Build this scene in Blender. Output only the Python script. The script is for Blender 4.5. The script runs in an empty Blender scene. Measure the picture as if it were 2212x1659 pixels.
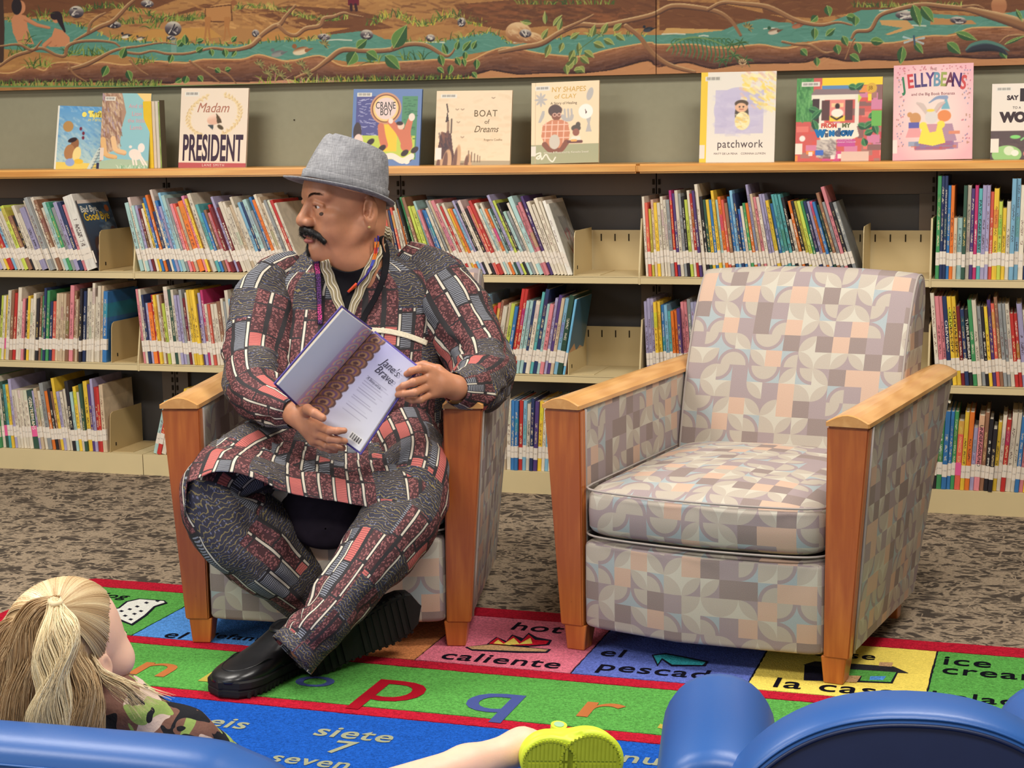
import bpy, bmesh, math, random, zlib
import numpy as np
from mathutils import Vector, Matrix
from mathutils.bvhtree import BVHTree
S = bpy.context.scene
COL = S.collection
rng = np.random.RandomState(7)
random.seed(7)

# ------------------------------------------------------------------ camera
CF, CYAW, CPITCH, CROLL = 3670.95, -0.2955, 0.1453, -0.0152
CAM = np.array([3.0256, -5.3644, 1.1907])
FW = np.array([math.sin(CYAW)*math.cos(CPITCH), math.cos(CYAW)*math.cos(CPITCH), -math.sin(CPITCH)])
_R0 = np.array([math.cos(CYAW), -math.sin(CYAW), 0.0])
_U0 = np.cross(_R0, FW)
RT = _R0*math.cos(CROLL)+_U0*math.sin(CROLL)
UP = -_R0*math.sin(CROLL)+_U0*math.cos(CROLL)
cd = bpy.data.cameras.new('camera')
cd.sensor_width = 36.0
cd.lens = CF/2212*36
cam = bpy.data.objects.new('camera', cd)
COL.objects.link(cam)
cam.matrix_world = Matrix(((RT[0], UP[0], -FW[0], CAM[0]), (RT[1], UP[1], -FW[1], CAM[1]), (RT[2], UP[2], -FW[2], CAM[2]), (0, 0, 0, 1)))
S.camera = cam
# ------------------------------------------------------------------ light and exposure
S.view_settings.view_transform = 'Standard'
S.view_settings.look = 'None'
S.view_settings.exposure = 0.0
S.view_settings.gamma = 1.0
S.view_settings.use_curve_mapping = False
S.cycles.use_denoising = True
S.cycles.max_bounces = 6
w = bpy.data.worlds.new('world')
S.world = w
w.use_nodes = True
w.node_tree.nodes['Background'].inputs[0].default_value = (1.0, 0.97, 0.93, 1)
w.node_tree.nodes['Background'].inputs[1].default_value = 0.55


def area_light(name, loc, size, energy, color=(1, 0.95, 0.88), rot=(0, 0, 0)):
    l = bpy.data.lights.new(name, 'AREA')
    l.shape = 'RECTANGLE'
    l.size, l.size_y = size
    l.energy = energy
    l.color = color
    o = bpy.data.objects.new(name, l)
    o.location = loc
    o.rotation_euler = rot
    COL.objects.link(o)
    return o


for i, (lx, ly) in enumerate([(0.3, -1.9), (3.2, -1.9), (0.3, -4.3), (3.2, -4.3)]):
    area_light('ceiling_lamp', (lx, ly, 2.86), (1.3, 0.6), 68)
area_light('window_daylight', (-1.9, -6.6, 1.7), (2.6, 1.6), 60, (0.86, 0.93, 1.0), (math.radians(78), 0, math.radians(-38)))


# ------------------------------------------------------------------ pixel helpers (photo pixel -> point)
def ray(u, v):
    return FW+RT*(u-1106)/CF-UP*(v-829.5)/CF


def P(u, v, d):
    """point seen at photo pixel (u,v), d metres in front of the camera"""
    return CAM+ray(u, v)*d


def hit(u, v, ax, val):
    r = ray(u, v)
    return CAM+r*((val-CAM[ax])/r[ax])


def hitplane(u, v, o, n):
    r = ray(u, v)
    n = np.array(n, float)
    return CAM+r*(((np.array(o)-CAM)@n)/(r@n))


def proj(p):
    q = np.array(p)-CAM
    z = q@FW
    return 1106+CF*(q@RT)/z, 829.5-CF*(q@UP)/z, z


# ------------------------------------------------------------------ mesh helpers
def lin(c):
    c = np.array(c, float)/255.0
    return np.where(c <= 0.04045, c/12.92, ((c+0.055)/1.055)**2.4)


def tag(o, label=None, cat=None, group=None, kind=None):
    if label: o['label'] = label
    if cat: o['category'] = cat
    if group: o['group'] = group
    if kind: o['kind'] = kind
    return o


def empty(name, loc=(0, 0, 0), rz=0.0, **k):
    o = bpy.data.objects.new(name, None)
    COL.objects.link(o)
    o.location = loc
    o.rotation_euler = (0, 0, rz)
    o.empty_display_size = 0.05
    return tag(o, **k)


def link_mesh(name, me, mats, parent=None):
    o = bpy.data.objects.new(name, me)
    for m in (mats if isinstance(mats, (list, tuple)) else [mats]):
        if m: me.materials.append(m)
    COL.objects.link(o)
    if parent is not None: o.parent = parent
    return o


def mesh(name, V, F, mats, parent=None, smooth=False, uv=None, mi=None, col=None, attr=None):
    me = bpy.data.meshes.new(name)
    V = np.asarray(V, dtype=np.float32)
    if isinstance(F, np.ndarray):
        n = F.shape[1]
        me.vertices.add(len(V))
        me.vertices.foreach_set('co', V.ravel())
        me.loops.add(F.size)
        me.loops.foreach_set('vertex_index', F.ravel().astype(np.int32))
        me.polygons.add(len(F))
        me.polygons.foreach_set('loop_start', np.arange(0, F.size, n, dtype=np.int32))
        me.update(calc_edges=True)
        me.validate()
    else:
        me.from_pydata([tuple(v) for v in V.tolist()], [], F)
    if smooth: me.polygons.foreach_set('use_smooth', np.ones(len(me.polygons), dtype=bool))
    if uv is not None:
        l = me.uv_layers.new(name='UVMap')
        uv = np.asarray(uv, dtype=np.float32)
        if len(uv) == len(V) and len(uv) != len(me.loops):
            idx = np.empty(len(me.loops), dtype=np.int32)
            me.loops.foreach_get('vertex_index', idx)
            uv = uv[idx]
        l.data.foreach_set('uv', uv.ravel())
    if mi is not None: me.polygons.foreach_set('material_index', np.asarray(mi, dtype=np.int32))
    if col is not None:
        a = me.color_attributes.new('Col', 'FLOAT_COLOR', 'POINT')
        c = np.ones((len(V), 4), dtype=np.float32)
        c[:, :3] = col
        a.data.foreach_set('color', c.ravel())
    me.update()
    return link_mesh(name, me, mats, parent)


class MB:
    """collects verts and faces; build() links them as one mesh object"""

    def __init__(s):
        s.V, s.F, s.UV, s.mi, s.C = [], [], [], [], []

    def add(s, V, F, m=0, col=None):
        b = len(s.V)
        s.V += [tuple(map(float, v)) for v in V]
        s.F += [tuple(b+i for i in f) for f in F]
        s.mi += [m]*len(F)
        s.C += [tuple(col) if col is not None else (1, 1, 1)]*len(V)
        return s

    def box(s, x0, x1, y0, y1, z0, z1, b=0.0, m=0, M=None, col=None):
        if b <= 0:
            V = [(x, y, z) for x in (x0, x1) for y in (y0, y1) for z in (z0, z1)]
            F = [(0, 1, 3, 2), (4, 6, 7, 5), (0, 4, 5, 1), (2, 3, 7, 6), (0, 2, 6, 4), (1, 5, 7, 3)]
        else:
            V, F = chamfer_box(x0, x1, y0, y1, z0, z1, b)
        if M is not None: V = [tuple(M @ Vector(v)) for v in V]
        return s.add(V, F, m, col)

    def prism(s, pts, ax, a0, a1, m=0, M=None, col=None):
        """extrude the 2D outline pts along axis ax (0,1,2)"""
        n = len(pts)
        V = []
        for a in (a0, a1):
            for p in pts:
                q = list(p)
                q.insert(ax, a)
                V.append(q)
        F = [tuple(range(n))[::-1], tuple(range(n, 2*n))]+[(i, (i+1) % n, n+(i+1) % n, n+i) for i in range(n)]
        if M is not None: V = [tuple(M @ Vector(v)) for v in V]
        return s.add(V, F, m, col)

    def build(s, name, mats, parent=None, smooth=False, uvs=None, normals=True):
        me = bpy.data.meshes.new(name)
        me.from_pydata(s.V, [], s.F)
        me.polygons.foreach_set('material_index', s.mi)
        if smooth: me.polygons.foreach_set('use_smooth', [True]*len(s.F))
        if normals:
            bm = bmesh.new()
            bm.from_mesh(me)
            bmesh.ops.recalc_face_normals(bm, faces=bm.faces)
            bm.to_mesh(me)
            bm.free()
        if any(c != (1, 1, 1) for c in s.C):
            a = me.color_attributes.new('Col', 'FLOAT_COLOR', 'POINT')
            a.data.foreach_set('color', np.hstack([np.array(s.C), np.ones((len(s.C), 1))]).astype(np.float32).ravel())
        if uvs == 'box': box_uv(me)
        me.update()
        return link_mesh(name, me, mats, parent)


def chamfer_box(x0, x1, y0, y1, z0, z1, b):
    bm = bmesh.new()
    bmesh.ops.create_cube(bm, size=1.0)
    for v in bm.verts:
        v.co = Vector(((x0+x1)/2+v.co.x*(x1-x0), (y0+y1)/2+v.co.y*(y1-y0), (z0+z1)/2+v.co.z*(z1-z0)))
    bmesh.ops.bevel(bm, geom=bm.edges[:], offset=b, segments=2, affect='EDGES')
    bm.verts.index_update()
    V = [tuple(v.co) for v in bm.verts]
    F = [tuple(v.index for v in f.verts) for f in bm.faces]
    bm.free()
    return V, F


def box_uv(me):
    l = me.uv_layers.new(name='UVMap') if not me.uv_layers else me.uv_layers[0]
    for p in me.polygons:
        n = p.normal
        a = max(range(3), key=lambda i: abs(n[i]))
        for li in p.loop_indices:
            c = me.vertices[me.loops[li].vertex_index].co
            l.data[li].uv = (c[1], c[2]) if a == 0 else ((c[0], c[2]) if a == 1 else (c[0], c[1]))


def catmull(pts, n):
    """resample an open polyline (any dims) as a Catmull-Rom curve with n points per span"""
    p = np.asarray(pts, float)
    q = np.vstack([2*p[0]-p[1], p, 2*p[-1]-p[-2]])
    out = []
    for i in range(len(p)-1):
        a, b, c, d = q[i:i+4]
        for t in np.arange(n)/n:
            out.append(0.5*((2*b)+(-a+c)*t+(2*a-5*b+4*c-d)*t*t+(-a+3*b-3*c+d)*t**3))
    out.append(p[-1])
    return np.array(out)


def grid_faces(nr, nc, closed=False):
    r = np.arange(nr-1)[:, None]
    c = np.arange(nc if closed else nc-1)[None, :]
    c2 = (c+1) % nc
    a = r*nc+c
    b = r*nc+c2
    return np.stack([a, b, b+nc, a+nc], -1).reshape(-1, 4)


def tube(pts, rad, nseg=8, span=4, cap=True):
    """smooth tube through 3D points; rad scalar or per-point; returns V,F(list),UV"""
    pts = np.asarray(pts, float)
    rad = np.broadcast_to(np.asarray(rad, float), (len(pts),))
    C = catmull(np.hstack([pts, rad[:, None]]), span)
    c, r = C[:, :3], C[:, 3]
    T = np.gradient(c, axis=0)
    T /= np.linalg.norm(T, axis=1)[:, None]+1e-12
    N = np.cross(T[0], [0, 0, 1.0])
    if np.linalg.norm(N) < 1e-3: N = np.cross(T[0], [1.0, 0, 0])
    N /= np.linalg.norm(N)
    V, UV = [], []
    L = 0
    for i in range(len(c)):
        if i:
            L += np.linalg.norm(c[i]-c[i-1])
            N = N-T[i]*(N@T[i])
            N /= np.linalg.norm(N)
        B = np.cross(T[i], N)
        for k in range(nseg):
            a = 2*math.pi*k/nseg
            V.append(c[i]+r[i]*(math.cos(a)*N+math.sin(a)*B))
            UV.append((k/nseg*2*math.pi*r[i], L))
    F = [tuple(f) for f in grid_faces(len(c), nseg, True).tolist()]
    if cap:
        F.append(tuple(range(nseg))[::-1])
        F.append(tuple(range(len(V)-nseg, len(V))))
    return V, F, UV


# ------------------------------------------------------------------ node helper
class NB:
    def __init__(s, name):
        s.mat = bpy.data.materials.new(name)
        s.mat.use_nodes = True
        s.nt = s.mat.node_tree
        s.bsdf = s.nt.nodes['Principled BSDF']

    def n(s, t, **k):
        x = s.nt.nodes.new(t)
        for a, b in k.items(): setattr(x, a, b)
        return x

    def put(s, sock, val):
        if isinstance(val, bpy.types.NodeSocket): s.nt.links.new(val, sock)
        else:
            try: sock.default_value = val
            except Exception: sock.default_value = (*val, 1.0)

    def m(s, op, a, b=0.0, c=0.0):
        x = s.n('ShaderNodeMath', operation=op)
        s.put(x.inputs[0], a)
        s.put(x.inputs[1], b)
        s.put(x.inputs[2], c)
        return x.outputs[0]

    def mix(s, f, a, b):
        x = s.n('ShaderNodeMix', data_type='RGBA')
        s.put(x.inputs[0], f)
        s.put(x.inputs[6], a if isinstance(a, bpy.types.NodeSocket) else (*a[:3], 1))
        s.put(x.inputs[7], b if isinstance(b, bpy.types.NodeSocket) else (*b[:3], 1))
        return x.outputs[2]

    def tex(s, kind='Object'):
        return s.n('ShaderNodeTexCoord').outputs[kind]

    def mapv(s, v, scale=(1, 1, 1), loc=(0, 0, 0), rot=(0, 0, 0)):
        x = s.n('ShaderNodeMapping')
        s.put(x.inputs[0], v)
        x.inputs['Scale'].default_value = scale
        x.inputs['Location'].default_value = loc
        x.inputs['Rotation'].default_value = rot
        return x.outputs[0]

    def noise(s, v, scale=5, detail=2, rough=0.5, dist=0.0, out=0):
        x = s.n('ShaderNodeTexNoise')
        s.put(x.inputs['Vector'], v)
        x.inputs['Scale'].default_value = scale
        x.inputs['Detail'].default_value = detail
        x.inputs['Roughness'].default_value = rough
        x.inputs['Distortion'].default_value = dist
        return x.outputs[out]

    def voro(s, v, scale=5, out='Distance', feature='F1'):
        x = s.n('ShaderNodeTexVoronoi', feature=feature)
        s.put(x.inputs['Vector'], v)
        x.inputs['Scale'].default_value = scale
        return x.outputs[out]

    def wave(s, v, scale=5, dist=0, detail=2, dscale=1, axis='X', typ='BANDS'):
        x = s.n('ShaderNodeTexWave', wave_type=typ)
        if typ == 'BANDS': x.bands_direction = axis
        s.put(x.inputs['Vector'], v)
        x.inputs['Scale'].default_value = scale
        x.inputs['Distortion'].default_value = dist
        x.inputs['Detail'].default_value = detail
        x.inputs['Detail Scale'].default_value = dscale
        return x.outputs[1]

    def ramp(s, f, stops, interp='LINEAR'):
        x = s.n('ShaderNodeValToRGB')
        x.color_ramp.interpolation = interp
        e = x.color_ramp.elements
        while len(e) < len(stops): e.new(0.5)
        for i, (p, c) in enumerate(stops):
            e[i].position = p
            e[i].color = (*c[:3], 1) if hasattr(c, '__len__') else (c, c, c, 1)
        s.put(x.inputs[0], f)
        return x.outputs[0]

    def sep(s, v):
        x = s.n('ShaderNodeSeparateXYZ')
        s.put(x.inputs[0], v)
        return x.outputs

    def comb(s, x, y, z=0.0):
        q = s.n('ShaderNodeCombineXYZ')
        for i, a in enumerate((x, y, z)): s.put(q.inputs[i], a)
        return q.outputs[0]

    def white(s, v, out='Color'):
        x = s.n('ShaderNodeTexWhiteNoise', noise_dimensions='3D')
        s.put(x.inputs[0], v)
        return x.outputs[out]

    def attr(s, name, out='Color'):
        return s.n('ShaderNodeAttribute', attribute_name=name).outputs[out]

    def bump(s, h, strength=0.3, dist=0.002):
        x = s.n('ShaderNodeBump')
        x.inputs['Strength'].default_value = strength
        x.inputs['Distance'].default_value = dist
        s.put(x.inputs['Height'], h)
        s.nt.links.new(x.outputs[0], s.bsdf.inputs['Normal'])
        return s

    def out(s, color=None, rough=0.6, spec=0.3, **k):
        if color is not None: s.put(s.bsdf.inputs['Base Color'], color if isinstance(color, bpy.types.NodeSocket) else (*color[:3], 1))
        s.put(s.bsdf.inputs['Roughness'], rough)
        s.bsdf.inputs['Specular IOR Level'].default_value = spec
        for a, b in k.items(): s.put(s.bsdf.inputs[a.replace('_', ' ')], b)
        return s.mat


def simple(name, rgb, rough=0.6, spec=0.3, var=0.06, scale=20, bump=0.0, **k):
    b = NB(name)
    c = lin(rgb)
    f = b.noise(b.tex(), scale, 3)
    col = b.mix(f, np.clip(c*(1-var*2), 0, 1), np.clip(c*(1+var*2), 0, 1))
    if bump: b.bump(f, bump)
    return b.out(col, rough, spec, **k)


def vcol_mat(name, rough=0.5, spec=0.3, grain=0.0):
    b = NB(name)
    c = b.attr('Col')
    if grain:
        b.bump(b.noise(b.tex(), 300, 3), grain, 0.001)
    return b.out(c, rough, spec)


M = {}
M['cream'] = simple('cream_enamel_metal', (212, 192, 146), 0.45, 0.4, 0.03, 6)
M['slot'] = simple('dark_slot', (52, 44, 34), 0.8, 0.1)
M['frame'] = simple('brown_grey_steel', (112, 97, 84), 0.55, 0.3, 0.04, 8)
M['backp'] = simple('dark_grey_steel', (84, 80, 78), 0.6, 0.25, 0.04, 8)
M['plate'] = simple('tan_steel_bookend', (186, 160, 112), 0.42, 0.4, 0.03, 9)
M['wall'] = simple('sage_wall_paint', (150, 147, 124), 0.85, 0.15, 0.03, 40, 0.08)
M['ceil'] = simple('ceiling_tile', (225, 222, 214), 0.9, 0.1, 0.02, 60)
M['black'] = simple('black_fabric', (18, 18, 20), 0.9, 0.1, 0.1, 80)


def wood(name, c1, c2, rough=0.35, sc=(1, 14, 14), rot=(0, 0, 0)):
    b = NB(name)
    v = b.mapv(b.tex(), sc, rot=rot)
    f = b.noise(v, 2.2, 5, 0.6, 1.2)
    g = b.wave(b.mapv(b.tex(), sc, rot=rot), 1.3, 6, 3, 1.5, 'Y')
    k = b.m('ADD', b.m('MULTIPLY', f, 0.6), b.m('MULTIPLY', g, 0.4))
    spk = b.ramp(b.noise(b.tex(), 110, 2), [(0.0, 0.0), (0.72, 0.0), (0.78, 1.0)])
    c = b.ramp(k, [(0.25, lin(c1)), (0.75, lin(c2))])
    c = b.mix(b.m('MULTIPLY', spk, 0.25), c, lin((90, 45, 20)))
    b.bump(k, 0.05)
    return b.out(c, rough, 0.45, Coat_Weight=0.25, Coat_Roughness=0.2)


M['shelfwood'] = wood('varnished_pine_edge', (206, 140, 66), (228, 174, 96), 0.35)
M['post'] = wood('cherry_stained_wood_vertical', (164, 84, 34), (196, 114, 48), 0.35, (16, 16, 1.4))
M['arm'] = wood('honey_stained_wood', (200, 144, 82), (218, 166, 102), 0.28, (16, 1.4, 16))


# carpet: dark brown with tan branching strokes
def carpet_mat():
    b = NB('patterned_loop_carpet')
    t = b.tex()
    masks = []
    for k, (sx, sy, rot, th) in enumerate([(7, 15, .3, .020), (11, 7, 1.1, .016), (16, 26, -.2, .022), (9, 20, .9, .018)]):
        n_ = b.noise(b.mapv(t, (sx, sy, 1), (k*3.1, k*1.7, 0), (0, 0, rot)), 1.0, 2, .55, .9)
        rd = b.m('ABSOLUTE', b.m('SUBTRACT', n_, .5))
        gate = b.ramp(b.noise(b.mapv(t, (1, 1, 1), (k*5.3, 2.0, 0)), 11, 2), [(.42, 0.0), (.5, 1.0)])
        masks.append(b.m('MULTIPLY', b.ramp(rd, [(th*1.3, 1.0), (th*2.4, 0.0)]), gate))
    msk = masks[0]
    for q_ in masks[1:]: msk = b.m('MAXIMUM', msk, q_)
    fib = b.noise(b.mapv(t, (1, 1, 1)), 260, 2)
    msk = b.m('MULTIPLY', msk, b.ramp(b.noise(t, 150, 2), [(0.3, 0.55), (0.6, 1.0)]))
    dark = b.mix(fib, lin((50, 44, 40)), lin((92, 82, 73)))
    light = b.mix(fib, lin((132, 116, 98)), lin((186, 167, 142)))
    b.bump(fib, 0.6, 0.004)
    return b.out(b.mix(msk, dark, light), 0.95, 0.05)


# upholstery: tiles of quarter circles, leaves and squares (UV in metres)
def upholstery():
    b = NB('geometric_circle_upholstery')
    s_ = 0.0425
    x, y, _ = b.sep(b.tex('UV'))
    X = b.m('DIVIDE', x, s_)
    Y = b.m('DIVIDE', y, s_)
    cx, cy = b.m('FLOOR', X), b.m('FLOOR', Y)
    fx, fy = b.m('FRACT', X), b.m('FRACT', Y)
    rc = b.sep(b.white(b.comb(cx, cy, 3.7)))
    r4 = b.white(b.comb(cx, cy, 9.1), 'Value')
    # neighbouring pairs mirror each other so that quarters meet into round shapes
    px = b.m('MODULO', b.m('ABSOLUTE', cx), 2.0)
    py = b.m('MODULO', b.m('ABSOLUTE', cy), 2.0)
    bx = b.white(b.comb(b.m('FLOOR', b.m('DIVIDE', cx, 2.0)), b.m('FLOOR', b.m('DIVIDE', cy, 2.0)), 1.3), 'Value')
    qx = b.m('ABSOLUTE', b.m('SUBTRACT', px, b.m('GREATER_THAN', bx, 0.5)))
    gx = b.m('ABSOLUTE', b.m('SUBTRACT', fx, qx))
    gy = b.m('ABSOLUTE', b.m('SUBTRACT', fy, py))
    d1 = b.m('SQRT', b.m('ADD', b.m('POWER', gx, 2.0), b.m('POWER', gy, 2.0)))
    ix, iy = b.m('SUBTRACT', 1.0, gx), b.m('SUBTRACT', 1.0, gy)
    d2 = b.m('SQRT', b.m('ADD', b.m('POWER', ix, 2.0), b.m('POWER', iy, 2.0)))
    d3 = b.m('SQRT', b.m('ADD', b.m('POWER', ix, 2.0), b.m('POWER', gy, 2.0)))
    lt = lambda a, t: b.m('LESS_THAN', a, t)
    taupe, mauve, mid = lin((172, 160, 144)), lin((147, 129, 129)), lin((130, 111, 104))
    cream, peach, blue = lin((186, 179, 162)), lin((192, 158, 134)), lin((150, 161, 163))
    leaf = b.m('MULTIPLY', lt(d1, 1.0), lt(d2, 1.0))
    bgl = b.mix(lt(d1, 1.0), cream, mauve)
    A = b.mix(leaf, bgl, taupe)
    B = b.mix(lt(d3, 0.8), b.mix(lt(d3, 1.0), blue, mauve), taupe)
    C = b.mix(lt(d1, 0.98), cream, taupe)
    D = b.mix(lt(r4, 0.5), mid, mauve)
    r = rc[0]
    o = b.mix(b.m('GREATER_THAN', r, 0.24), A, B)
    o = b.mix(b.m('GREATER_THAN', r, 0.54), o, C)
    o = b.mix(b.m('GREATER_THAN', r, 0.66), o, D)
    o = b.mix(b.m('GREATER_THAN', r, 0.86), o, peach)
    wv = b.noise(b.mapv(b.tex('UV'), (1, 1, 1)), 900, 2)
    o = b.mix(0.12, o, b.ramp(wv, [(0.3, 0.2), (0.7, 0.9)]))
    b.bump(wv, 0.15, 0.001)
    return b.out(o, 0.75, 0.2)


M['carpet'] = carpet_mat()
M['fabric'] = upholstery()
M['piping'] = simple('pale_piping', (160, 150, 143), 0.7, 0.2)


# book cover: colour from the mesh, printed title strokes along the spine
def book_mat(name, covers=True):
    b = NB(name)
    base = b.attr('Col')
    x, y, _ = b.sep(b.tex('UV'))
    rnd = b.sep(b.attr('Rnd'))
    sc = b.comb(b.m('MULTIPLY', x, 5.0), b.m('ADD', b.m('MULTIPLY', y, 95.0), b.m('MULTIPLY', rnd[0], 60.0)), rnd[1])
    n = b.noise(sc, 1.0, 1, 0.4)
    onsp = b.m('LESS_THAN', b.m('ABSOLUTE', b.m('SUBTRACT', x, 0.5)), 0.22)
    lo = b.m('ADD', 0.27, b.m('MULTIPLY', rnd[1], 0.12))
    hi = b.m('ADD', 0.62, b.m('MULTIPLY', rnd[2], 0.32))
    rngm = b.m('MULTIPLY', b.m('GREATER_THAN', y, lo), b.m('LESS_THAN', y, hi))
    gap = b.m('GREATER_THAN', b.noise(b.comb(0.0, b.m('ADD', b.m('MULTIPLY', y, 14.0), b.m('MULTIPLY', rnd[2], 30.0)), 0.0), 1.0, 0), 0.42)
    t = b.m('MULTIPLY', b.m('MULTIPLY', b.m('GREATER_THAN', n, 0.5), onsp), b.m('MULTIPLY', rngm, gap))
    lum = b.n('ShaderNodeRGBToBW')
    b.put(lum.inputs[0], base)
    inkd = b.mix(rnd[0], lin((40, 30, 40)), lin((110, 50, 40)))
    inkl = b.mix(rnd[0], lin((232, 226, 210)), lin((236, 200, 110)))
    ink = b.mix(b.m('LESS_THAN', lum.outputs[0], 0.28), inkd, inkl)
    o = b.mix(b.m('MULTIPLY', t, 0.8), base, ink)
    # a band of a second printed colour on some spines
    hue = b.n('ShaderNodeHueSaturation')
    b.put(hue.inputs['Hue'], b.m('ADD', 0.35, b.m('MULTIPLY', rnd[1], 0.3)))
    hue.inputs['Value'].default_value = 0.75
    b.put(hue.inputs['Color'], base)
    band = b.m('MULTIPLY', b.m('GREATER_THAN', rnd[2], 0.55), b.m('LESS_THAN', b.m('ABSOLUTE', b.m('SUBTRACT', y, b.m('ADD', 0.4, b.m('MULTIPLY', rnd[0], 0.6)))), 0.1))
    o = b.mix(b.m('MULTIPLY', band, 0.55), o, hue.outputs[0])
    pic = b.noise(b.comb(b.m('MULTIPLY', x, 6.0), b.m('MULTIPLY', y, 6.0), b.m('MULTIPLY', rnd[0], 50.0)), 1.0, 3)
    o = b.mix(b.m('MULTIPLY', b.ramp(pic, [(0.45, 0.0), (0.6, 1.0)]), 0.16), o, lin((60, 55, 60)))
    return b.out(o, 0.38, 0.4)


M['cover'] = book_mat('printed_book_cover')
M['pages'] = simple('book_pages', (226, 214, 190), 0.9, 0.1, 0.05, 400)
_b = NB('white_spine_sticker')
_x, _y, _ = _b.sep(_b.tex('UV'))
_t = _b.m('MULTIPLY', _b.m('GREATER_THAN', _b.noise(_b.comb(_b.m('MULTIPLY', _x, 9.0), _b.m('MULTIPLY', _y, 3.0)), 3.0, 1), 0.56), _b.m('LESS_THAN', _b.m('ABSOLUTE', _b.m('SUBTRACT', _y, 0.5)), 0.06))
M['sticker'] = _b.out(_b.mix(_b.m('MULTIPLY', _t, 0.7), lin((228, 216, 200)), lin((90, 80, 80))), 0.5, 0.3)
M['pinksticker'] = simple('pink_spine_sticker', (232, 96, 150), 0.5)
M['vcol'] = vcol_mat('printed_paper', 0.35, 0.4)
M['paint'] = vcol_mat('mural_paint', 0.62, 0.25, 0.25)

# ------------------------------------------------------------------ the room
WALL_Y = 0.30
mb = MB().box(-3.2, 7.2, -8.2, WALL_Y+0.15, -0.05, 0.0)
o = mb.build('floor', M['carpet'])
tag(o, 'dark brown carpet with tan branching strokes', kind='structure')
tag(MB().box(-3.2, 7.2, WALL_Y, WALL_Y+0.12, 0, 2.95).build('wall_back', M['wall']), 'sage grey painted wall behind the shelves', kind='structure')
tag(MB().box(-3.32, -3.2, -8.2, WALL_Y+0.12, 0, 2.95).build('wall_left', M['wall']), 'sage grey painted wall', kind='structure')
tag(MB().box(7.2, 7.32, -8.2, WALL_Y+0.12, 0, 2.95).build('wall_right', M['wall']), 'sage grey painted wall', kind='structure')
tag(MB().box(-3.32, 7.32, -8.2, WALL_Y+0.12, 2.95, 3.05).build('ceiling', M['ceil']), 'white tiled ceiling', kind='structure')

# ------------------------------------------------------------------ shelving
UW = 0.914
ZT, Z1, Z2, Z0 = 1.064, 0.733, 0.404, 0.0753     # underside of the top, shelf surfaces


def bracket(mbx, x, z, w=0.0025):
    mbx.prism([(0.0, z-0.026), (0.0, z+0.012), (0.038, z+0.185), (0.262, z+0.185), (0.262, z-0.026)], 0, x, x+w)


UNITLAB = {-1: 'cream steel book shelving bay at far left with bookends', 0: 'cream steel shelving bay behind the seated man\'s right side',
           1: 'cream steel shelving bay behind the seated man\'s left side', 2: 'cream steel shelving bay directly behind the empty armchair',
           3: 'cream steel shelving bay at far right with upright books'}
for k in range(-1, 4):
    x0, x1 = k*UW, (k+1)*UW
    root = empty('shelving_unit', (x0, 0, 0), label=UNITLAB[k], cat='bookshelf', group='bays of the low steel shelving')
    mb = MB().box(0.002, UW-0.002, 0.285, 0.292, 0.0, ZT-0.001)
    mb.build('back_panel', M['backp'], root)
    MB().box(0.002, UW-0.002, 0.268, 0.285, 0.985, ZT-0.001).build('top_rail', M['frame'], root)
    for s in (0.0, UW-0.055):
        m2 = MB().box(s+0.002, s+0.053, 0.266, 0.285, 0.02, 0.985)
        up = m2.build('upright', M['frame'], root)
        m3 = MB()
        for zz in np.arange(0.09, ZT-0.03, 0.03):
            for dx in ((0.0065,) if s == 0 else (0.042,)):
                m3.box(s+dx, s+dx+0.006, 0.262, 0.2665, zz, zz+0.018)
        tag(m3.build('upright_slots', M['slot'], up), kind='stuff')
    for zs in (Z1, Z2, Z0):
        m4 = MB()
        if zs == Z0:
            m4.box(0.0015, UW-0.0015, 0.0, 0.004, 0.0, Z0+0.0)
            m4.box(0.0015, UW-0.0015, 0.004, 0.262, Z0-0.012, Z0)
            m4.build('base_shelf', M['cream'], root)
        else:
            m4.box(0.003, UW-0.003, 0.0, 0.262, zs-0.004, zs)
            m4.box(0.003, UW-0.003, 0.0, 0.004, zs-0.0245, zs-0.002, 0.001)
            m4.box(0.003, UW-0.003, 0.262, 0.2655, zs-0.004, zs+0.135)
            sh = m4.build('shelf', M['cream'], root)
            m5 = MB()
            for q in range(18):
                xx = 0.05+q*0.048
                m5.box(xx, xx+0.004, 0.2605, 0.2625, zs+0.098, zs+0.122)
            tag(m5.build('shelf_slots', M['slot'], sh), kind='stuff')
            for xb in (0.0, UW-0.0028):
                m6 = MB()
                bracket(m6, xb, zs)
                m6.build('end_bracket', M['cream'], root)
    if k < 3:
        pass

# solid wooden top in two lengths, joint behind the empty armchair
xj = hit(1377, 375, 1, -0.012)[0]
for a, b_, lab in ((-1.2, xj-0.0006, 'long varnished wooden shelf top on the left, running behind the man'), (xj+0.0006, 4.4, 'varnished wooden shelf top on the right, above the empty armchair')):
    mb = MB().box(a, b_, -0.012, 0.297, ZT, ZT+0.030, 0.006)
    tag(mb.build('wooden_shelf_top', M['shelfwood'], smooth=False), lab, 'shelf top', 'wooden tops of the low shelving')
ZTOP = ZT+0.030


def bookend(x, z, d0, d1, h, lab, m='plate'):
    mb = MB()
    n = 4
    c = 0.02
    pts = [(d0, z+0.0005), (d0+0.012, z+h-c), (d0+0.012+c*0.3, z+h-c*0.3), (d0+0.012+c, z+h), (d1, z+h), (d1, z+0.0005)]
    mb.prism(pts, 0, x, x+0.0022)
    mb.box(x, x+0.085, d0+0.02, d1-0.01, z+0.0003, z+0.0016)
    o = mb.build('bookend', M[m])
    MB().box(x+0.0023, x+0.0032, d0+0.04, d0+0.047, z+0.018, z+0.03).build('bookend_hole', M['slot'], o)
    return tag(o, lab, 'bookend', 'steel bookends on the shelves')


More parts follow.
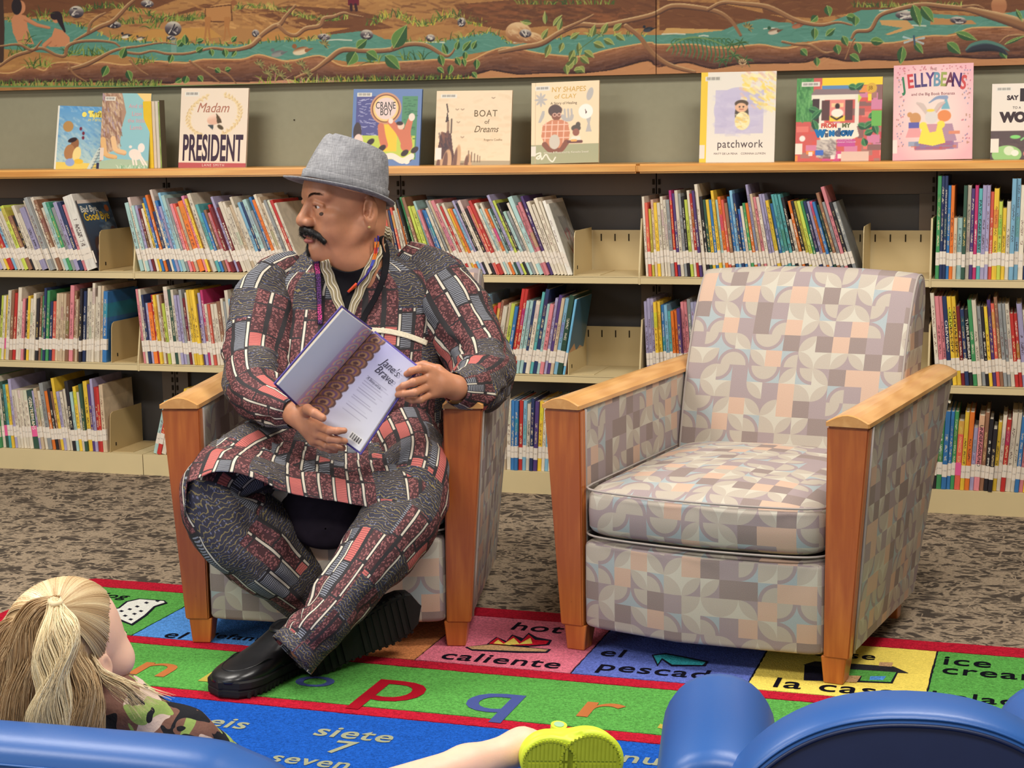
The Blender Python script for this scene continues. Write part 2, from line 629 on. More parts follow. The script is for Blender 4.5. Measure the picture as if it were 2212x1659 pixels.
def ux(u, z):
    """world x on the front plane of the shelves for a photo column at height z"""
    lo, hi = -2.5, 6.0
    for _ in range(40):
        m_ = (lo+hi)/2
        if proj((m_, 0.0, z))[0] < u: lo = m_
        else: hi = m_
    return m_


bookend(ux(211, Z1), Z1, 0.01, 0.25, 0.145, 'tan steel bookend on the upper shelf beside the black picture book cover')
bookend(ux(237, Z2), Z2, 0.01, 0.25, 0.145, 'tan steel bookend at the far left of the middle shelf')
bookend(ux(234, Z0), Z0, 0.01, 0.25, 0.145, 'tan steel bookend at the far left of the bottom shelf')
bookend(ux(1237, Z1), Z1, 0.01, 0.25, 0.145, 'cream bookend on the upper shelf between the man and empty armchair', 'cream')
bookend(ux(1225, Z2), Z2, 0.01, 0.25, 0.145, 'cream bookend on the middle shelf right of the man', 'cream')
bookend(ux(1862, Z1), Z1, 0.01, 0.25, 0.16, 'cream bookend on the upper shelf above the empty armchair', 'cream')
# ------------------------------------------------------------------ rows of books
BC = {'w': ('cream', (220, 208, 186)), 'W': ('white', (232, 226, 214)), 'g': ('grey', (150, 152, 150)), 'k': ('black', (44, 40, 44)), 'r': ('red', (190, 52, 46)),
      'R': ('maroon', (118, 34, 40)), 'o': ('orange', (232, 122, 46)), 'y': ('yellow', (236, 196, 62)), 'Y': ('olive yellow', (196, 182, 70)), 'l': ('lime green', (196, 208, 84)),
      'G': ('green', (72, 150, 92)), 'D': ('dark green', (52, 82, 66)), 't': ('teal', (92, 168, 168)), 'T': ('pale aqua', (168, 200, 194)), 'b': ('blue', (58, 118, 176)),
      'N': ('navy', (44, 58, 96)), 's': ('sky blue', (132, 182, 208)), 'p': ('pink', (222, 136, 142)), 'm': ('magenta', (200, 58, 112)), 'v': ('lavender', (166, 158, 190)),
      'P': ('purple', (84, 62, 118)), 'c': ('coral', (218, 96, 78)), 'n': ('brown', (146, 104, 78)), 'e': ('beige', (206, 182, 150))}
ROWS = [
 ('upper shelf at far left', Z1, -12, 208, [(0, 23), (1, 18)], 'p22 v22 w24 y22 r24 s24 w22 w23 l25 n21 k21 w25 w22 v24*1.5 w27 g28 w28 n27 w24 T26 G26 g24 v26 N26 p25 W28*3'),
 ('upper shelf left of hat', Z1, 300, 655, [(0, 12), (.5, 19), (1, 22)], 'T25*1.3 w27 T24 v24 R23 w23 y25 b27 o28 N22 w30 b26 v24 s29 T28*1.3 g27 p25 c25 e24 o26*1.8 p28 y27 n25 w29*1.4 t25*1.2 b22 n23 p22 r25 R24 v28 R24 w26*1.3 w26 w24*1.3 e25 w28 w24*1.2 s26 N26 T27*1.3 g23 b28 o27 w29 e28 w26 g27 w27 r27 w26'),
 ('upper shelf right of hat', Z1, 848, 1232, [(0, 9), (.35, 24), (.8, 24), (1, 19)], 'c22 n22 N22 c23 w22 w25 o23 k26 G27 n27*1.4 l24 l24*1.6 T26 p23 b23 b23 w24 g27 e27 p27*1.3 w26 r25 w26 y24 o24 s24 v27 k26 w27*1.3 k24 p25 c25 r27*1.2 w26 T24 w26 o24 T24 D24 v29 l27 k26 T23 g23 w26 T28*1.8 p25 p26 P28 w26*1.3 w25*1.2 w27*1.3 w26 W26*1.2'),
 ('upper shelf above empty armchair', Z1, 1394, 1856, [(0, 3), (.5, 8), (1, 18)], 'w26 c24 Y22 e25 y24*1.1 w24*1.2 w26 w25 g25*1.1 r28 P27 w28*1.1 g27 k26 l25 w28 r27 P28 w30*1.3 k26 D25 y25 b25*1.2 y28 T25 o26 c25 n24 b26*1.1 s28 N27 b22 w23 G24 o24*1.1 v30 e27 p26 w26 v27 v27 y25*1.2 b24 t27*1.05 t27 t27 k26 w19 o25 k25 Y25 l25*1.1 G25 N25 v25 o25 b25 D24 n28 g25 p30*1.2 k25 g25*1.2'),
 ('upper shelf at far right', Z1, 2019, 2236, [(0, -.6), (1, -.8)], 'G32 N32*.8 N32*.8 b29*.8 o29 e19 T19*1.3 D29 w29 P28 m29 t28 v29 v29 c27 y28*1.2 l24 y22 w24 s31*1.1 s31*1.1 w29*1.3 N26 y27 g26'),
 ('middle shelf at far left', Z2, -8, 226, [(0, -7), (.5, -5.5), (1, -4.5)], 'l24 w24 y24 w26*1.3 n26 r25 w27*1.3 w22 p23 k23 y24 w23*1.2 w25 k23 n24 G24 N27 G26*1.2 N22 c22*1.2 e25 e25 e25 e25 n25*1.4 p28*1.6 n26 e23 n24 k27 N26 w27 w26 w29 w24 w28*1.2 e28 b26*1.8'),
 ('middle shelf left of man', Z2, 308, 560, [(0, 4.5), (1, 6)], 'p27 w27 N25 v22 o22*1.6 r25 y25 w25*1.2 n25 l22 w28*1.7 D27*1.2 w27 v25 v25 g27 R24 w26 y27*1.1 y27 y27*1.2 P22 v26 m27 w22 c22 w22 w22*1.4 n23*1.5 w24*1.1 g23 w27*1.3 s24*1.2 N25*1.6 w27 r23 w23 w26 r28 w26'),
 ('middle shelf right of man', Z2, 985, 1212, [(0, -10), (1, -10)], 'c24 p24 p24 v26*1.5 N26*1.2 s27 y23 n22 r23 c24 n25 w23*1.6 e24 l24*1.2 b23*1.1 r29*1.2 r29 T25 T25*1.1 N25 w25*1.4 t28 N29*1.2 T24 p24*1.2 v26 P27*1.2 e26 s26*1.2 D27*1.5'),
 ('middle shelf beside empty armchair', Z2, 1396, 1570, [(0, 2.5), (1, 5)], 'v25 v26*1.2 v26*1.2 y25 y25 b24 s24 t22 o22*1.1 o22 P23 p25*1.1 p25*1.1 g26 v25 v25 k25*1.2 y25*1.5 b25*1.1 p25*1.7 b25 p26'),
 ('middle shelf at far right', Z2, 2022, 2240, [(0, 5), (1, 6)], 'w29*1.1 p28*1.1 p28 N28*1.2 y28*1.1 y28*1.1 R25 N24 k24*1.1 G27*1.1 w27*1.3 g25*1.1 k25 y25 P27 c26 n28 g26 g26 w26*1.1 r23 r23 v26*1.4 w24 y24*1.2'),
 ('bottom shelf at far left', Z0, -4, 229, [(0, 2.5), (.3, 5), (.55, 7), (.85, 3), (1, 1.5)], 'G27 w27 D25 t24 y24 v26 w22 w22 w22 w22 w22*1.3 D22*1.8 v22 e23 w22 g25*1.3 o22 k23 n22 y27 v22 w22 w23 k26*1.3 T22 y24 w22 D25 y26*1.4 P25 v27 r24 r24 e25*1.5'),
 ('bottom shelf behind left armrest', Z0, 326, 480, [(0, -15), (1, -17)], 'T20 r20 w20 n18 y25 N25 v25 w21 g22 p22*1.6 w23 R22 y25 n22 g24'),
 ('bottom shelf between the armchairs', Z0, 1084, 1192, [(0, -1), (1, -4)], 'e21 w24*1.2 b24 b24 r24*1.1 s24 w23 N25 P24*1.1 y24*1.2 w24 s24*1.1 w20*1.4'),
 ('bottom shelf at far right', Z0, 2012, 2240, [(0, -2), (1, -5)], 'k19 G22*1.3 b25*1.2 b25 G25 c22*1.4 y25 o25*1.2 v20 p24*1.3 n25 k23 k20*1.2 y22 w24 r23*1.2 w25*1.3 w25 b24*1.1 p24 y24*1.3 t21 D22*1.3'),
]
TITLES = {('upper shelf above empty armchair', 13): 'GREAT LEADERS', ('middle shelf beside empty armchair', 16): 'STAR CROSSED', ('middle shelf at far right', 4): 'OLIVIA I SPY', ('middle shelf at far right', 5): 'OLIVIA I SPY',
          ('middle shelf at far right', 8): 'TURTLE SPLASH', ('middle shelf at far right', 3): 'OLIVIA', ('upper shelf at far right', 11): 'PAT-A-CAKE BABY',
          ('middle shelf at far right', 12): 'THE FOREST', ('bottom shelf at far right', 9): 'UNDERGROUND', ('upper shelf left of hat', 31): 'MARKET', ('middle shelf right of man', 4): 'TEN TALL', ('bottom shelf at far left', 11): 'GENTLEMANS',
          ('middle shelf at far right', 20): 'JUMP', ('middle shelf at far right', 21): 'JUMP'}


def text_mesh(name, body, size, mat, parent=None, extrude=0.0, bold=0.0, shear=0.0, align='CENTER', sx=1.0, spacing=1.0):
    """text set in the built-in font as a flat mesh in its local XY plane"""
    c = bpy.data.curves.new(name, 'FONT')
    c.body = body
    c.size = size
    c.offset = bold
    c.shear = shear
    c.align_x = align
    c.align_y = 'CENTER'
    c.extrude = extrude
    c.space_character = spacing
    c.resolution_u = 4
    t = bpy.data.objects.new(name, c)
    COL.objects.link(t)
    dg = bpy.context.evaluated_depsgraph_get()
    me = bpy.data.meshes.new_from_object(t.evaluated_get(dg))
    bpy.data.objects.remove(t)
    if sx != 1.0:
        for v in me.vertices: v.co.x *= sx
    me.name = name
    me.materials.clear()
    return link_mesh(name, me, mat, parent)


def flat(rgb, rough=0.5, _c={}):
    k = tuple(rgb)
    if k not in _c: _c[k] = simple('ink_%s' % len(_c), rgb, rough, 0.3, 0.03, 50)
    return _c[k]


ORD = ['first', 'second', 'third', 'fourth', 'fifth', 'sixth', 'seventh', 'eighth', 'ninth', 'tenth', 'eleventh', 'twelfth']
allbooks = []
for rname, z, u0, u1, angs, spec in ROWS:
    toks = spec.split()
    bl = []
    for t in toks:
        c = t[0]
        r = t[1:].split('*')
        bl.append([c, float(r[0])/100*0.985, float(r[1]) if len(r) > 1 else 1.0])
    X0, X1 = ux(u0, z), ux(u1, z)
    n = len(bl)
    rr = random.Random(zlib.crc32(rname.encode()))
    A = [math.radians(np.interp((i+.5)/n, [a[0] for a in angs], [a[1] for a in angs])) for i in range(n)]
    T = [b[2]*(0.9+0.2*rr.random()) for b in bl]

    def lay(k):
        x, xs = 0.0, []
        for i in range(n):
            t = T[i]*k
            if i:
                dlt = A[i]-A[i-1]
                if A[i] >= 0:
                    if dlt > 0: x += min(dlt, .1)*min(bl[i][1], bl[i-1][1])
                else:
                    if dlt > 0: x += dlt*min(bl[i][1], bl[i-1][1])
            xs.append(x)
            x += t/math.cos(A[i])+0.0004
        return x, xs
    lo, hi = 0.001, 0.05
    for _ in range(40):
        k = (lo+hi)/2
        if lay(k)[0] < X1-X0: lo = k
        else: hi = k
    _, xs = lay(k)
    for i in range(n):
        allbooks.append(dict(row=rname, i=i, n=n, c=bl[i][0], h=bl[i][1], t=T[i]*k, x=X0+xs[i], z=z, a=A[i], y=0.006+rr.random()*0.010-(0.012 if rr.random() < .06 else 0),
                             d=min(0.235, max(0.17, bl[i][1]*rr.uniform(.75, 1.0))), r=(rr.random(), rr.random(), rr.random()), nb=[bl[i-1][0] if i else None, bl[i+1][0] if i < n-1 else None]))


def book_parts(b):
    """cover, pages and sticker in book space: x thickness, y depth, z height"""
    t, d, h = b['t'], b['d'], b['h']
    ct = min(0.0018, t*0.2)
    cov = MB()
    col = lin(BC[b['c']][1])*(0.85+0.3*b['r'][0])
    col = np.clip(col, 0, 1)
    rs = min(0.0022, t*0.3)
    # rounded spine with hinge grooves
    sp = [(0, rs), (rs*0.3, rs*0.3), (rs, 0), (t-rs, 0), (t-rs*0.3, rs*0.3), (t, rs), (t, d), (t-ct, d), (t-ct, ct*1.6+0.001), (ct, ct*1.6+0.001), (ct, d), (0, d)]
    cov.prism(sp, 2, 0, h, col=col)
    pg = MB().box(ct*1.05, t-ct*1.05, ct*1.6+0.0015, d-0.004, 0.003, h-0.003)
    st = None
    zl = 0.036+0.01*b['r'][2]
    st = MB().prism([(-0.0003, 0.012), (-0.0003, rs), (rs*.3-.0002, rs*.3-.0003), (rs, -0.0004), (t-rs, -0.0004), (t-rs*.3+.0002, rs*.3-.0003), (t+0.0003, rs), (t+0.0003, 0.012), (t, 0.012), (t, rs), (t-rs, 0), (rs, 0), (0, rs), (0, 0.012)], 2, zl, zl+0.040)
    return cov, pg, st, col, zl


def book_matrix(b):
    a = b['a']
    t = b['t']
    # lean: positive turns the top to the left, pivot on the lower corner that stays on the shelf
    if a >= 0: Mx = Matrix.Translation((b['x'], b['y'], b['z']+0.0006)) @ Matrix.Rotation(-a, 4, 'Y')
    else: Mx = Matrix.Translation((b['x']+t/math.cos(a), b['y'], b['z']+0.0006)) @ Matrix.Rotation(-a, 4, 'Y') @ Matrix.Translation((-t, 0, 0))
    return Mx


def book_uv(me, t, h):
    l = me.uv_layers.new(name='UVMap')
    for p in me.polygons:
        side = abs(p.normal.x) > 0.8
        for li in p.loop_indices:
            c = me.vertices[me.loops[li].vertex_index].co
            l.data[li].uv = ((c.y/0.2+1.2) if side else c.x/max(t, 1e-4), c.z/h)


def set_rnd(me, r):
    a = me.attributes.new('Rnd', 'FLOAT_VECTOR', 'POINT')
    a.data.foreach_set('vector', list(r)*len(me.vertices))


allbooks.sort(key=lambda b: -b['t']*b['h'])
single, rest = allbooks[:300], allbooks[300:]
used = {}
single.sort(key=lambda b: (b['row'], b['i']))
for b in single:
    me_c = BC[b['c']][0]
    nb = [BC[c][0] if c else None for c in b['nb']]
    if nb[0] is None: rel = 'at left end of row beside %s book' % nb[1]
    elif nb[1] is None: rel = 'at right end of row beside %s book' % nb[0]
    elif nb[0] == nb[1]: rel = 'between two %s books' % nb[0]
    else: rel = 'between %s and %s books' % (nb[0], nb[1])
    b['core'] = (me_c, rel, b['row'])
    used.setdefault(b['core'], []).append(b)
for core, bs in used.items():
    for q, b in enumerate(bs):
        pre = '' if len(bs) == 1 else ORD[q]+' '
        b['lab'] = '%s%s book %s, %s' % (pre, core[0], core[1], core[2])
        if len(b['lab'].split()) > 16: b['lab'] = b['lab'].replace(' of row', '').replace(' empty', '')
for b in single:
    cov, pg, st, col, zl = book_parts(b)
    o = cov.build('picture_book', M['cover'])
    book_uv(o.data, b['t'], b['h'])
    set_rnd(o.data, b['r'])
    o.matrix_world = book_matrix(b)
    tag(o, b['lab'], 'book', 'picture books on the '+b['row'])
    pg.build('page_block', M['pages'], o, normals=False)
    so = st.build('spine_label', M['pinksticker' if (b['r'][1] > .985) else 'sticker'], o)
    book_uv(so.data, b['t'], 1.0)
    for l in so.data.uv_layers[0].data: l.uv[1] = (l.uv[1]-zl)/0.04
    ti = TITLES.get((b['row'], b['i']))
    if ti:
        lum = float(np.dot(col, (.3, .6, .1)))
        tx = text_mesh('spine_title', ti, b['t']*0.86, flat((30, 26, 34)) if lum > 0.22 else flat((235, 230, 215)), o, 0.0)
        wdt = max(v.co.x for v in tx.data.vertices)-min(v.co.x for v in tx.data.vertices)
        sc = min(2.2, (b['h']*0.55)/wdt)
        tx.matrix_local = Matrix.Translation((b['t']/2, -0.0006, b['h']*0.6)) @ Matrix.Rotation(math.radians(90), 4, 'X') @ Matrix.Rotation(math.radians(-90), 4, 'Z') @ Matrix.Diagonal((sc, 1.0, 1, 1))
mbs, mbp, mbl = MB(), MB(), MB()
rv, uvs = [], []
me_all = bpy.data.meshes.new('thin_books')
bmx = bmesh.new()
uvl = bmx.loops.layers.uv.new('UVMap')
cl = bmx.verts.layers.float_color.new('Col')
rl = bmx.verts.layers.float_vector.new('Rnd')
for b in rest:
    cov, pg, st, col, zl = book_parts(b)
    Mx = book_matrix(b)
    for part, mi_, cc in ((cov, 0, col), (pg, 1, col), (st, 2, col)):
        vs = [bmx.verts.new(v) for v in part.V]
        for v in vs:
            v[cl] = (*cc, 1)
            v[rl] = b['r']
        fs = [bmx.faces.new([vs[i] for i in f]) for f in part.F]
        bmesh.ops.recalc_face_normals(bmx, faces=fs)
        for f in fs:
            f.material_index = mi_
            side = abs(f.normal.x) > .8
            for lp in f.loops:
                c = lp.vert.co
                lp[uvl].uv = ((c.y/.2+1.2) if side else c.x/b['t'], (c.z-zl)/.04 if mi_ == 2 else c.z/b['h'])
        for v in vs: v.co = Mx @ v.co
bmx.to_mesh(me_all)
bmx.free()
o = link_mesh('thin_books', me_all, [M['cover'], M['pages'], M['sticker']])
tag(o, 'thinnest picture books standing among the others on all three shelves', 'books', kind='stuff')
# ------------------------------------------------------------------ flat painted pictures (mural, book covers): colour laid on a fine grid of the flat surface
class Art:
    def __init__(s, w, h, bg=(255, 255, 255)):
        s.w, s.h = w, h
        s.a = np.ones((h, w, 3))*np.array(bg, float)
        s.r = random.Random(5)

    def box(s, x0, y0, x1, y1):
        return max(0, int(x0)), max(0, int(y0)), min(s.w, int(x1)+1), min(s.h, int(y1)+1)

    def stroke(s, pts, w, c, hi=None, lo=None, soft=0.7, alpha=1.0):
        """painted brush line, w = half width (number or list); hi colours its upper edge, lo its lower edge"""
        pts = np.asarray(pts, float)
        ws = np.broadcast_to(np.asarray(w, float), (len(pts),))
        m_ = ws.max()+2
        X0, Y0, X1, Y1 = s.box(pts[:, 0].min()-m_, pts[:, 1].min()-m_, pts[:, 0].max()+m_, pts[:, 1].max()+m_)
        if X1 <= X0 or Y1 <= Y0: return
        yy, xx = np.mgrid[Y0:Y1, X0:X1].astype(float)
        best = np.full(xx.shape, 1e9)
        off = np.zeros(xx.shape)
        for i in range(len(pts)-1):
            p, q = pts[i], pts[i+1]
            d = q-p
            L = d@d+1e-9
            t = np.clip(((xx-p[0])*d[0]+(yy-p[1])*d[1])/L, 0, 1)
            ex, ey = xx-p[0]-t*d[0], yy-p[1]-t*d[1]
            ww = ws[i]+(ws[i+1]-ws[i])*t
            k = np.hypot(ex, ey)-ww
            u = k < best
            best = np.where(u, k, best)
            off = np.where(u, ey/np.maximum(ww, .3)+ex*0.3/np.maximum(ww, .3), off)
        A = np.clip(0.5-best/soft, 0, 1)*alpha
        C = np.ones(xx.shape+(3,))*np.array(c, float)
        if hi is not None:
            k = np.clip((-off-0.25)*1.6, 0, 1)[..., None]
            C = C*(1-k)+np.array(hi, float)*k
        if lo is not None:
            k = np.clip((off-0.2)*1.4, 0, 1)[..., None]
            C = C*(1-k)+np.array(lo, float)*k
        s.a[Y0:Y1, X0:X1] = s.a[Y0:Y1, X0:X1]*(1-A[..., None])+C*A[..., None]

    def curve(s, pts, w, c, **k):
        n = 5
        P_ = catmull(pts, n)
        w = np.atleast_1d(np.asarray(w, float))
        ws = np.interp(np.linspace(0, 1, len(pts)), np.linspace(0, 1, len(w)), w)
        s.stroke(P_, np.interp(np.arange(len(P_))/n, np.arange(len(pts)), ws), c, **k)

    def poly(s, pts, c, soft=1.0, alpha=1.0):
        pts = np.asarray(pts, float)
        X0, Y0, X1, Y1 = s.box(pts[:, 0].min()-1, pts[:, 1].min()-1, pts[:, 0].max()+1, pts[:, 1].max()+1)
        if X1 <= X0 or Y1 <= Y0: return
        yy, xx = np.mgrid[Y0:Y1, X0:X1].astype(float)
        ins = np.zeros(xx.shape, bool)
        n = len(pts)
        for i in range(n):
            x1, y1 = pts[i]
            x2, y2 = pts[(i+1) % n]
            if y1 == y2: continue
            cnd = ((yy < y1) != (yy < y2))
            ins ^= cnd & (xx < (x2-x1)*(yy-y1)/(y2-y1)+x1)
        A = ins[..., None]*alpha
        s.a[Y0:Y1, X0:X1] = s.a[Y0:Y1, X0:X1]*(1-A)+np.array(c, float)*A

    def rect(s, x0, y0, x1, y1, c, alpha=1.0):
        s.poly([(x0, y0), (x1, y0), (x1, y1), (x0, y1)], c, alpha=alpha)

    def ell(s, cx, cy, rx, ry, c, rot=0.0, alpha=1.0, hi=None, lo=None):
        m_ = max(rx, ry)+1
        X0, Y0, X1, Y1 = s.box(cx-m_, cy-m_, cx+m_, cy+m_)
        if X1 <= X0 or Y1 <= Y0: return
        yy, xx = np.mgrid[Y0:Y1, X0:X1].astype(float)
        dx, dy = xx-cx, yy-cy
        a, b = dx*math.cos(rot)+dy*math.sin(rot), -dx*math.sin(rot)+dy*math.cos(rot)
        d = np.sqrt((a/rx)**2+(b/ry)**2)
        A = np.clip((1-d)*min(rx, ry)+.5, 0, 1)*alpha
        C = np.ones(xx.shape+(3,))*np.array(c, float)
        if hi is not None:
            k = np.clip((-b/ry)*1.3, 0, 1)[..., None]
            C = C*(1-k)+np.array(hi, float)*k
        if lo is not None:
            k = np.clip((b/ry)*1.3, 0, 1)[..., None]
            C = C*(1-k)+np.array(lo, float)*k
        s.a[Y0:Y1, X0:X1] = s.a[Y0:Y1, X0:X1]*(1-A[..., None])+C*A[..., None]

    def mottle(s, x0, y0, x1, y1, cols, n, size, elong=3.0, ang=0.0, alpha=0.5, inside=None):
        for _ in range(n):
            x, y = s.r.uniform(x0, x1), s.r.uniform(y0, y1)
            if inside is not None and not inside(x, y): continue
            L = size*s.r.uniform(.5, 1.3)
            a = ang+s.r.gauss(0, .25)
            s.stroke([(x-L*elong*math.cos(a)/2, y-L*elong*math.sin(a)/2), (x+L*elong*math.cos(a)/2, y+L*elong*math.sin(a)/2)], L*.35, s.r.choice(cols), alpha=alpha, soft=1.2)

    def grass(s, x, y, n, h, spread, cols):
        for _ in range(n):
            a = s.r.gauss(0, spread)
            x0 = x+s.r.uniform(-h*.5, h*.5)
            L = h*s.r.uniform(.5, 1.1)
            x1, y1 = x0+math.sin(a)*L, y-math.cos(a)*L
            s.curve([(x0, y+1), ((x0+x1)/2+math.sin(a)*1.0, (y+y1)/2-1), (x1+math.sin(a)*L*.25, y1+abs(math.sin(a))*L*.2)], [1.0, .8, .25], s.r.choice(cols))

    def leaf(s, x, y, L, wd, a, c, hi, lo):
        ux_, uy_ = math.cos(a), math.sin(a)
        n = 7
        top, bot = [], []
        for i in range(n+1):
            t = i/n
            w_ = wd*math.sin(math.pi*t**0.8)
            top.append((x+ux_*L*t-uy_*w_, y+uy_*L*t+ux_*w_))
            bot.append((x+ux_*L*t+uy_*w_, y+uy_*L*t-ux_*w_))
        s.poly(top+bot[::-1], lo)
        s.poly([((p[0]+q[0])/2, (p[1]+q[1])/2) for p, q in zip(top, bot)]+bot[::-1], c)
        s.stroke([(x, y), (x+ux_*L, y+uy_*L)], .5, hi)
        s.stroke(bot, .5, hi, alpha=.7)


# ---- the mural, laid out in photo pixels of its own strip (u 0..2300, v 0..200)
A = Art(2330, 200, (178, 128, 76))
R = A.r
OX = 60


def q(pts): return [(x+OX, y) for x, y in pts]


GR = [(96, 120, 50), (132, 150, 62), (70, 98, 48), (160, 168, 80), (52, 82, 46)]
A.mottle(-0, 0, 2330, 200, [(192, 140, 80), (168, 118, 66), (206, 156, 92), (150, 100, 60)], 1500, 7, 3.5, .05, .35)
# upper hill bands of brown earth and grass
for band in [[(0, 30), (90, 20), (200, 5), (330, 20), (380, 0), (0, -5)], [(30, 0), (50, 38), (150, 30), (230, 28), (262, 12), (300, -5)], [(350, 40), (430, 22), (520, 30), (600, 26), (640, 60), (700, 62), (760, 60), (840, 40), (760, 20), (620, 12), (560, 22), (440, 8)],
             [(560, 30), (700, 20), (780, 30), (850, 60), (720, 75), (640, 60)], [(980, 10), (1100, 0), (1420, 0), (1420, 62), (1300, 60), (1180, 56), (1090, 66), (1010, 50)], [(1425, 0), (1560, 8), (1700, 40), (1690, 60), (1560, 64), (1425, 66)], [(1640, 0), (2212, 0), (2280, 30), (2150, 26), (1900, 20), (1760, 40), (1650, 30)]]:
    A.poly(q(band), (118, 74, 48))
    bx0, bx1 = min(p[0] for p in band), max(p[0] for p in band)
    by0, by1 = min(p[1] for p in band), max(p[1] for p in band)
A.mottle(0, 0, 2330, 60, [(128, 82, 54), (104, 64, 44), (150, 102, 62)], 700, 5, 5, .05, .4)
for gx in list(range(140, 560, 9))+list(range(560, 760, 8)): A.grass(gx+OX, 30+14*math.sin(gx*.02), 4, 16, .6, GR+[(188, 186, 90)])
for gx in range(800, 1040, 8): A.grass(gx+OX, 46+10*math.sin(gx*.05), 5, 20, .6, GR+[(206, 186, 70), (200, 196, 96)])
for gx in range(250, 440, 9): A.grass(gx+OX, 52-(gx-250)*.06, 4, 18, .6, GR)
for gx in range(1850, 2080, 8): A.grass(gx+OX, 14, 4, 14, .6, GR+[(200, 200, 110)])
for gx in range(1120, 1330, 9): A.grass(gx+OX, 8, 3, 12, .5, GR)
A.poly(q([(250, 80), (330, 64), (450, 58), (480, 80), (380, 90), (230, 92)]), (196, 144, 74))
A.poly(q([(560, 72), (660, 62), (760, 60), (640, 84), (560, 92)]), (190, 134, 72))
A.poly(q([(1440, 60), (1560, 64), (1620, 66), (1560, 76), (1430, 74)]), (204, 160, 96))
# the river
riv_top = [(-60, 40), (20, 44), (70, 40), (130, 44), (200, 62), (240, 84), (330, 90), (420, 94), (520, 96), (580, 88), (690, 84), (720, 74), (790, 66), (830, 84), (900, 90), (960, 88), (1010, 78), (1060, 68), (1110, 96), (1180, 88), (1240, 76), (1330, 74), (1420, 76), (1500, 72), (1560, 66), (1600, 50), (1650, 40), (1680, 48), (1780, 52), (1860, 22), (1960, 18), (2020, 30), (2120, 36), (2212, 22), (2270, 20)]
riv_bot = [(2270, 60), (2212, 58), (2100, 60), (2060, 72), (2010, 84), (1930, 92), (1850, 92), (1790, 86), (1720, 92), (1700, 104), (1640, 96), (1560, 100), (1440, 96), (1400, 94), (1310, 112), (1260, 118), (1200, 124), (1130, 116), (1100, 102), (1010, 118), (960, 132), (860, 132), (760, 134), (700, 126), (600, 130), (520, 132), (420, 134), (330, 130), (250, 118), (150, 120), (60, 110), (-60, 100)]
A.poly(q(riv_top+riv_bot), (92, 146, 128))
A.mottle(-0, 40, 2330, 130, [(112, 164, 146), (70, 122, 104), (84, 136, 122), (130, 178, 160)], 1300, 3.2, 7, 0, .35,
         lambda x, y: np.interp(x-OX, [p[0] for p in riv_top], [p[1] for p in riv_top]) < y < np.interp(x-OX, [p[0] for p in riv_bot[::-1]], [p[1] for p in riv_bot[::-1]]))
for (x0, x1, y) in [(1430, 1480, 74), (1510, 1530, 78), (1650, 1680, 62), (700, 760, 87), (900, 960, 92), (1900, 1960, 23), (2040, 2080, 52), (1110, 1150, 92), (1930, 2000, 56)]:
    A.stroke(q([(x0, y), ((x0+x1)/2, y-1.5), (x1, y)]), 1.2, (214, 214, 192))
A.poly(q([(1900, 44), (1960, 44), (1975, 60), (1920, 76), (1912, 74), (1950, 60), (1905, 54)]), (206, 160, 100))
A.poly(q([(2010, 38), (2100, 44), (2110, 52), (2010, 54)]), (190, 138, 84))
for gx in list(range(0, 730, 17))+list(range(860, 1110, 15))+list(range(1150, 1420, 30)):
    A.grass(gx+OX+R.uniform(-6, 6), np.interp(gx, [p[0] for p in riv_top], [p[1] for p in riv_top])+2, 4, R.uniform(10, 20), .6, GR+[(176, 180, 96), (200, 190, 90)])
A.mottle(480, 10, 760, 60, [(206, 150, 84), (224, 172, 104)], 90, 6, 3, .3, .4)
A.mottle(1000+OX, 10, 1400+OX, 50, [(150, 92, 58), (96, 60, 44)], 160, 7, 5, .05, .45)
# boulders and stones
for cx, cy, rx, ry, w in [(118, 64, 0, 0, 0), (165, 26, 16, 13, 1), (374, 62, 18, 16, 1), (244, 53, 18, 8, 1), (552, 72, 8, 8, 1), (792, 75, 14, 11, 1), (930, 82, 10, 8, 1), (997, 48, 9, 10, 1), (700, 80, 14, 7, 1), (1960, 34, 26, 10, 1), (2070, 44, 18, 8, 1), (1120, 70, 28, 22, 0), (1146, 82, 26, 13, 0), (370, 82, 10, 5, 1), (1135, 72, 13, 9, 1), (318, 8, 14, 8, 1)]:
    if not rx: continue
    A.ell(cx+OX, cy, rx, ry, (198, 150, 104) if not w else (98, 88, 92), .1, hi=(226, 190, 142) if not w else (206, 196, 178), lo=(150, 100, 66) if not w else (52, 46, 56))
    if w:
        for _ in range(7): A.stroke([(cx+OX+R.uniform(-rx, rx)*.6, cy+R.uniform(-ry, ry)*.7), (cx+OX+R.uniform(-rx, rx)*.6, cy+R.uniform(-ry, ry)*.7)], 1.3, R.choice([(216, 206, 190), (44, 40, 50), (150, 140, 138)]))
    else: A.mottle(cx+OX-rx*.7, cy-ry*.6, cx+OX+rx*.7, cy+ry*.6, [(230, 196, 150), (170, 118, 78)], 24, 4, 2.2, .5, .5)
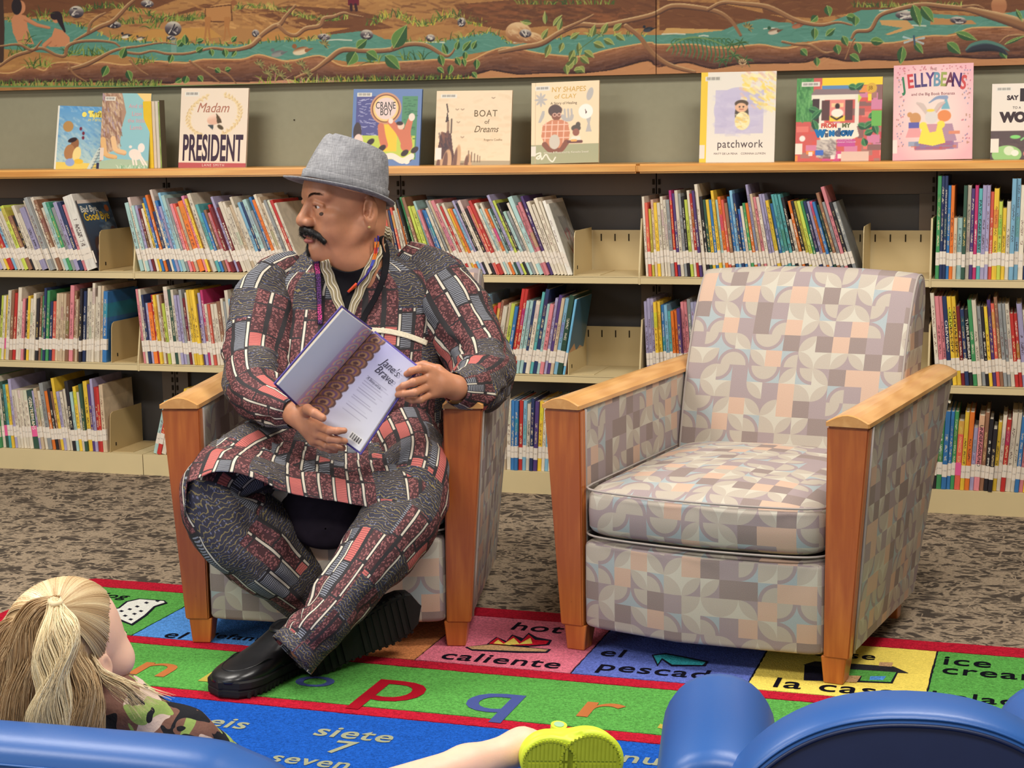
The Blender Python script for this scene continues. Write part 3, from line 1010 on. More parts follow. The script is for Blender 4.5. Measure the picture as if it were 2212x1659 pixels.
# reflection of the pale rock, deer, birds, people
A.rect(370+OX, 84, 382+OX, 118, (150, 176, 166), .5)
A.curve(q([(446, 24), (468, 19), (494, 16), (500, 10)]), [7, 9, 9, 4], (178, 122, 70), hi=(206, 152, 94), lo=(150, 98, 56))
A.poly(q([(442, 16), (500, 9), (503, 45), (470, 49), (443, 46)]), (104, 66, 42))
A.poly(q([(444, 18), (498, 12), (500, 44), (470, 46), (446, 44)]), (188, 132, 78))
for lx, tx in [(446, 442), (452, 454), (488, 484), (494, 500)]: A.curve(q([(lx, 40), (lx-1, 62), (tx, 86)]), [4, 2.2, 1.6], (178, 120, 68), lo=(130, 84, 50))
A.ell(505+OX, 6, 7, 6, (150, 96, 60))
for bx, by, sc, c1, c2 in [(272, 78, 1.1, (40, 38, 44), (226, 214, 192)), (303, 83, .9, (70, 62, 60), (220, 204, 180)), (600, 116, 1.6, (110, 112, 112), (150, 148, 140)), (650, 110, 2.0, (150, 96, 60), (228, 206, 170)), (1400, 64, 1.2, (34, 40, 50), (60, 66, 76)), (1672, 68, 1.5, (110, 80, 60), (214, 196, 170)), (1722, 56, 1.3, (150, 90, 64), (176, 116, 84))]:
    A.ell(bx+OX, by, 9*sc, 4.2*sc, c2, -.25, hi=c1)
    A.ell(bx+OX-7*sc, by-5*sc, 2.6*sc, 2.6*sc, (52, 92, 66) if bx == 1672 else c1)
    A.stroke(q([(bx+6*sc, by-1), (bx+13*sc, by-3*sc)]), [2*sc, .5], c1)
SK = (208, 140, 98)
A.poly(q([(24, 42), (34, 28), (56, 34), (60, 60), (66, 78), (74, 96), (40, 96), (28, 70)]), SK)
A.stroke(q([(54, 40), (80, 54), (106, 60)]), [5, 4, 3], SK, lo=(164, 100, 70))
A.ell(44+OX, 16, 11, 15, SK)
A.ell(36+OX, 14, 11, 18, (44, 36, 40))
A.poly(q([(118, 60), (136, 66), (150, 80), (152, 100), (110, 102), (98, 96), (112, 78)]), SK)
A.ell(121+OX, 40, 8, 10, SK)
A.curve(q([(118, 34), (126, 34), (132, 50), (140, 68)]), [9, 8, 5, 2], (44, 34, 40))
A.stroke(q([(96, 98), (112, 84), (120, 96)]), [5, 5, 4], SK, lo=(170, 104, 72))
A.stroke(q([(1, 0), (4, 60), (2, 130)]), 6, (72, 52, 44), hi=(100, 76, 60))
# standing red figure legs and a leaf-brown owl at top right
A.rect(752+OX, -2, 776+OX, 12, (110, 34, 50)); A.stroke(q([(758, 10), (759, 22)]), 3, (60, 34, 40)); A.stroke(q([(768, 10), (770, 22)]), 3, (60, 34, 40))
A.ell(2158+OX, 12, 17, 20, (176, 116, 78), hi=(196, 140, 96)); A.rect(1410+OX+40, 0, 1450+OX, 4, (190, 60, 50))
# the great root along the bottom
top = [(-60, 150), (20, 158), (60, 142), (95, 152), (110, 138), (150, 134), (190, 140), (220, 134), (270, 140), (330, 132), (400, 136), (440, 128), (520, 128), (560, 118), (620, 132), (690, 120), (740, 142), (800, 138), (860, 134), (960, 128), (1010, 132), (1060, 110), (1100, 102), (1160, 114), (1210, 120), (1260, 122), (1310, 108), (1400, 92), (1420, 96), (1500, 96), (1560, 104), (1640, 96), (1700, 104), (1780, 88), (1860, 92), (1930, 92), (2000, 78), (2060, 76), (2100, 60), (2212, 58), (2270, 50)]
bot = [(2270, 122), (2130, 126), (2050, 122), (1950, 130), (1880, 128), (1830, 132), (1780, 122), (1740, 134), (1600, 138), (1540, 148), (1480, 134), (1420, 146), (1400, 130), (1320, 150), (1250, 158), (1180, 158), (1120, 160), (1060, 152), (1000, 166), (900, 170), (800, 170), (700, 172), (620, 174), (520, 178), (420, 180), (300, 178), (180, 176), (90, 176), (20, 180), (-60, 176)]
A.poly(q(top+bot), (126, 82, 60))
ft = lambda x: np.interp(x, [p[0] for p in top], [p[1] for p in top])
fb = lambda x: np.interp(x, [p[0] for p in bot[::-1]], [p[1] for p in bot[::-1]])
for x in range(-55, 2260, 7):
    t, b_ = ft(x), fb(x)
    for k in range(7):
        f = (k+R.random())/7
        y = t+(b_-t)*f
        c = np.array((176, 118, 78))*(1-f)+np.array((74, 48, 46))*f+np.array([R.gauss(0, 9)]*3)
        x2 = x+R.uniform(14, 34)
        A.stroke([(x+OX, y), (x2+OX, ft(x2)+(fb(x2)-ft(x2))*f)], R.uniform(1, 2.6), c, alpha=.6, soft=1.4)
A.curve(q(top), 1.4, (216, 170, 110))
A.curve(q(bot), 1.6, (58, 36, 34))
# pale sand under the root, grass at the left and middle
A.poly(q([(340, 186), (400, 176), (520, 178), (640, 172), (640, 200), (340, 200)]), (206, 150, 110))
A.poly(q([(1010, 170), (1060, 152), (1120, 162), (1180, 158), (1250, 160), (1320, 152), (1400, 132), (1420, 146), (1480, 136), (1540, 150), (1600, 140), (1740, 136), (1780, 124), (1830, 134), (1880, 130), (1950, 132), (2050, 124), (2130, 128), (2270, 124), (2270, 200), (1010, 200)]), (196, 138, 92))
A.mottle(1070, 130, 2330, 200, [(206, 150, 100), (180, 122, 80)], 260, 4, 5, .05, .4, lambda x, y: y > fb(x-OX)+3)
A.stroke(q([(-60, 187), (420, 186), (1106, 170)]), 2.0, (110, 146, 92))
for gx in range(-50, 350, 5): A.grass(gx+OX, 184, 3, 15, .45, GR+[(150, 160, 90)])
for gx in list(range(640, 1010, 6)): A.grass(gx+OX, 176-(gx-640)*.015, 3, 13, .45, GR+[(190, 184, 60)])
for gx in range(560, 740, 14): A.grass(gx+OX, 180, 2, 26, .7, [(150, 176, 60), (196, 196, 120), (190, 140, 120)])
for gx, gy in [(140, 120), (160, 116), (190, 120), (210, 118), (230, 116), (80, 140), (70, 146), (100, 144), (300, 138), (320, 134), (880, 128), (905, 128), (810, 134), (60, 110), (30, 120), (60, 90), (330, 60), (90, 36)]: A.grass(gx+OX, gy, 9, 24, .7, GR)
# branches
BR = (150, 106, 72)
HI, LO = (222, 186, 134), (78, 50, 42)


def br(pts, w): A.curve(q(pts), w, BR, hi=HI, lo=LO)


br([(160, 88), (190, 72), (215, 58), (240, 48), (258, 32), (276, 12), (290, 0)], [2, 4, 5, 5, 4.5, 4, 3])
br([(190, 72), (196, 50), (212, 36), (228, 28)], [3.5, 3, 3, 2])
br([(540, 102), (565, 76), (590, 58), (605, 52), (618, 34), (638, 12)], [4, 5, 6, 5.5, 4, 2.5])
br([(602, 56), (620, 72), (640, 76), (660, 62), (690, 56), (700, 40), (720, 36), (742, 28), (760, 32), (785, 36)], [4, 4, 4.5, 5, 5, 4.5, 4, 3, 2, 1])
br([(0, 142), (30, 122), (60, 112), (90, 104), (120, 118), (140, 120), (146, 100), (170, 90), (210, 88), (245, 92), (258, 100)], [3, 4, 4, 3.5, 3, 4, 4, 3.5, 3, 2.5, 2])
br([(150, 150), (190, 138), (240, 112), (268, 104), (300, 100), (350, 92), (380, 96)], [4, 5, 3.5, 3, 2.5, 2, 1.2])
br([(268, 112), (300, 116), (330, 110), (360, 116), (400, 116), (430, 110), (460, 104), (500, 108), (540, 100), (560, 84)], [3, 3, 2.5, 3, 3, 3, 3, 4, 5, 5])
br([(640, 168), (680, 150), (710, 128), (740, 108), (790, 110), (840, 108), (880, 96), (920, 98), (960, 120), (975, 116), (985, 100)], [3, 4, 6, 6, 5, 5.5, 5, 5, 3.5, 2.5, 1.5])
br([(845, 108), (856, 90), (870, 70)], [4, 3.5, 3])
br([(1080, 112), (1130, 102), (1170, 94), (1210, 70), (1250, 54), (1300, 56), (1350, 46), (1410, 32), (1450, 14), (1500, 16), (1550, 26), (1580, 46), (1600, 76)], [5, 6, 6, 5.5, 6, 6, 5.5, 5.5, 6, 6, 5, 4, 3])
br([(1220, 62), (1260, 44), (1282, 32)], [4, 3, 2])
br([(1352, 56), (1380, 78), (1400, 104), (1420, 124), (1450, 142), (1500, 156)], [5, 5, 5, 5, 5, 4])
br([(1530, 20), (1560, 6), (1600, 8), (1660, 16), (1720, 44), (1770, 54), (1810, 48), (1840, 54)], [4, 4, 4.5, 6, 5, 4, 3, 2])
br([(1840, 82), (1850, 68), (1880, 64), (1900, 34), (1940, 20), (1990, 10), (2040, 14), (2090, 20), (2130, 30), (2180, 44), (2240, 64)], [3, 4, 4.5, 4.5, 5, 5, 5, 6, 9, 12, 14])
br([(2080, 14), (2110, 12), (2126, 18)], [3, 2, 1.2])
br([(1690, 90), (1720, 96), (1750, 98), (1780, 114), (1800, 112)], [2.5, 3, 3, 3, 2])
br([(1826, 128), (1838, 98), (1846, 84)], [1.5, 1.5, 2])
br([(2160, 92), (2180, 78), (2230, 76)], [1.5, 2.5, 3])
br([(0, 100), (40, 96), (70, 108), (90, 88)], [2, 3, 3, 1.5])
br([(146, 136), (160, 160), (186, 176)], [2.5, 2, 1.2])
br([(280, 130), (300, 150), (320, 162)], [2.2, 2.5, 1])
br([(410, 132), (450, 160), (475, 178)], [2.5, 2.5, 1.2])
br([(450, 146), (490, 160), (510, 180)], [2.2, 2.2, 1.2])
# leaves
LG = (96, 132, 66)
for x, y, L, w_, a in [(232, 142, 26, 9, 2.0), (262, 126, 26, 9, -1.2), (275, 152, 24, 8, 1.2), (372, 118, 20, 7, 1.9), (384, 100, 20, 8, -.9), (400, 96, 22, 8, -1.6), (424, 112, 18, 7, -.6), (455, 106, 16, 6, 1.3), (485, 106, 18, 7, 1.4), (404, 164, 18, 8, 1.9), (428, 164, 16, 7, .9), (392, 170, 16, 7, 2.6), (465, 148, 14, 6, .7), (486, 152, 14, 6, -.3), (500, 90, 16, 6, -.8), (510, 110, 16, 5, 2.2), (425, 90, 16, 6, -.3),
                        (965, 118, 26, 7, -1.9), (985, 108, 22, 6, -1.3), (1000, 110, 28, 7, -.9), (1020, 106, 20, 6, -1.1), (950, 118, 26, 8, 1.3), (985, 124, 20, 7, 1.1), (1005, 112, 18, 6, 1.6), (1030, 128, 22, 7, 1.6), (975, 140, 22, 7, 1.8), (1000, 126, 18, 6, 1.3), (1020, 156, 16, 6, .9), (945, 146, 18, 6, .7)]:
    A.leaf(x+OX, y, L, w_, a, LG, (190, 206, 120), (46, 82, 50))
for x, y, L, w_, a in [(1148, 50, 24, 6, 3.3), (1178, 52, 28, 5, -1.6), (1195, 56, 30, 6, -.9), (1206, 66, 28, 6, -1.3), (1170, 84, 26, 6, -1.0), (1188, 96, 30, 7, 1.9), (1216, 92, 22, 6, 1.9), (1232, 84, 24, 6, -.6), (1250, 92, 30, 6, 1.5), (1278, 80, 28, 7, -1.3), (1300, 74, 28, 7, -1.1), (1325, 66, 24, 7, -.7), (1330, 74, 24, 7, .6), (1304, 84, 26, 7, .5), (1282, 92, 26, 8, .4), (1240, 108, 26, 7, 2.0), (1262, 110, 26, 8, .6), (1246, 122, 26, 8, 2.2), (1254, 122, 24, 8, .7), (1238, 134, 24, 8, 2.4), (1250, 144, 18, 8, .8), (1222, 140, 22, 7, 1.4), (1240, 152, 18, 7, -.1)]:
    A.leaf(x+OX, y, L, w_, a, (148, 158, 84), (206, 206, 130), (92, 108, 60))
A.curve(q([(1242, 140), (1248, 112), (1280, 86), (1300, 70)]), .9, (90, 120, 74))
for x, y, L, w_, a in [(850, 104, 58, 16, -1.05), (768, 112, 34, 14, 2.1), (792, 112, 30, 12, .6), (832, 120, 44, 13, .75), (770, 104, 30, 10, -.7), (1880, 128, 20, 0, 0), (1972, 10, 50, 12, 1.25), (1990, 14, 44, 12, .9), (1950, 100, 40, 10, 1.7), (1975, 92, 30, 8, .9), (2046, 92, 38, 11, .7), (2064, 70, 50, 9, .35), (1786, 12, 24, 9, 1.3), (1766, 34, 20, 8, 2.4), (1828, 34, 26, 9, .3), (1760, 60, 26, 8, 1.6), (1784, 78, 26, 7, -.7), (1820, 78, 24, 8, 1.1), (1848, 34, 22, 9, 1.6), (1880, 88, 30, 9, .1), (1836, 118, 26, 9, .6), (1850, 92, 24, 9, 1.3), (1806, 96, 22, 9, 1.3), (1764, 124, 20, 7, 1.5), (1730, 106, 20, 8, .8), (2160, 108, 24, 8, .9), (2195, 20, 30, 5, 1.1), (2170, 96, 50, 4, -.4)]:
    if L > 20 or w_ > 0: A.leaf(x+OX, y, L, max(w_, 1), a, (98, 138, 72), (188, 200, 120), (56, 92, 58))
# fern
for i in range(14):
    x = 1450+i*9
    A.curve(q([(x, 92-8*math.sin(i*.2)), (x+6, 104+i*1.1), (x+2, 118+i*1.6)]), [1.4, 1.6, .6], (70, 116, 78), hi=(150, 176, 108))
    A.curve(q([(x, 90-8*math.sin(i*.2)), (x+8, 84), (x+18, 86+i)]), [1.2, 1.4, .6], (60, 104, 74), hi=(140, 168, 104))
A.curve(q([(1440, 110), (1456, 94), (1500, 80), (1560, 96), (1600, 130)]), 1.4, (120, 150, 90))
for x, y in [(1580, 96), (1600, 92), (1585, 120), (1610, 130), (1560, 130)]:
    for a in np.linspace(0, 6, 7): A.curve(q([(x, y), (x+8*math.cos(a), y+6*math.sin(a)), (x+18*math.cos(a), y+14*math.sin(a)+3)]), [1.2, 1.5, .5], (60, 96, 60), hi=(140, 160, 96))
for x, y in [(560, 140), (590, 150), (620, 146), (650, 140), (578, 160), (606, 164), (662, 158), (700, 96), (1615, 60)]:
    for a in np.linspace(-2.6, .8, 6): A.leaf(x+OX, y, 13, 2.2, a, (104, 104, 62), (176, 160, 100), (60, 52, 40))
# salamander, snail, dragonfly
A.curve(q([(2090, 110), (2104, 104), (2130, 100), (2156, 104), (2176, 118)]), [4, 9, 11, 8, 2], (52, 56, 66), hi=(82, 112, 116), lo=(34, 36, 44))
A.curve(q([(2086, 108), (2100, 96), (2130, 90), (2160, 98), (2180, 110)]), [1, 3, 3.5, 3, 1], (88, 130, 116))
A.ell(1604+OX, 134, 9, 7, (206, 174, 130)); A.stroke(q([(1590, 142), (1612, 142)]), 2, (176, 126, 90))
for a in range(5): A.stroke(q([(1604, 138), (1604+9*math.cos(-2.8+a*.6), 136+8*math.sin(-2.8+a*.6))]), .6, (74, 50, 40))
for dx, dy in [(-22, -6), (-20, 6), (22, -4), (20, 8)]: A.stroke(q([(1974, 86), (1974+dx, 86+dy)]), [1, 2.4], (186, 206, 206), alpha=.85)
A.stroke(q([(1974, 78), (1976, 96)]), 2, (60, 90, 110))
A.a *= 0.93
MUP = 165
A.a = np.vstack([A.a[1:MUP+1][::-1], A.a])          # the painting goes on above the part in view
A.h += MUP


def laid_grid(name, art, org, ex, ez, nx, nz, mat, parent, thick_dir, px=None, mapper=None):
    """a grid of nx x nz cells whose points take the colour painted at their place"""
    i = np.arange(nx+1)/nx
    j = np.arange(nz+1)/nz
    I, J = np.meshgrid(i, j)
    V = np.array(org)+I[..., None]*np.array(ex)+J[..., None]*np.array(ez)
    if mapper is None: X, Y = I*(art.w-1), (1-J)*(art.h-1)
    else: X, Y = mapper(V)
    X, Y = np.clip(X, 0, art.w-1.001), np.clip(Y, 0, art.h-1.001)
    x0, y0 = X.astype(int), Y.astype(int)
    fx, fy = (X-x0)[..., None], (Y-y0)[..., None]
    a = art.a
    c = (a[y0, x0]*(1-fx)+a[y0, x0+1]*fx)*(1-fy)+(a[y0+1, x0]*(1-fx)+a[y0+1, x0+1]*fx)*fy
    C = lin(np.clip(c, 0, 255))
    return mesh(name, V.reshape(-1, 3), grid_faces(nz+1, nx+1), mat, parent, col=C.reshape(-1, 3))


MY = 0.262                                       # front face of the mural boards (they stand off the wall)
zb = 1.3935


def mural_map(V):
    q_ = V-CAM
    z = q_@FW
    # the strip is drawn in the photograph's own frame, carried once onto the board
    return 1106+CF*(q_@RT)/z+OX, 829.5-CF*(q_@UP)/z+MUP


xm = hitplane(1417.2, 80, (0, MY, 0), (0, 1, 0))[0]
zb = hitplane(1417, 160, (0, MY, 0), (0, 1, 0))[2]
ztopv = zb+0.31
for a_, b_, nm in ((hitplane(-50, 100, (0, MY, 0), (0, 1, 0))[0], xm-0.0012, 'left'), (xm+0.0012, hitplane(2262, 100, (0, MY, 0), (0, 1, 0))[0], 'right')):
    root = MB().box(a_, b_, MY+0.0008, WALL_Y-0.0005, zb, zb+.40).build('mural_panel', simple('mural_board_edge', (96, 66, 48), 0.7))
    tag(root, 'painted mural board %s of the seam, river, roots and %s' % (nm, 'seated figures' if nm == 'left' else 'a swimming duck'), 'mural', 'painted nature mural boards above the shelf')
    n = int((b_-a_)/0.0021)
    laid_grid('painted_scene', A, (a_, MY, zb), (b_-a_, 0, 0), (0, 0, 0.40), n, 190, M['paint'], root, None, mapper=mural_map)

# ------------------------------------------------------------------ books standing face out on the wooden top
def cover_book(u0, u1, v0, v1, ang=0.0, T=0.010, base=(230, 225, 210), lab='', paint=None, texts=(), lean=8.0, sticker=True, yb=0.150, depth_u=None):
    """a face-out book from its photo box; texts: (string, x, y, size, rgb, dict) in cover fractions"""
    z = ZTOP
    p0, p1 = hitplane(u0, v1, (0, yb, 0), (0, 1, 0)), hitplane(u1, v1, (0, yb, 0), (0, 1, 0))
    W = p1[0]-p0[0]
    ta = math.radians(lean)
    topz = hitplane((u0+u1)/2, v0, (0, yb+0.03, 0), (0, 1, 0))[2]
    H = (topz-z)/math.cos(ta)
    n = int(150)
    art = Art(n, int(n*H/W), base)
    if paint: paint(art, art.w, art.h)
    if sticker:
        art.rect(art.w*.06, art.h*.045, art.w*.27, art.h*.10, (226, 220, 206))
        for k in range(12): art.rect(art.w*(.075+k*.015), art.h*.055, art.w*(.081+k*.015), art.h*.085, (92, 88, 86))
    bm_ = MB().box(0, W, 0.0006, 0.003, 0, H, 0).box(0, W, T-0.0025, T, 0, H).box(0, 0.0025, 0.002, T-0.001, 0, H)
    o = bm_.build('display_book', simple('cover_board', tuple(np.array(base)*.9), .4))
    MB().box(0.003, W-0.003, 0.0032, T-0.0027, 0.003, H-0.003).build('page_block', M['pages'], o)
    laid_grid('front_cover', art, (0, 0, 0), (W, 0, 0), (0, 0, H), n, int(n*H/W), M['vcol'], o, None)
    for t_, x, y, sz, rgb, kw in texts:
        sy = kw.pop('sy', 1.0)
        rz = kw.pop('rz', 0)
        tx = text_mesh('title_lettering', t_, sz*H, flat(rgb), o, 0.0, **kw)
        tx.matrix_local = Matrix.Translation((x*W, -0.0006, (1-y)*H)) @ Matrix.Rotation(math.radians(90), 4, 'X') @ Matrix.Rotation(rz, 4, 'Z') @ Matrix.Diagonal((1, sy, 1, 1))
    if sticker == 2:
        MB().box(-0.0004, W*.085, -0.0009, -0.0003, H*.1, H*.24).build('spine_label', M['sticker'], o)
    yy = yb
    o.matrix_world = Matrix.Translation((p0[0], yy, z+0.0005)) @ Matrix.Rotation(ang, 4, 'Y') @ Matrix.Rotation(-ta, 4, 'X')
    return tag(o, lab, 'book', 'picture books displayed face out on the wooden top')


NOIR = (52, 42, 50)


def pv_turtle(a, w, h):
    for y in range(h): a.rect(0, y, w, y+1, tuple(np.array((96, 156, 206))*(1-y/h)+np.array((196, 214, 200))*(y/h)))
    a.mottle(0, 0, w, h, [(120, 176, 214), (206, 220, 216), (84, 140, 196)], 260, 6, 2, .5, .3)
    a.rect(0, h*.88, w, h, (234, 204, 100)); a.rect(0, 0, w*.03, h, (236, 230, 214))
    a.ell(w*.2, h*.32, w*.09, h*.085, (184, 140, 84))
    for pts in [[(.9, .22), (.86, .5), (.74, .72), (.6, 1)], [(.97, .22), (1.0, .5), (1.0, .72), (.9, .8), (.76, 1)]]: a.curve([(x*w, y*h) for x, y in pts], [2, 3, 5, 6], (206, 216, 206), lo=(90, 110, 120))
    for y in (.4, .45, .58, .62, .66): a.stroke([(w*(.9-(y-.22)*.3), h*y), (w, h*y)], 1.6, (120, 140, 146))
    for y in np.linspace(.25, .95, 16): a.stroke([(w*(.92-(y-.22)*.38), h*y), (w*(.98-(y-.22)*.1), h*(y-.03))], .6, (96, 112, 122))
    a.ell(w*.33, h*.62, w*.07, h*.12, (150, 100, 66), .3); a.ell(w*.25, h*.72, w*.09, h*.12, (176, 124, 78), .2); a.ell(w*.38, h*.75, w*.07, h*.12, (240, 214, 140), .2)
    a.ell(w*.29, h*.53, w*.08, h*.035, (50, 36, 40), -.3); a.ell(w*.42, h*.86, w*.08, h*.04, (234, 190, 60)); a.ell(w*.27, h*.88, w*.08, h*.06, (150, 170, 214))
    for x, y in [(.42, .35), (.47, .42), (.47, .49)]: a.ell(w*x, h*y, 3.4, 4, (120, 40, 60))
    a.rect(w*.73, h*.87, w*.78, h*.96, (50, 50, 80)); a.rect(w*.78, h*.87, w*.83, h*.96, (236, 230, 216)); a.rect(w*.83, h*.87, w*.88, h*.96, (196, 50, 50))


def pv_lion(a, w, h):
    for y in range(h): a.rect(0, y, w, y+1, tuple(np.array((150, 196, 196))*(1-y/h)+np.array((140, 190, 200))*(y/h)))
    a.poly([(w*.7, 0), (w, 0), (w, h*.16), (w*.85, h*.1)], (240, 204, 130))
    a.poly([(0, 0), (w*.4, 0), (w*.5, h*.25), (w*.42, h*.45), (w*.4, h*.65), (w*.3, h*.75), (w*.1, h*.8), (0, h*.95)], (176, 140, 116))
    a.mottle(0, 0, w*.42, h*.75, [(206, 176, 146), (140, 100, 84), (224, 196, 160), (170, 150, 170), (150, 116, 90)], 260, 6, 2.4, 1.2, .6)
    a.curve([(w*.05, h*.62), (w*.12, h*.8), (w*.32, h*.84)], [9, 7, 6], (226, 180, 120), lo=(190, 140, 90))
    a.curve([(w*.26, h*.6), (w*.32, h*.74), (w*.5, h*.78)], [8, 7, 7], (232, 190, 140), lo=(200, 150, 110))
    a.poly([(0, h*.9), (w*.3, h*.86), (w, h*.88), (w, h), (0, h)], (170, 190, 160))
    for x in range(int(w*.4), w, 4): a.grass(x, h*.98, 2, 12, .5, [(120, 170, 130), (170, 204, 170), (220, 226, 206)])
    a.ell(w*.72, h*.8, w*.13, h*.07, (238, 222, 208), .3); a.ell(w*.84, h*.71, w*.07, h*.06, (240, 226, 214)); a.ell(w*.62, h*.7, 5, 4, (236, 222, 210))
    for x0, x1 in [(.66, .7), (.72, .76), (.8, .9), (.84, .96)]: a.stroke([(w*x0, h*.82), (w*x1, h*.93)], 2.6, (238, 224, 210))
    a.rect(0, h*.72, w*.08, h*.88, (226, 206, 190))


def pv_madam(a, w, h):
    a.rect(0, h*.93, w, h, (186, 84, 84))
    for sgn, cx in ((-1, .5), (1, .5)):
        for t in np.linspace(-1.2, 1.15, 15):
            x, y = w*(cx+sgn*.38*math.cos(t)), h*(.34+.26*math.sin(t))
            for s2 in (-.7, .7): a.leaf(x, y, 10, 2.6, -t*sgn*(1 if sgn > 0 else 1)+(math.pi if sgn < 0 else 0)-1.57+s2, (224, 196, 146), (236, 214, 170), (206, 174, 124))
    a.ell(w*.5, h*.39, w*.1, h*.065, (222, 176, 150), -.2, hi=(238, 206, 184)); a.poly([(w*.53, h*.31), (w*.6, h*.38), (w*.62, h*.43), (w*.55, h*.44)], (84, 66, 44))
    a.ell(w*.6, h*.485, w*.05, h*.025, (84, 68, 44), .5); a.poly([(w*.41, h*.46), (w*.5, h*.455), (w*.49, h*.52)], (70, 74, 76))


def pv_crane(a, w, h):
    a.rect(w*.05, h*.09, w*.4, h*.66, (84, 84, 140)); a.rect(w*.72, h*.09, w*.94, h*.9, (84, 140, 100)); a.rect(w*.12, h*.6, w*.92, h*.9, (190, 204, 84)); a.rect(w*.42, h*.45, w*.66, h*.8, (244, 196, 60))
    for k in range(60):
        x, y = a.r.uniform(w*.07, w*.38), a.r.uniform(h*.12, h*.6); a.stroke([(x, y), (x+a.r.uniform(2, 10), y+a.r.uniform(-2, 2))], .6, (186, 186, 214))
        x, y = a.r.uniform(w*.73, w*.9), a.r.uniform(h*.12, h*.7); a.stroke([(x, y), (x+a.r.uniform(2, 8), y)], .6, (54, 100, 76))
    a.ell(w*.48, h*.25, w*.225, h*.205, (206, 150, 116)); a.ell(w*.48, h*.25, w*.2, h*.18, (110, 64, 40)); a.ell(w*.48, h*.25, w*.185, h*.168, (240, 200, 130)); a.ell(w*.48, h*.25, w*.155, h*.14, (228, 204, 196))
    a.curve([(w*.55, h*.42), (w*.7, h*.55), (w*.8, h*.7)], [6, 9, 11], (206, 118, 88)); a.curve([(w*.84, h*.4), (w*.8, h*.55), (w*.8, h*.72)], [6, 8, 13], (206, 118, 88)); a.curve([(w*.42, h*.48), (w*.44, h*.6), (w*.48, h*.72)], [7, 8, 8], (206, 118, 88))
    a.ell(w*.71, h*.47, w*.05, h*.05, (230, 200, 176)); a.ell(w*.69, h*.44, w*.05, h*.025, (60, 44, 44)); a.ell(w*.86, h*.36, w*.045, h*.05, (240, 216, 200)); a.ell(w*.56, h*.41, w*.035, h*.035, (240, 216, 200))
    a.ell(w*.08, h*.56, w*.06, h*.13, (70, 56, 56)); a.ell(w*.1, h*.68, w*.07, h*.1, (236, 204, 190))
    for x, y in [(.45, .76), (.78, .82), (.92, .78), (.28, .68), (.84, .9)]: a.ell(w*x, h*y, w*.06, h*.035, (60, 44, 44), -.6)
    a.curve([(w*.45, h*.88), (w*.6, h*.86), (w*.75, h*.92), (w*.88, h*.86)], 6, (238, 222, 206)); a.ell(w*.82, h*.93, w*.04, h*.03, (240, 226, 210), -.6)


def pv_boat(a, w, h):
    a.mottle(0, 0, w, h, [(232, 206, 172), (226, 198, 160)], 120, 8, 2, 0, .4)
    a.rect(0, h*.93, w, h, (176, 160, 130)); a.rect(w*.1, h*.96, w*.45, h, (140, 116, 92))
    a.poly([(.15*w, .27*h), (.18*w, .42*h), (.13*w, .42*h)], (66, 46, 44)); a.stroke([(w*.14, h*.18), (w*.16, h*.28)], 1.3, (70, 50, 46)); a.stroke([(w*.165, h*.42), (w*.17, h*.58)], 2.4, (150, 120, 96)); a.stroke([(w*.21, h*.38), (w*.21, h*.56)], 1.4, (80, 60, 52))
    a.poly([(.08*w, .55*h), (.21*w, .57*h), (.24*w, .78*h), (.3*w, h), (.05*w, h), (.04*w, .76*h)], (92, 62, 58))
    a.mottle(w*.06, h*.58, w*.2, h*.75, [(70, 50, 56), (130, 84, 66)], 40, 6, 1.6, 1.3, .5)
    for cx, wd, hh in [(.07, .05, .1), (.16, .065, .22), (.29, .05, .28), (.44, .05, .16)]: a.ell(w*cx, h, w*wd, h*hh, (206, 164, 124), .12, lo=(150, 108, 80)); a.ell(w*(cx-.02), h*.99, w*wd*.5, h*hh*.8, (120, 84, 70), .1)
    for x in (.45, .49, .53, .57, .6): a.stroke([(w*x, h*(.8+.1*(x-.45)*5)), (w*x, h*.95)], .8, (120, 96, 76))
    for x, y in [(.3, .42), (.36, .62), (.28, .25), (.75, .1), (.35, .25)]: a.stroke([(w*x-3, h*y-1), (w*x, h*y+1), (w*x+3, h*y-1)], .7, (150, 120, 96))
    a.rect(w*.01, h*.76, w*.09, h*.92, (232, 224, 212))


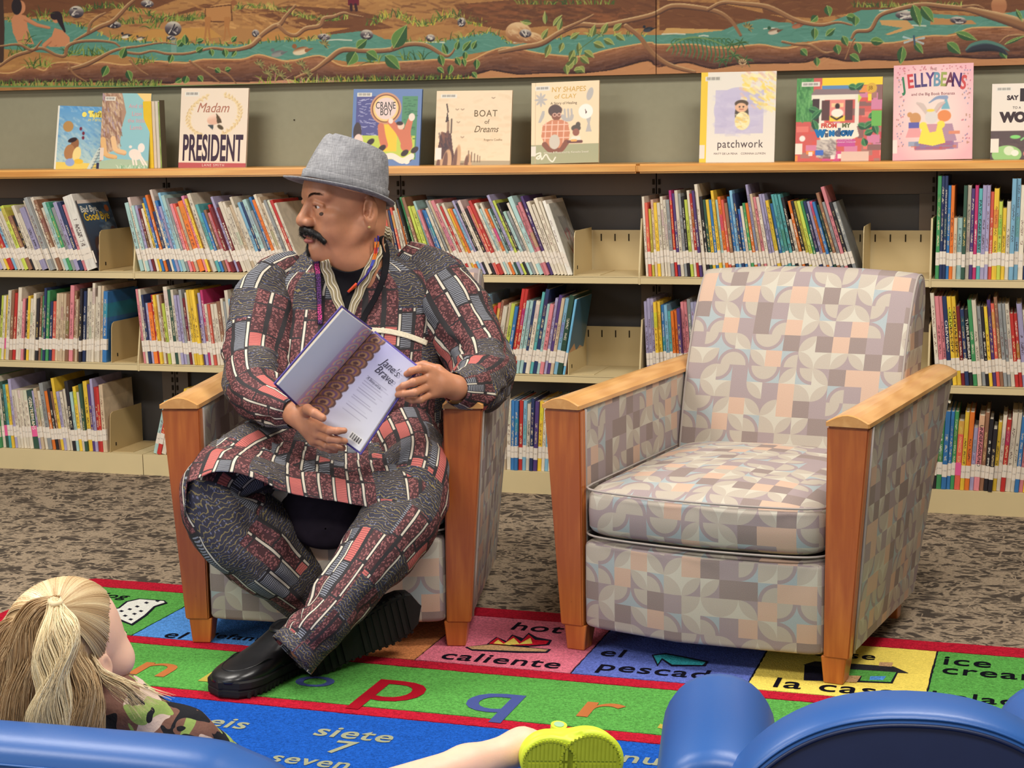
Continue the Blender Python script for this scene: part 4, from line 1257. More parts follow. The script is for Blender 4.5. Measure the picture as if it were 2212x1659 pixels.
def pv_clay(a, w, h):
    G_ = (184, 178, 172)
    a.rect(0, h*.76, w, h, (166, 166, 130)); a.rect(w*.06, 0, w*.063, h, (196, 170, 136))
    for k in range(8): a.ell(w*(.14+.05*math.cos(k*.78)), h*(.21+.05*math.sin(k*.78)), w*.045, h*.014, G_, k*.78)
    a.ell(w*.14, h*.21, w*.035, h*.035, G_); a.poly([(.1*w, .49*h), (.16*w, .35*h), (.2*w, .35*h), (.19*w, .42*h), (.14*w, .49*h)], G_)
    a.curve([(w*.46, h*.42), (w*.5, h*.46), (w*.58, h*.46), (w*.6, h*.42)], 4, G_); [a.stroke([(w*x, h*.34), (w*(x+.01), h*.44)], 2.2, G_) for x in (.49, .54, .59)]
    a.ell(w*.86, h*.16, w*.045, h*.08, G_, .3); a.poly([(.8*w, .44*h), (.88*w, .44*h), (.86*w, .52*h), (.89*w, .62*h), (.8*w, .62*h), (.83*w, .52*h)], G_)
    a.ell(w*.35, h*.35, w*.1, h*.075, (84, 62, 58)); a.ell(w*.37, h*.41, w*.07, h*.06, (136, 80, 58)); a.ell(w*.36, h*.34, w*.095, h*.05, (84, 62, 58))
    for x in (.345, .41): a.ell(w*x, h*.4, w*.03, h*.024, (236, 190, 170)); a.ell(w*x, h*.4, w*.018, h*.015, (120, 70, 52))
    a.poly([(.3*w, .46*h), (.44*w, .46*h), (.54*w, .5*h), (.57*w, .62*h), (.55*w, .76*h), (.4*w, .82*h), (.2*w, .76*h), (.15*w, .66*h), (.17*w, .52*h)], (206, 132, 96))
    for y in (.52, .6, .68): a.stroke([(w*.16, h*y), (w*.56, h*y)], 1.1, (244, 196, 172))
    for x in (.22, .31, .4, .49): a.stroke([(w*x, h*.48), (w*(x-.02), h*.76)], 1.1, (244, 196, 172))
    a.curve([(w*.2, h*.76), (w*.28, h*.83), (w*.38, h*.82)], [6, 5, 4], (136, 80, 60)); a.curve([(w*.52, h*.74), (w*.44, h*.83), (w*.36, h*.82)], [6, 5, 4], (136, 80, 60))
    a.ell(w*.345, h*.73, w*.08, h*.09, (206, 196, 180))
    a.ell(w*.8, h*.37, w*.105, h*.09, (244, 238, 226)); a.poly([(.79*w, .34*h), (.82*w, .38*h), (.8*w, .4*h)], (80, 40, 40))
    a.ell(w*.66, h*.57, w*.07, h*.04, (84, 76, 66)); a.ell(w*.69, h*.53, w*.035, h*.035, (84, 76, 66)); a.ell(w*.66, h*.62, w*.05, h*.045, (150, 90, 72))
    a.poly([(.6*w, .67*h), (.72*w, .67*h), (.74*w, .75*h), (.56*w, .75*h)], (236, 226, 206)); a.stroke([(w*.55, h*.735), (w*.74, h*.735)], 3, (110, 66, 60)); a.stroke([(w*.6, h*.72), (w*.66, h*.72)], 2.4, (234, 170, 90))
    a.curve([(w*.06, h*.88), (w*.14, h*.86), (w*.12, h*.93), (w*.08, h*.92), (w*.14, h*.89), (w*.16, h*.94), (w*.22, h*.88), (w*.27, h*.94), (w*.32, h*.97), (w*.36, h*.92)], 1.4, (238, 232, 214))
    a.rect(0, h*.78, w*.07, h*.9, (226, 218, 204))


def pv_patch(a, w, h):
    a.rect(0, 0, w*.09, h, (238, 200, 60)); a.ell(w*.5, h*.42, w*.32, h*.25, (200, 192, 214)); a.rect(w*.2, h*.2, w*.84, h*.68, (198, 190, 214), .9)
    a.mottle(w*.2, h*.2, w*.84, h*.7, [(186, 178, 206), (214, 208, 222)], 60, 9, 2, 0, .3)
    a.mottle(w*.56, 0, w, h*.42, [(246, 214, 96), (240, 226, 160), (250, 236, 180), (226, 190, 176)], 130, 7, 1.4, .6, .6, lambda x, y: y < h*.46-(w-x)*.55+18)
    a.ell(w*.55, h*.46, w*.09, h*.13, (84, 74, 66)); a.ell(w*.545, h*.385, w*.085, h*.062, (226, 176, 140)); a.ell(w*.545, h*.35, w*.09, h*.04, (90, 74, 60)); a.ell(w*.54, h*.39, w*.075, h*.048, (230, 182, 146))
    a.ell(w*.56, h*.54, w*.1, h*.1, (240, 226, 170)); a.mottle(w*.48, h*.46, w*.64, h*.62, [(248, 238, 200), (234, 200, 110), (210, 190, 150)], 40, 5, 1.5, .3, .6)
    for x in (.52, .57): a.ell(w*x, h*.385, 1.6, 1.6, (50, 40, 40))
    a.stroke([(w*.52, h*.41), (w*.545, h*.415), (w*.57, h*.41)], .6, (160, 70, 60)); a.rect(0, h*.8, w*.07, h*.95, (228, 220, 206))


def pv_window(a, w, h):
    cs = [(214, 92, 84), (206, 84, 132), (232, 146, 76), (170, 120, 110), (226, 122, 110), (190, 70, 84), (140, 100, 96), (210, 130, 160)]
    rr_ = random.Random(9)
    for k in range(90):
        x, y = rr_.uniform(-.05, 1)*w, rr_.uniform(.05, 1)*h; a.rect(x, y, x+rr_.uniform(.06, .2)*w, y+rr_.uniform(.05, .14)*h, rr_.choice(cs))
    a.rect(0, 0, w*.2, h*.52, (84, 150, 84)); a.mottle(w*.02, 0, w*.18, h*.5, [(60, 120, 70), (120, 180, 110)], 90, 5, 2, 1.4, .5)
    a.rect(w*.3, 0, w, h*.09, (240, 206, 50)); a.rect(w*.3, h*.09, w*.75, h*.15, (96, 140, 186)); a.poly([(.17*w, .2*h), (.22*w, .13*h), (.7*w, .13*h), (.73*w, .2*h)], (140, 120, 122))
    a.rect(w*.18, h*.2, w*.72, h*.26, (236, 226, 206)); a.rect(w*.19, h*.25, w*.27, h*.56, (70, 54, 56)); a.rect(w*.27, h*.22, w*.33, h*.55, (236, 228, 210)); a.rect(w*.68, h*.2, w*.73, h*.58, (232, 222, 204))
    a.rect(w*.3, h*.27, w*.66, h*.51, (96, 66, 66)); a.rect(w*.39, h*.26, w*.57, h*.52, (232, 140, 130)); a.rect(w*.39, h*.45, w*.57, h*.52, (240, 206, 70)); a.rect(w*.41, h*.3, w*.55, h*.35, (240, 200, 150))
    a.ell(w*.48, h*.34, w*.027, h*.035, (60, 40, 44)); a.ell(w*.48, h*.42, w*.07, h*.05, (240, 234, 216)); a.stroke([(w*.41, h*.46), (w*.47, h*.495)], 1.4, (60, 40, 44)); a.stroke([(w*.54, h*.46), (w*.48, h*.495)], 1.4, (60, 40, 44))
    a.poly([(.26*w, .54*h), (.7*w, .54*h), (.74*w, .7*h), (.64*w, .74*h), (.3*w, .74*h), (.23*w, .64*h)], (236, 228, 208)); a.rect(w*.25, h*.74, w*.48, h*.94, (190, 180, 172))
    a.mottle(w*.26, h*.74, w*.48, h*.95, [(120, 110, 110), (214, 204, 190)], 60, 4, 2, .5, .5)
    for x, y, L, a_ in [(.72, .56, 20, .4), (.8, .6, 20, -.6), (.84, .48, 18, -.4), (.8, .68, 18, -.4), (.14, .36, 24, .3), (.18, .5, 26, -.8), (.2, .5, 24, 1.2), (.6, .1, 18, .3), (.68, .14, 18, -.6), (.82, .82, 16, -1.9), (.9, .55, 22, 1.2)]: a.leaf(w*x, h*y, L, 6, a_, (60, 120, 76), (110, 170, 110), (40, 84, 60))
    a.rect(w*.88, h*.4, w, h*.58, (110, 180, 84)); a.ell(w*.87, h*.13, w*.06, h*.06, (216, 170, 60)); a.rect(w*.83, h*.2, w*.87, h*.28, (240, 214, 60)); a.poly([(.72*w, .2*h), (.76*w, .24*h), (.72*w, .3*h)], (200, 214, 90))
    for x, y in [(.16, .88), (.42, .92), (.5, .91)]: a.rect(w*x, h*y, w*(x+.045), h*(y+.05), (240, 220, 210))
    a.rect(w*.24, h*.86, w*.33, h*.92, (70, 110, 196)); a.rect(w*.49, h*.73, w*.7, h*.82, (196, 84, 150)); a.rect(w*.54, h*.88, w*.86, h, (222, 190, 172)); a.rect(0, h*.78, w*.085, h*.91, (234, 224, 206)); a.ell(w*.08, h*.72, w*.035, h*.035, (240, 230, 220))


def pv_jelly(a, w, h):
    for y in range(h):
        for x0 in (0,): pass
    yy, xx = np.mgrid[0:a.h, 0:a.w].astype(float)
    d = np.clip(np.hypot((xx-w/2)/(w*.6), (yy-h*.5)/(h*.6)), 0, 1)[..., None]**2
    a.a = np.array((240, 218, 206.))*(1-d)+np.array((234, 176, 182.))*d
    for k in range(90):
        x = a.r.choice([a.r.uniform(.04, .14), a.r.uniform(.86, .96)])*w; a.ell(x, a.r.uniform(.02, .85)*h, 1.0, 1.3, a.r.choice([(190, 90, 110), (120, 120, 160), (170, 120, 90)]))
    for k in range(30): a.ell(a.r.uniform(.1, .9)*w, a.r.uniform(.02, .06)*h, 1, 1.2, (190, 100, 110))
    for k in range(26): a.rect(w*(.18+.6*a.r.random()), h*(.8+.08*a.r.random()), w*(.26+.6*a.r.random()), h*(.82+.08*a.r.random()), a.r.choice([(150, 110, 150), (206, 120, 90), (120, 150, 180), (190, 90, 100)]), .7)
    a.ell(w*.28, h*.56, w*.07, h*.06, (206, 150, 96)); a.ell(w*.21, h*.52, 5, 5, (206, 150, 96)); a.rect(w*.2, h*.6, w*.33, h*.66, (96, 96, 170)); a.poly([(.2*w, .66*h), (.34*w, .66*h), (.36*w, .76*h), (.16*w, .76*h)], (232, 160, 160))
    a.ell(w*.64, h*.54, w*.085, h*.06, (230, 140, 80)); a.poly([(.6*w, .47*h), (.66*w, .34*h), (.71*w, .47*h)], (120, 176, 190)); a.curve([(w*.66, h*.35), (w*.55, h*.35), (w*.45, h*.4)], [4, 3, 1], (140, 156, 186))
    a.poly([(.56*w, .62*h), (.74*w, .62*h), (.8*w, .8*h), (.56*w, .8*h)], (176, 140, 160))
    for s_, x in ((-1, .42), (1, .52)): a.curve([(w*x, h*.5), (w*(x+s_*.06), h*.43), (w*(x+s_*.12), h*.4)], [4, 5, 2], (210, 190, 180), lo=(206, 150, 150))
    a.ell(w*.48, h*.55, w*.08, h*.07, (222, 214, 206)); a.ell(w*.47, h*.48, w*.05, h*.015, (240, 210, 80)); a.poly([(.38*w, .62*h), (.6*w, .62*h), (.66*w, .82*h), (.5*w, .85*h), (.32*w, .82*h)], (244, 222, 80)); a.ell(w*.38, h*.64, w*.05, h*.04, (244, 222, 80)); a.ell(w*.6, h*.63, w*.05, h*.04, (244, 222, 80))
    a.poly([(.42*w, .62*h), (.56*w, .62*h), (.54*w, .7*h), (.46*w, .71*h)], (206, 150, 160)); a.rect(w*.7, h*.7, w*.84, h*.73, (220, 140, 110)); a.rect(0, h*.78, w*.055, h*.92, (236, 220, 210))


def pv_worm(a, w, h):
    a.rect(0, h*.62, w, h, (84, 66, 66)); a.mottle(0, h*.64, w, h, [(100, 80, 78), (70, 54, 56)], 60, 6, 2, 0, .4)
    a.ell(w*.22, h*.93, w*.2, h*.12, (150, 196, 120)); a.ell(w*.25, h*.88, w*.07, h*.06, (214, 224, 190)); a.ell(w*.33, h*.91, w*.05, h*.04, (240, 232, 214)); a.ell(w*.33, h*.7, w*.07, h*.025, (130, 210, 110))
    for p_ in [(.45, .74), (.5, .68), (.6, .97)]: a.curve([(w*p_[0]-6, h*p_[1]), (w*p_[0], h*p_[1]-4), (w*p_[0]+5, h*p_[1]+2)], 1.8, (130, 200, 120))
    a.curve([(w*.9, h*.75), (w*.6, h*.74), (w*.5, h*.8), (w*.62, h*.86), (w*.6, h*.94), (w*.48, h*.92)], 6, (206, 120, 114), hi=(226, 150, 140))
    a.rect(0, h*.72, w*.11, h*.9, (232, 222, 206))


cover_book(116, 240, 227, 362, 0.045, lab='blue picture book with a turtle and a tower, leftmost on the wooden top', base=(120, 170, 210), paint=pv_turtle, sticker=False, lean=9, yb=0.125,
           texts=[('o  Turtle', .62, .12, .10, (246, 226, 110), dict(bold=.004)), ('in Paris, Fr', .7, .205, .075, (246, 226, 110), {})])
cover_book(214, 319, 200, 362, 0.03, lab='picture book with a tawny lion and white lamb, second from left on the top', base=(150, 190, 196), paint=pv_lion, lean=8, yb=0.095, T=0.006,
           texts=[('And the', .72, .17, .075, (226, 160, 166), {}), ('Lion', .72, .27, .085, (226, 160, 166), {}), ('the little', .72, .36, .075, (226, 160, 166), {}), ('Lamb', .72, .45, .085, (226, 160, 166), {})])
cover_book(385, 530, 189, 360, 0.02, lab='cream picture book titled Madam President with laurel wreath and rose', base=(232, 214, 192), paint=pv_madam, lean=8, yb=0.13,
           texts=[('Madam', .48, .25, .17, (176, 116, 96), dict(shear=.35, sx=.9)), ('PRESIDENT', .5, .765, .165, (62, 44, 62), dict(bold=.0012, sx=1.02, sy=2.75)), ('LANE SMITH', .52, .965, .045, (240, 214, 200), dict(spacing=1.3))])
cover_book(757, 905, 191, 358, 0.02, lab='blue bordered picture book titled Crane Boy behind the grey hat', base=(104, 130, 178), paint=pv_crane, lean=8, yb=0.13,
           texts=[('CRANE', .48, .215, .085, (60, 60, 60), dict(sy=1.5)), ('BOY', .49, .30, .085, (60, 60, 60), dict(sy=1.5))])
cover_book(938, 1101, 195, 359, 0.012, lab='pale square picture book titled Boat of Dreams with a ruined castle', base=(236, 212, 178), paint=pv_boat, lean=8, yb=0.13,
           texts=[('BOAT', .66, .31, .125, (112, 92, 66), dict(sx=.92, spacing=1.15)), ('of', .68, .42, .085, (120, 100, 76), {}), ('Dreams', .67, .52, .125, (112, 92, 66), dict(shear=.4, sx=.85)), ('Rogerio Coelho', .77, .66, .04, (150, 126, 96), {})])
cover_book(1147, 1293, 178, 353, -0.018, lab='peach and green picture book titled Many Shapes of Clay', base=(240, 214, 176), paint=pv_clay, lean=8, yb=0.12,
           texts=[('NY SHAPES', .55, .095, .088, (214, 174, 90), dict(shear=.1)), ('of CLAY', .5, .18, .078, (220, 180, 96), dict(shear=.1)), ('A Story of Healing', .48, .262, .045, (110, 96, 80), {}), ('written & illustrated by Kenesha Sneed', .52, .865, .036, (232, 226, 206), {})])
cover_book(1510, 1672, 155, 352, 0.004, lab='white and yellow picture book titled patchwork above the empty armchair', base=(232, 224, 210), paint=pv_patch, lean=7, yb=0.12,
           texts=[('patchwork', .54, .80, .125, (84, 70, 74), dict(sx=.86, spacing=1.1)), ('MATT DE LA PENA    CORINNA LUYKEN', .54, .905, .032, (130, 116, 116), {})])
cover_book(1717, 1902, 168, 347, 0.0, lab='colourful picture book titled From My Window, right of patchwork', base=(206, 96, 90), paint=pv_window, lean=8, yb=0.12,
           texts=[('FROM', .39, .575, .07, (206, 84, 74), dict(bold=.001)), ('MY', .59, .575, .07, (110, 120, 84), dict(bold=.001)), ('W', .29, .67, .1, (30, 116, 176), dict(bold=.004)), ('i', .365, .67, .09, (90, 96, 110), dict(bold=.004)), ('N', .425, .67, .075, (30, 116, 176), dict(bold=.003)), ('d', .495, .66, .12, (84, 96, 120), dict(bold=.003)), ('OW', .6, .67, .075, (30, 96, 150), dict(bold=.003)),
                  ('OTAVIO JUNIOR', .57, .745, .026, (240, 200, 220), {}), ('VANINA STARKOFF', .6, .775, .026, (240, 200, 220), {}), ('JB', .865, .13, .06, (140, 96, 30), {})])
cols = [(60, 130, 90), (206, 70, 76), (84, 70, 120), (84, 70, 120), (96, 70, 130), (110, 150, 170), (160, 170, 90), (120, 60, 80), (84, 50, 110), (206, 80, 80)]
jt = [(c, .13+i*.083, .185-.02*math.sin(i/9*3.14)+(.02 if i in (0, 9) else 0), .135, cols[i], dict(sy=1.5, bold=.001, rz=(4.5-i)*.03)) for i, c in enumerate('JELLYBEANS')]
cover_book(1928, 2100, 140, 342, -0.012, lab='pink picture book titled The Jellybeans with animals in costumes', base=(236, 190, 190), paint=pv_jelly, lean=7, yb=0.12, sticker=False,
           texts=jt+[('THE', .5, .052, .04, (150, 90, 90), {}), ('and the Big Book Bonanza', .5, .31, .042, (150, 80, 90), {})])
cover_book(2139, 2300, 180, 338, 0.0, lab='white and brown picture book titled Say Hello to a Worm, rightmost', base=(232, 220, 204), paint=pv_worm, lean=8, yb=0.12,
           texts=[('SAY', .28, .19, .08, (60, 46, 50), dict(bold=.001)), ('H', .46, .16, .2, (50, 38, 44), dict(bold=.004)), ('TO A', .34, .32, .045, (70, 56, 60), {}), ('WORM', .42, .45, .17, (60, 44, 48), dict(bold=.003))])
# the thick open-paged yellow book behind the lion book
p0 = hitplane(318, 360, (0, .13, 0), (0, 1, 0))
o = empty('open_paged_book', (p0[0], .12, ZTOP+.0005), -0.25, label='thick book with a yellow front page and green edged leaves, standing open', cat='book')
for x, wd, rgb, nm, sl in [(0, .038, (240, 200, 60), 'yellow_page', 0), (.036, .014, (222, 204, 180), 'page_leaf', .004), (.048, .014, (216, 206, 190), 'page_leaf', .008), (.058, .012, (210, 200, 180), 'page_leaf', .01)]:
    MB().box(x, x+wd, sl, sl+.0012, 0, .235).build(nm, flat(rgb, .5), o)
MB().box(.064, .072, .008, .012, 0, .232).build('green_page', simple('green_printed_page', (150, 176, 96), .5, .3, .4, 30), o)
MB().box(.071, .074, .006, .03, 0, .238).build('back_cover', flat((84, 76, 60)), o)
# dark rim screw in the wall
tag(MB().box(*[v for p in [(hitplane(636, 259, (0, WALL_Y, 0), (0, 1, 0))[0],)] for v in (p[0]-.002, p[0]+.002)], WALL_Y-.004, WALL_Y, hitplane(636, 259, (0, WALL_Y, 0), (0, 1, 0))[2]-.002, hitplane(636, 259, (0, WALL_Y, 0), (0, 1, 0))[2]+.002).build('wall_screw', M['slot']), 'small dark screw in the wall left of the hat', 'screw')


# the book with its dark front cover turned to view at the end of the upper left row
def lean_cover(u, z, lean, T, H, D, base, edge, lab, paint, texts, group='picture books on the shelves with a cover in view'):
    x = ux(u, z)
    a = math.radians(lean)
    o = MB().box(0, T, 0, D, 0, H, 0.0015).build('picture_book', flat(edge, .4))
    n = 110
    art = Art(n, int(n*H/D), base)
    paint(art, art.w, art.h)
    # right-hand face: runs back from the spine
    laid_grid('front_cover', art, (T+.0004, 0, 0), (0, D, 0), (0, 0, H), n, int(n*H/D), M['vcol'], o, None)
    MB().box(.002, T-.002, .004, D+.001, .002, H+.0002).build('page_block', M['pages'], o)
    MB().box(-.0004, T*.9, -.0006, 0, .03, .075).build('spine_label', M['sticker'], o)
    for t_, yy, zz, sz, rgb, kw in texts:
        tx = text_mesh('title_lettering', t_, sz, flat(rgb), o, 0, **kw)
        tx.matrix_local = Matrix.Translation((T+.0009, yy*D, zz*H)) @ Matrix.Rotation(math.radians(90), 4, 'Z') @ Matrix.Rotation(math.radians(90), 4, 'X')
    o.matrix_world = Matrix.Translation((x, .012, z+.0006)) @ Matrix.Rotation(-a, 4, 'Y')
    return tag(o, lab, 'book', group)


def pv_bye(a, w, h):
    for y in range(h): a.rect(0, y, w, y+1, tuple(np.array((70, 96, 120))*(1-y/h)+np.array((60, 50, 56))*(y/h)))
    a.rect(0, 0, w, h*.05, (230, 214, 200)); a.mottle(w*.5, h*.05, w, h*.5, [(96, 130, 160), (60, 76, 96), (150, 160, 160)], 60, 8, 2, 0, .35); a.ell(w*.85, h*.14, w*.07, h*.05, (196, 110, 60))
    for x, y, r_ in [(.3, .66, .17), (.6, .56, .14), (.85, .48, .1)]: a.ell(w*x, h*y, w*r_, h*r_*.8, (90, 66, 60)); a.ell(w*x, h*(y+.06), w*r_*.75, h*r_*.6, (214, 190, 176)); a.ell(w*(x-.04), h*(y+.05), 4, 5, (60, 30, 34)); a.ell(w*(x+.05), h*(y+.05), 4, 5, (60, 30, 34))
    a.rect(w*.2, h*.84, w*.5, h*.95, (206, 180, 90)); a.rect(w*.1, h*.74, w*.7, h*.84, (84, 50, 50))


lean_cover(209, Z1, 18, .006, .262, .215, (70, 60, 66), (60, 54, 56), 'dark picture book reading Bad Bye, Good Bye on its cover', pv_bye,
           [('Bad Bye,', .3, .865, .034, (235, 230, 215), dict(bold=.0006)), ('Good Bye', .46, .755, .042, (244, 200, 60), dict(bold=.0008))])


def pv_scrib(a, w, h):
    a.mottle(0, 0, w, h, [(176, 176, 166), (150, 152, 146), (190, 188, 176)], 80, 8, 2, .4, .4)
    for k in range(9): a.curve([(w*.3+k*6, h*.2), (w*.35+k*5, h*.35), (w*.4+k*4, h*.42)], 1.1, (84, 80, 84))
    a.mottle(w*.4, h*.4, w*.9, h*.85, [(170, 60, 66), (110, 90, 80)], 24, 6, 2, 1.2, .6)


lean_cover(1230, Z1, 19, .009, .245, .19, (176, 174, 164), (226, 220, 206), 'pale grey picture book with scribbled cover beside cream bookend', pv_scrib, [])


def pv_blue(a, w, h):
    a.rect(0, 0, w, h*.7, (66, 112, 140)); a.poly([(0, h*.7), (w*.3, h*.6), (w*.5, h*.72), (w*.7, h*.66), (w, h*.72), (w, h), (0, h)], (206, 160, 120))


lean_cover(1213, Z2, -10, .008, .255, .2, (60, 104, 134), (120, 186, 220), 'sky blue picture book with sandy cover, right end of middle shelf', pv_blue, [])
# a book that has slipped flat behind the empty armchair
x = ux(1945, Z2)
o = MB().box(0, .2, 0, .24, 0, .008, .001).build('fallen_book', flat((170, 172, 150)))
o.matrix_world = Matrix.Translation((x-.03, .01, Z2+.03)) @ Matrix.Rotation(math.radians(26), 4, 'Y')
MB().box(.003, .2005, -.0004, .238, .0015, .0065).build('page_block', M['pages'], o)
tag(o, 'green grey book slumped on the middle shelf behind the empty armchair', 'book')
# ------------------------------------------------------------------ armchairs
def superpt(a, rx, ry, e):
    c, s_ = math.cos(a), math.sin(a)
    return rx*math.copysign(abs(c)**e, c), ry*math.copysign(abs(s_)**e, s_)


def pillow(x0, x1, y0, y1, z0, z1, bow=0.0, crown=0.0, e=0.22, nu=40, nv=14, ev=.35):
    """soft box: superellipse plan, rounded section, front (y0) bowed out by bow and top crowned"""
    cx, cy, cz = (x0+x1)/2, (y0+y1)/2, (z0+z1)/2
    V = []
    for j in range(nv+1):
        b = -math.pi/2+math.pi*j/nv
        cr, sz = superpt(b, 1, 1, ev)
        for i in range(nu):
            a = 2*math.pi*i/nu
            px, py = superpt(a, 1, 1, e)
            x, y, z = cx+px*cr*(x1-x0)/2, cy+py*cr*(y1-y0)/2, cz+sz*(z1-z0)/2
            fr = max(0, -py*cr)
            k = 1-((x-cx)/((x1-x0)/2))**2
            y -= bow*fr*max(0, k)
            if sz > 0: z += crown*sz*(1-abs(px*cr)**2)*(1-abs(py*cr)**3)
            V.append((x, y, z))
    F = grid_faces(nv+1, nu, True)
    return np.array(V), F


def tile_uv(me, off=(0, 0)):
    l = me.uv_layers.new(name='UVMap')
    for p in me.polygons:
        n = p.normal
        a = max(range(3), key=lambda i: abs(n[i])*(1.15 if i == 1 else 1))
        for li in p.loop_indices:
            c = me.vertices[me.loops[li].vertex_index].co
            l.data[li].uv = ((c[1]+.4, c[2]) if a == 0 else ((c[0], c[2]+(0 if a == 1 else c[1])) if a == 1 else (c[0], c[1]+.33)))


def armchair(loc, rz, lab):
    root = empty('armchair', loc, rz, label=lab, cat='armchair', group='upholstered armchairs with wooden arms')
    W = 0.652
    for side in (0, 1):
        mir = lambda x: x if side == 0 else W-x
        # tapered front post, its inner edge plumb, its outer edge leaning out
        mb = MB()
        pts = [(-0.014, 0.058), (0.042, 0.058), (0.040, 0.563), (-0.050, 0.563)]
        V, F = [], []
        bm = bmesh.new()
        fv = [bm.verts.new((mir(px), y, pz)) for y in (0.0, 0.032) for px, pz in pts]
        for f in [(0, 1, 2, 3), (7, 6, 5, 4), (0, 4, 5, 1), (1, 5, 6, 2), (2, 6, 7, 3), (3, 7, 4, 0)]: bm.faces.new([fv[i] for i in f])
        bmesh.ops.recalc_face_normals(bm, faces=bm.faces)
        bmesh.ops.bevel(bm, geom=bm.edges[:], offset=0.003, segments=2, affect='EDGES')
        me = bpy.data.meshes.new('front_post')
        bm.to_mesh(me)
        bm.free()
        link_mesh('front_post', me, M['post'], root)
        # legs
        for yl, h_, b0, b1, sl in ((0.004, 0.06, 0.043, 0.056, 0.0), (0.545, 0.075, 0.03, 0.045, 0.03)):
            bm = bmesh.new()
            cxl = (0.021 if yl < .1 else 0.03)
            q8 = []
            for z, w_, dy in ((0.0005, b0, 0), (h_, b1, -sl)):
                for sx_, sy_ in ((-1, 0), (1, 0), (1, 1), (-1, 1)):
                    q8.append(bm.verts.new((mir(cxl+sx_*w_/2), yl+dy+sy_*w_*1.05, z)))
            for f in [(3, 2, 1, 0), (4, 5, 6, 7), (0, 1, 5, 4), (1, 2, 6, 5), (2, 3, 7, 6), (3, 0, 4, 7)]: bm.faces.new([q8[i] for i in f])
            bmesh.ops.recalc_face_normals(bm, faces=bm.faces)
            bmesh.ops.bevel(bm, geom=bm.edges[:], offset=0.002, segments=1, affect='EDGES')
            me = bpy.data.meshes.new('leg')
            bm.to_mesh(me)
            bm.free()
            link_mesh('leg', me, M['post'], root)
        # arm cap with a domed section
        n = 9
        V = []
        for y in (-0.008, -0.004, 0.84, 0.86):
            s_ = 1.0 if 0 <= y+.004 <= .845 else .93
            for i in range(n):
                t = i/(n-1)
                V.append((mir(-0.006+(t-.5)*0.094*s_), y, 0.5665+(0.008+.017*math.sin(math.pi*t))*s_))
            for i in range(n):
                t = 1-i/(n-1)
                V.append((mir(-0.006+(t-.5)*0.094*s_), y, 0.5655))
        F = grid_faces(4, 2*n, True).tolist()
        F += [tuple(range(2*n))[::-1], tuple(range(3*2*n, 4*2*n))]
        mbx = MB().add(V, F)
        cap = mbx.build('arm_cap', M['arm'], root)
        # upholstered side: outline narrows to the floor and towards the back
        sidepts = []
        ny, nz = 16, 12
        V = []
        for ix in (0, 1):
            for j in range(nz+1):
                z = 0.062+(0.5640-0.062)*j/nz
                f = j/nz
                yb = 0.60+0.23*f**1.1
                for i in range(ny+1):
                    y = 0.033+(yb-0.033)*i/ny
                    if ix == 0: x = -0.012-0.034*f-0.006*math.sin(math.pi*f)*math.sin(math.pi*i/ny)
                    else: x = 0.036
                    V.append((mir(x), y, z))
        m_ = (ny+1)*(nz+1)
        F = []
        for ix in (0, 1): F += [tuple(int(k)+ix*m_ for k in f) for f in grid_faces(nz+1, ny+1)]
        rim = [i for i in range(ny+1)]+[(j*(ny+1)+ny) for j in range(1, nz+1)]+[nz*(ny+1)+i for i in range(ny-1, -1, -1)]+[j*(ny+1) for j in range(nz-1, 0, -1)]
        for a, b_ in zip(rim, rim[1:]+rim[:1]): F.append((a, b_, b_+m_, a+m_))
        mb = MB().add(V, F)
        o = mb.build('side_panel', M['fabric'], root)
        tile_uv(o.data)
        Vp, Fp, _ = tube([(mir(-0.0155), .036, .064), (mir(-0.033), .036, .3), (mir(-0.0495), .036, .562)], .0032, 6, 2)
        MB().add(Vp, Fp).build('piping', M['piping'], o, smooth=True)
        Vp, Fp, _ = tube([(mir(.0405), .030, .07), (mir(.0405), .030, .3), (mir(.0405), .030, .562)], .003, 6, 2)
        MB().add(Vp, Fp).build('piping', M['piping'], o, smooth=True)
    # front panel below the seat
    V, F = pillow(.0425, W-.0425, .004, .60, .056, .263, bow=.042, e=.05, nu=72, nv=16, ev=.09)
    o = mesh('front_panel', V, F, M['fabric'], root, True)
    tile_uv(o.data)
    # seat cushion with piped edges
    V, F = pillow(.041, W-.041, -.006, .68, .266, .394, bow=.034, crown=.026, e=.16, nv=18)
    cu = mesh('seat_cushion', V, F, M['fabric'], root, True)
    tile_uv(cu.data)
    for zz, cr in ((.383, 0), (.277, 0)):
        pts = []
        for i in range(41):
            x = .047+(W-.094)*i/40
            k = 1-((x-W/2)/(W/2-.041))**2
            ed = 0.012*max(0, (abs(x-W/2)/(W/2-.047)))**14
            pts.append((x, -.0045-.033*k+ed*2, zz))
        pts = [(.043, .6, zz), (.0425, .06, zz)]+pts+[(W-.0425, .06, zz), (W-.043, .6, zz)]
        Vp, Fp, _ = tube(pts, .0026, 6, 1)
        MB().add(Vp, Fp).build('piping', M['piping'], cu, smooth=True)
    # reclined back: section in the y-z plane swept across, corners rounded
    sec = [(.600, .28), (.625, .40), (.655, .52), (.70, .64), (.75, .735), (.79, .79), (.825, .815), (.865, .81), (.885, .78), (.88, .70), (.85, .56), (.80, .40), (.74, .28)]
    sec = catmull(sec, 4)
    xs = [.038, .040, .046, .056, .10, .2, .33, .46, .55, W-.056, W-.046, W-.040, W-.038]
    ins = [.018, .008, .002, 0, 0, 0, 0, 0, 0, 0, .002, .008, .018]
    cy, cz = sec[:, 0].mean(), sec[:, 1].mean()
    V, U = [], []
    arc = np.concatenate([[0], np.cumsum(np.linalg.norm(np.diff(sec, axis=0), axis=1))])
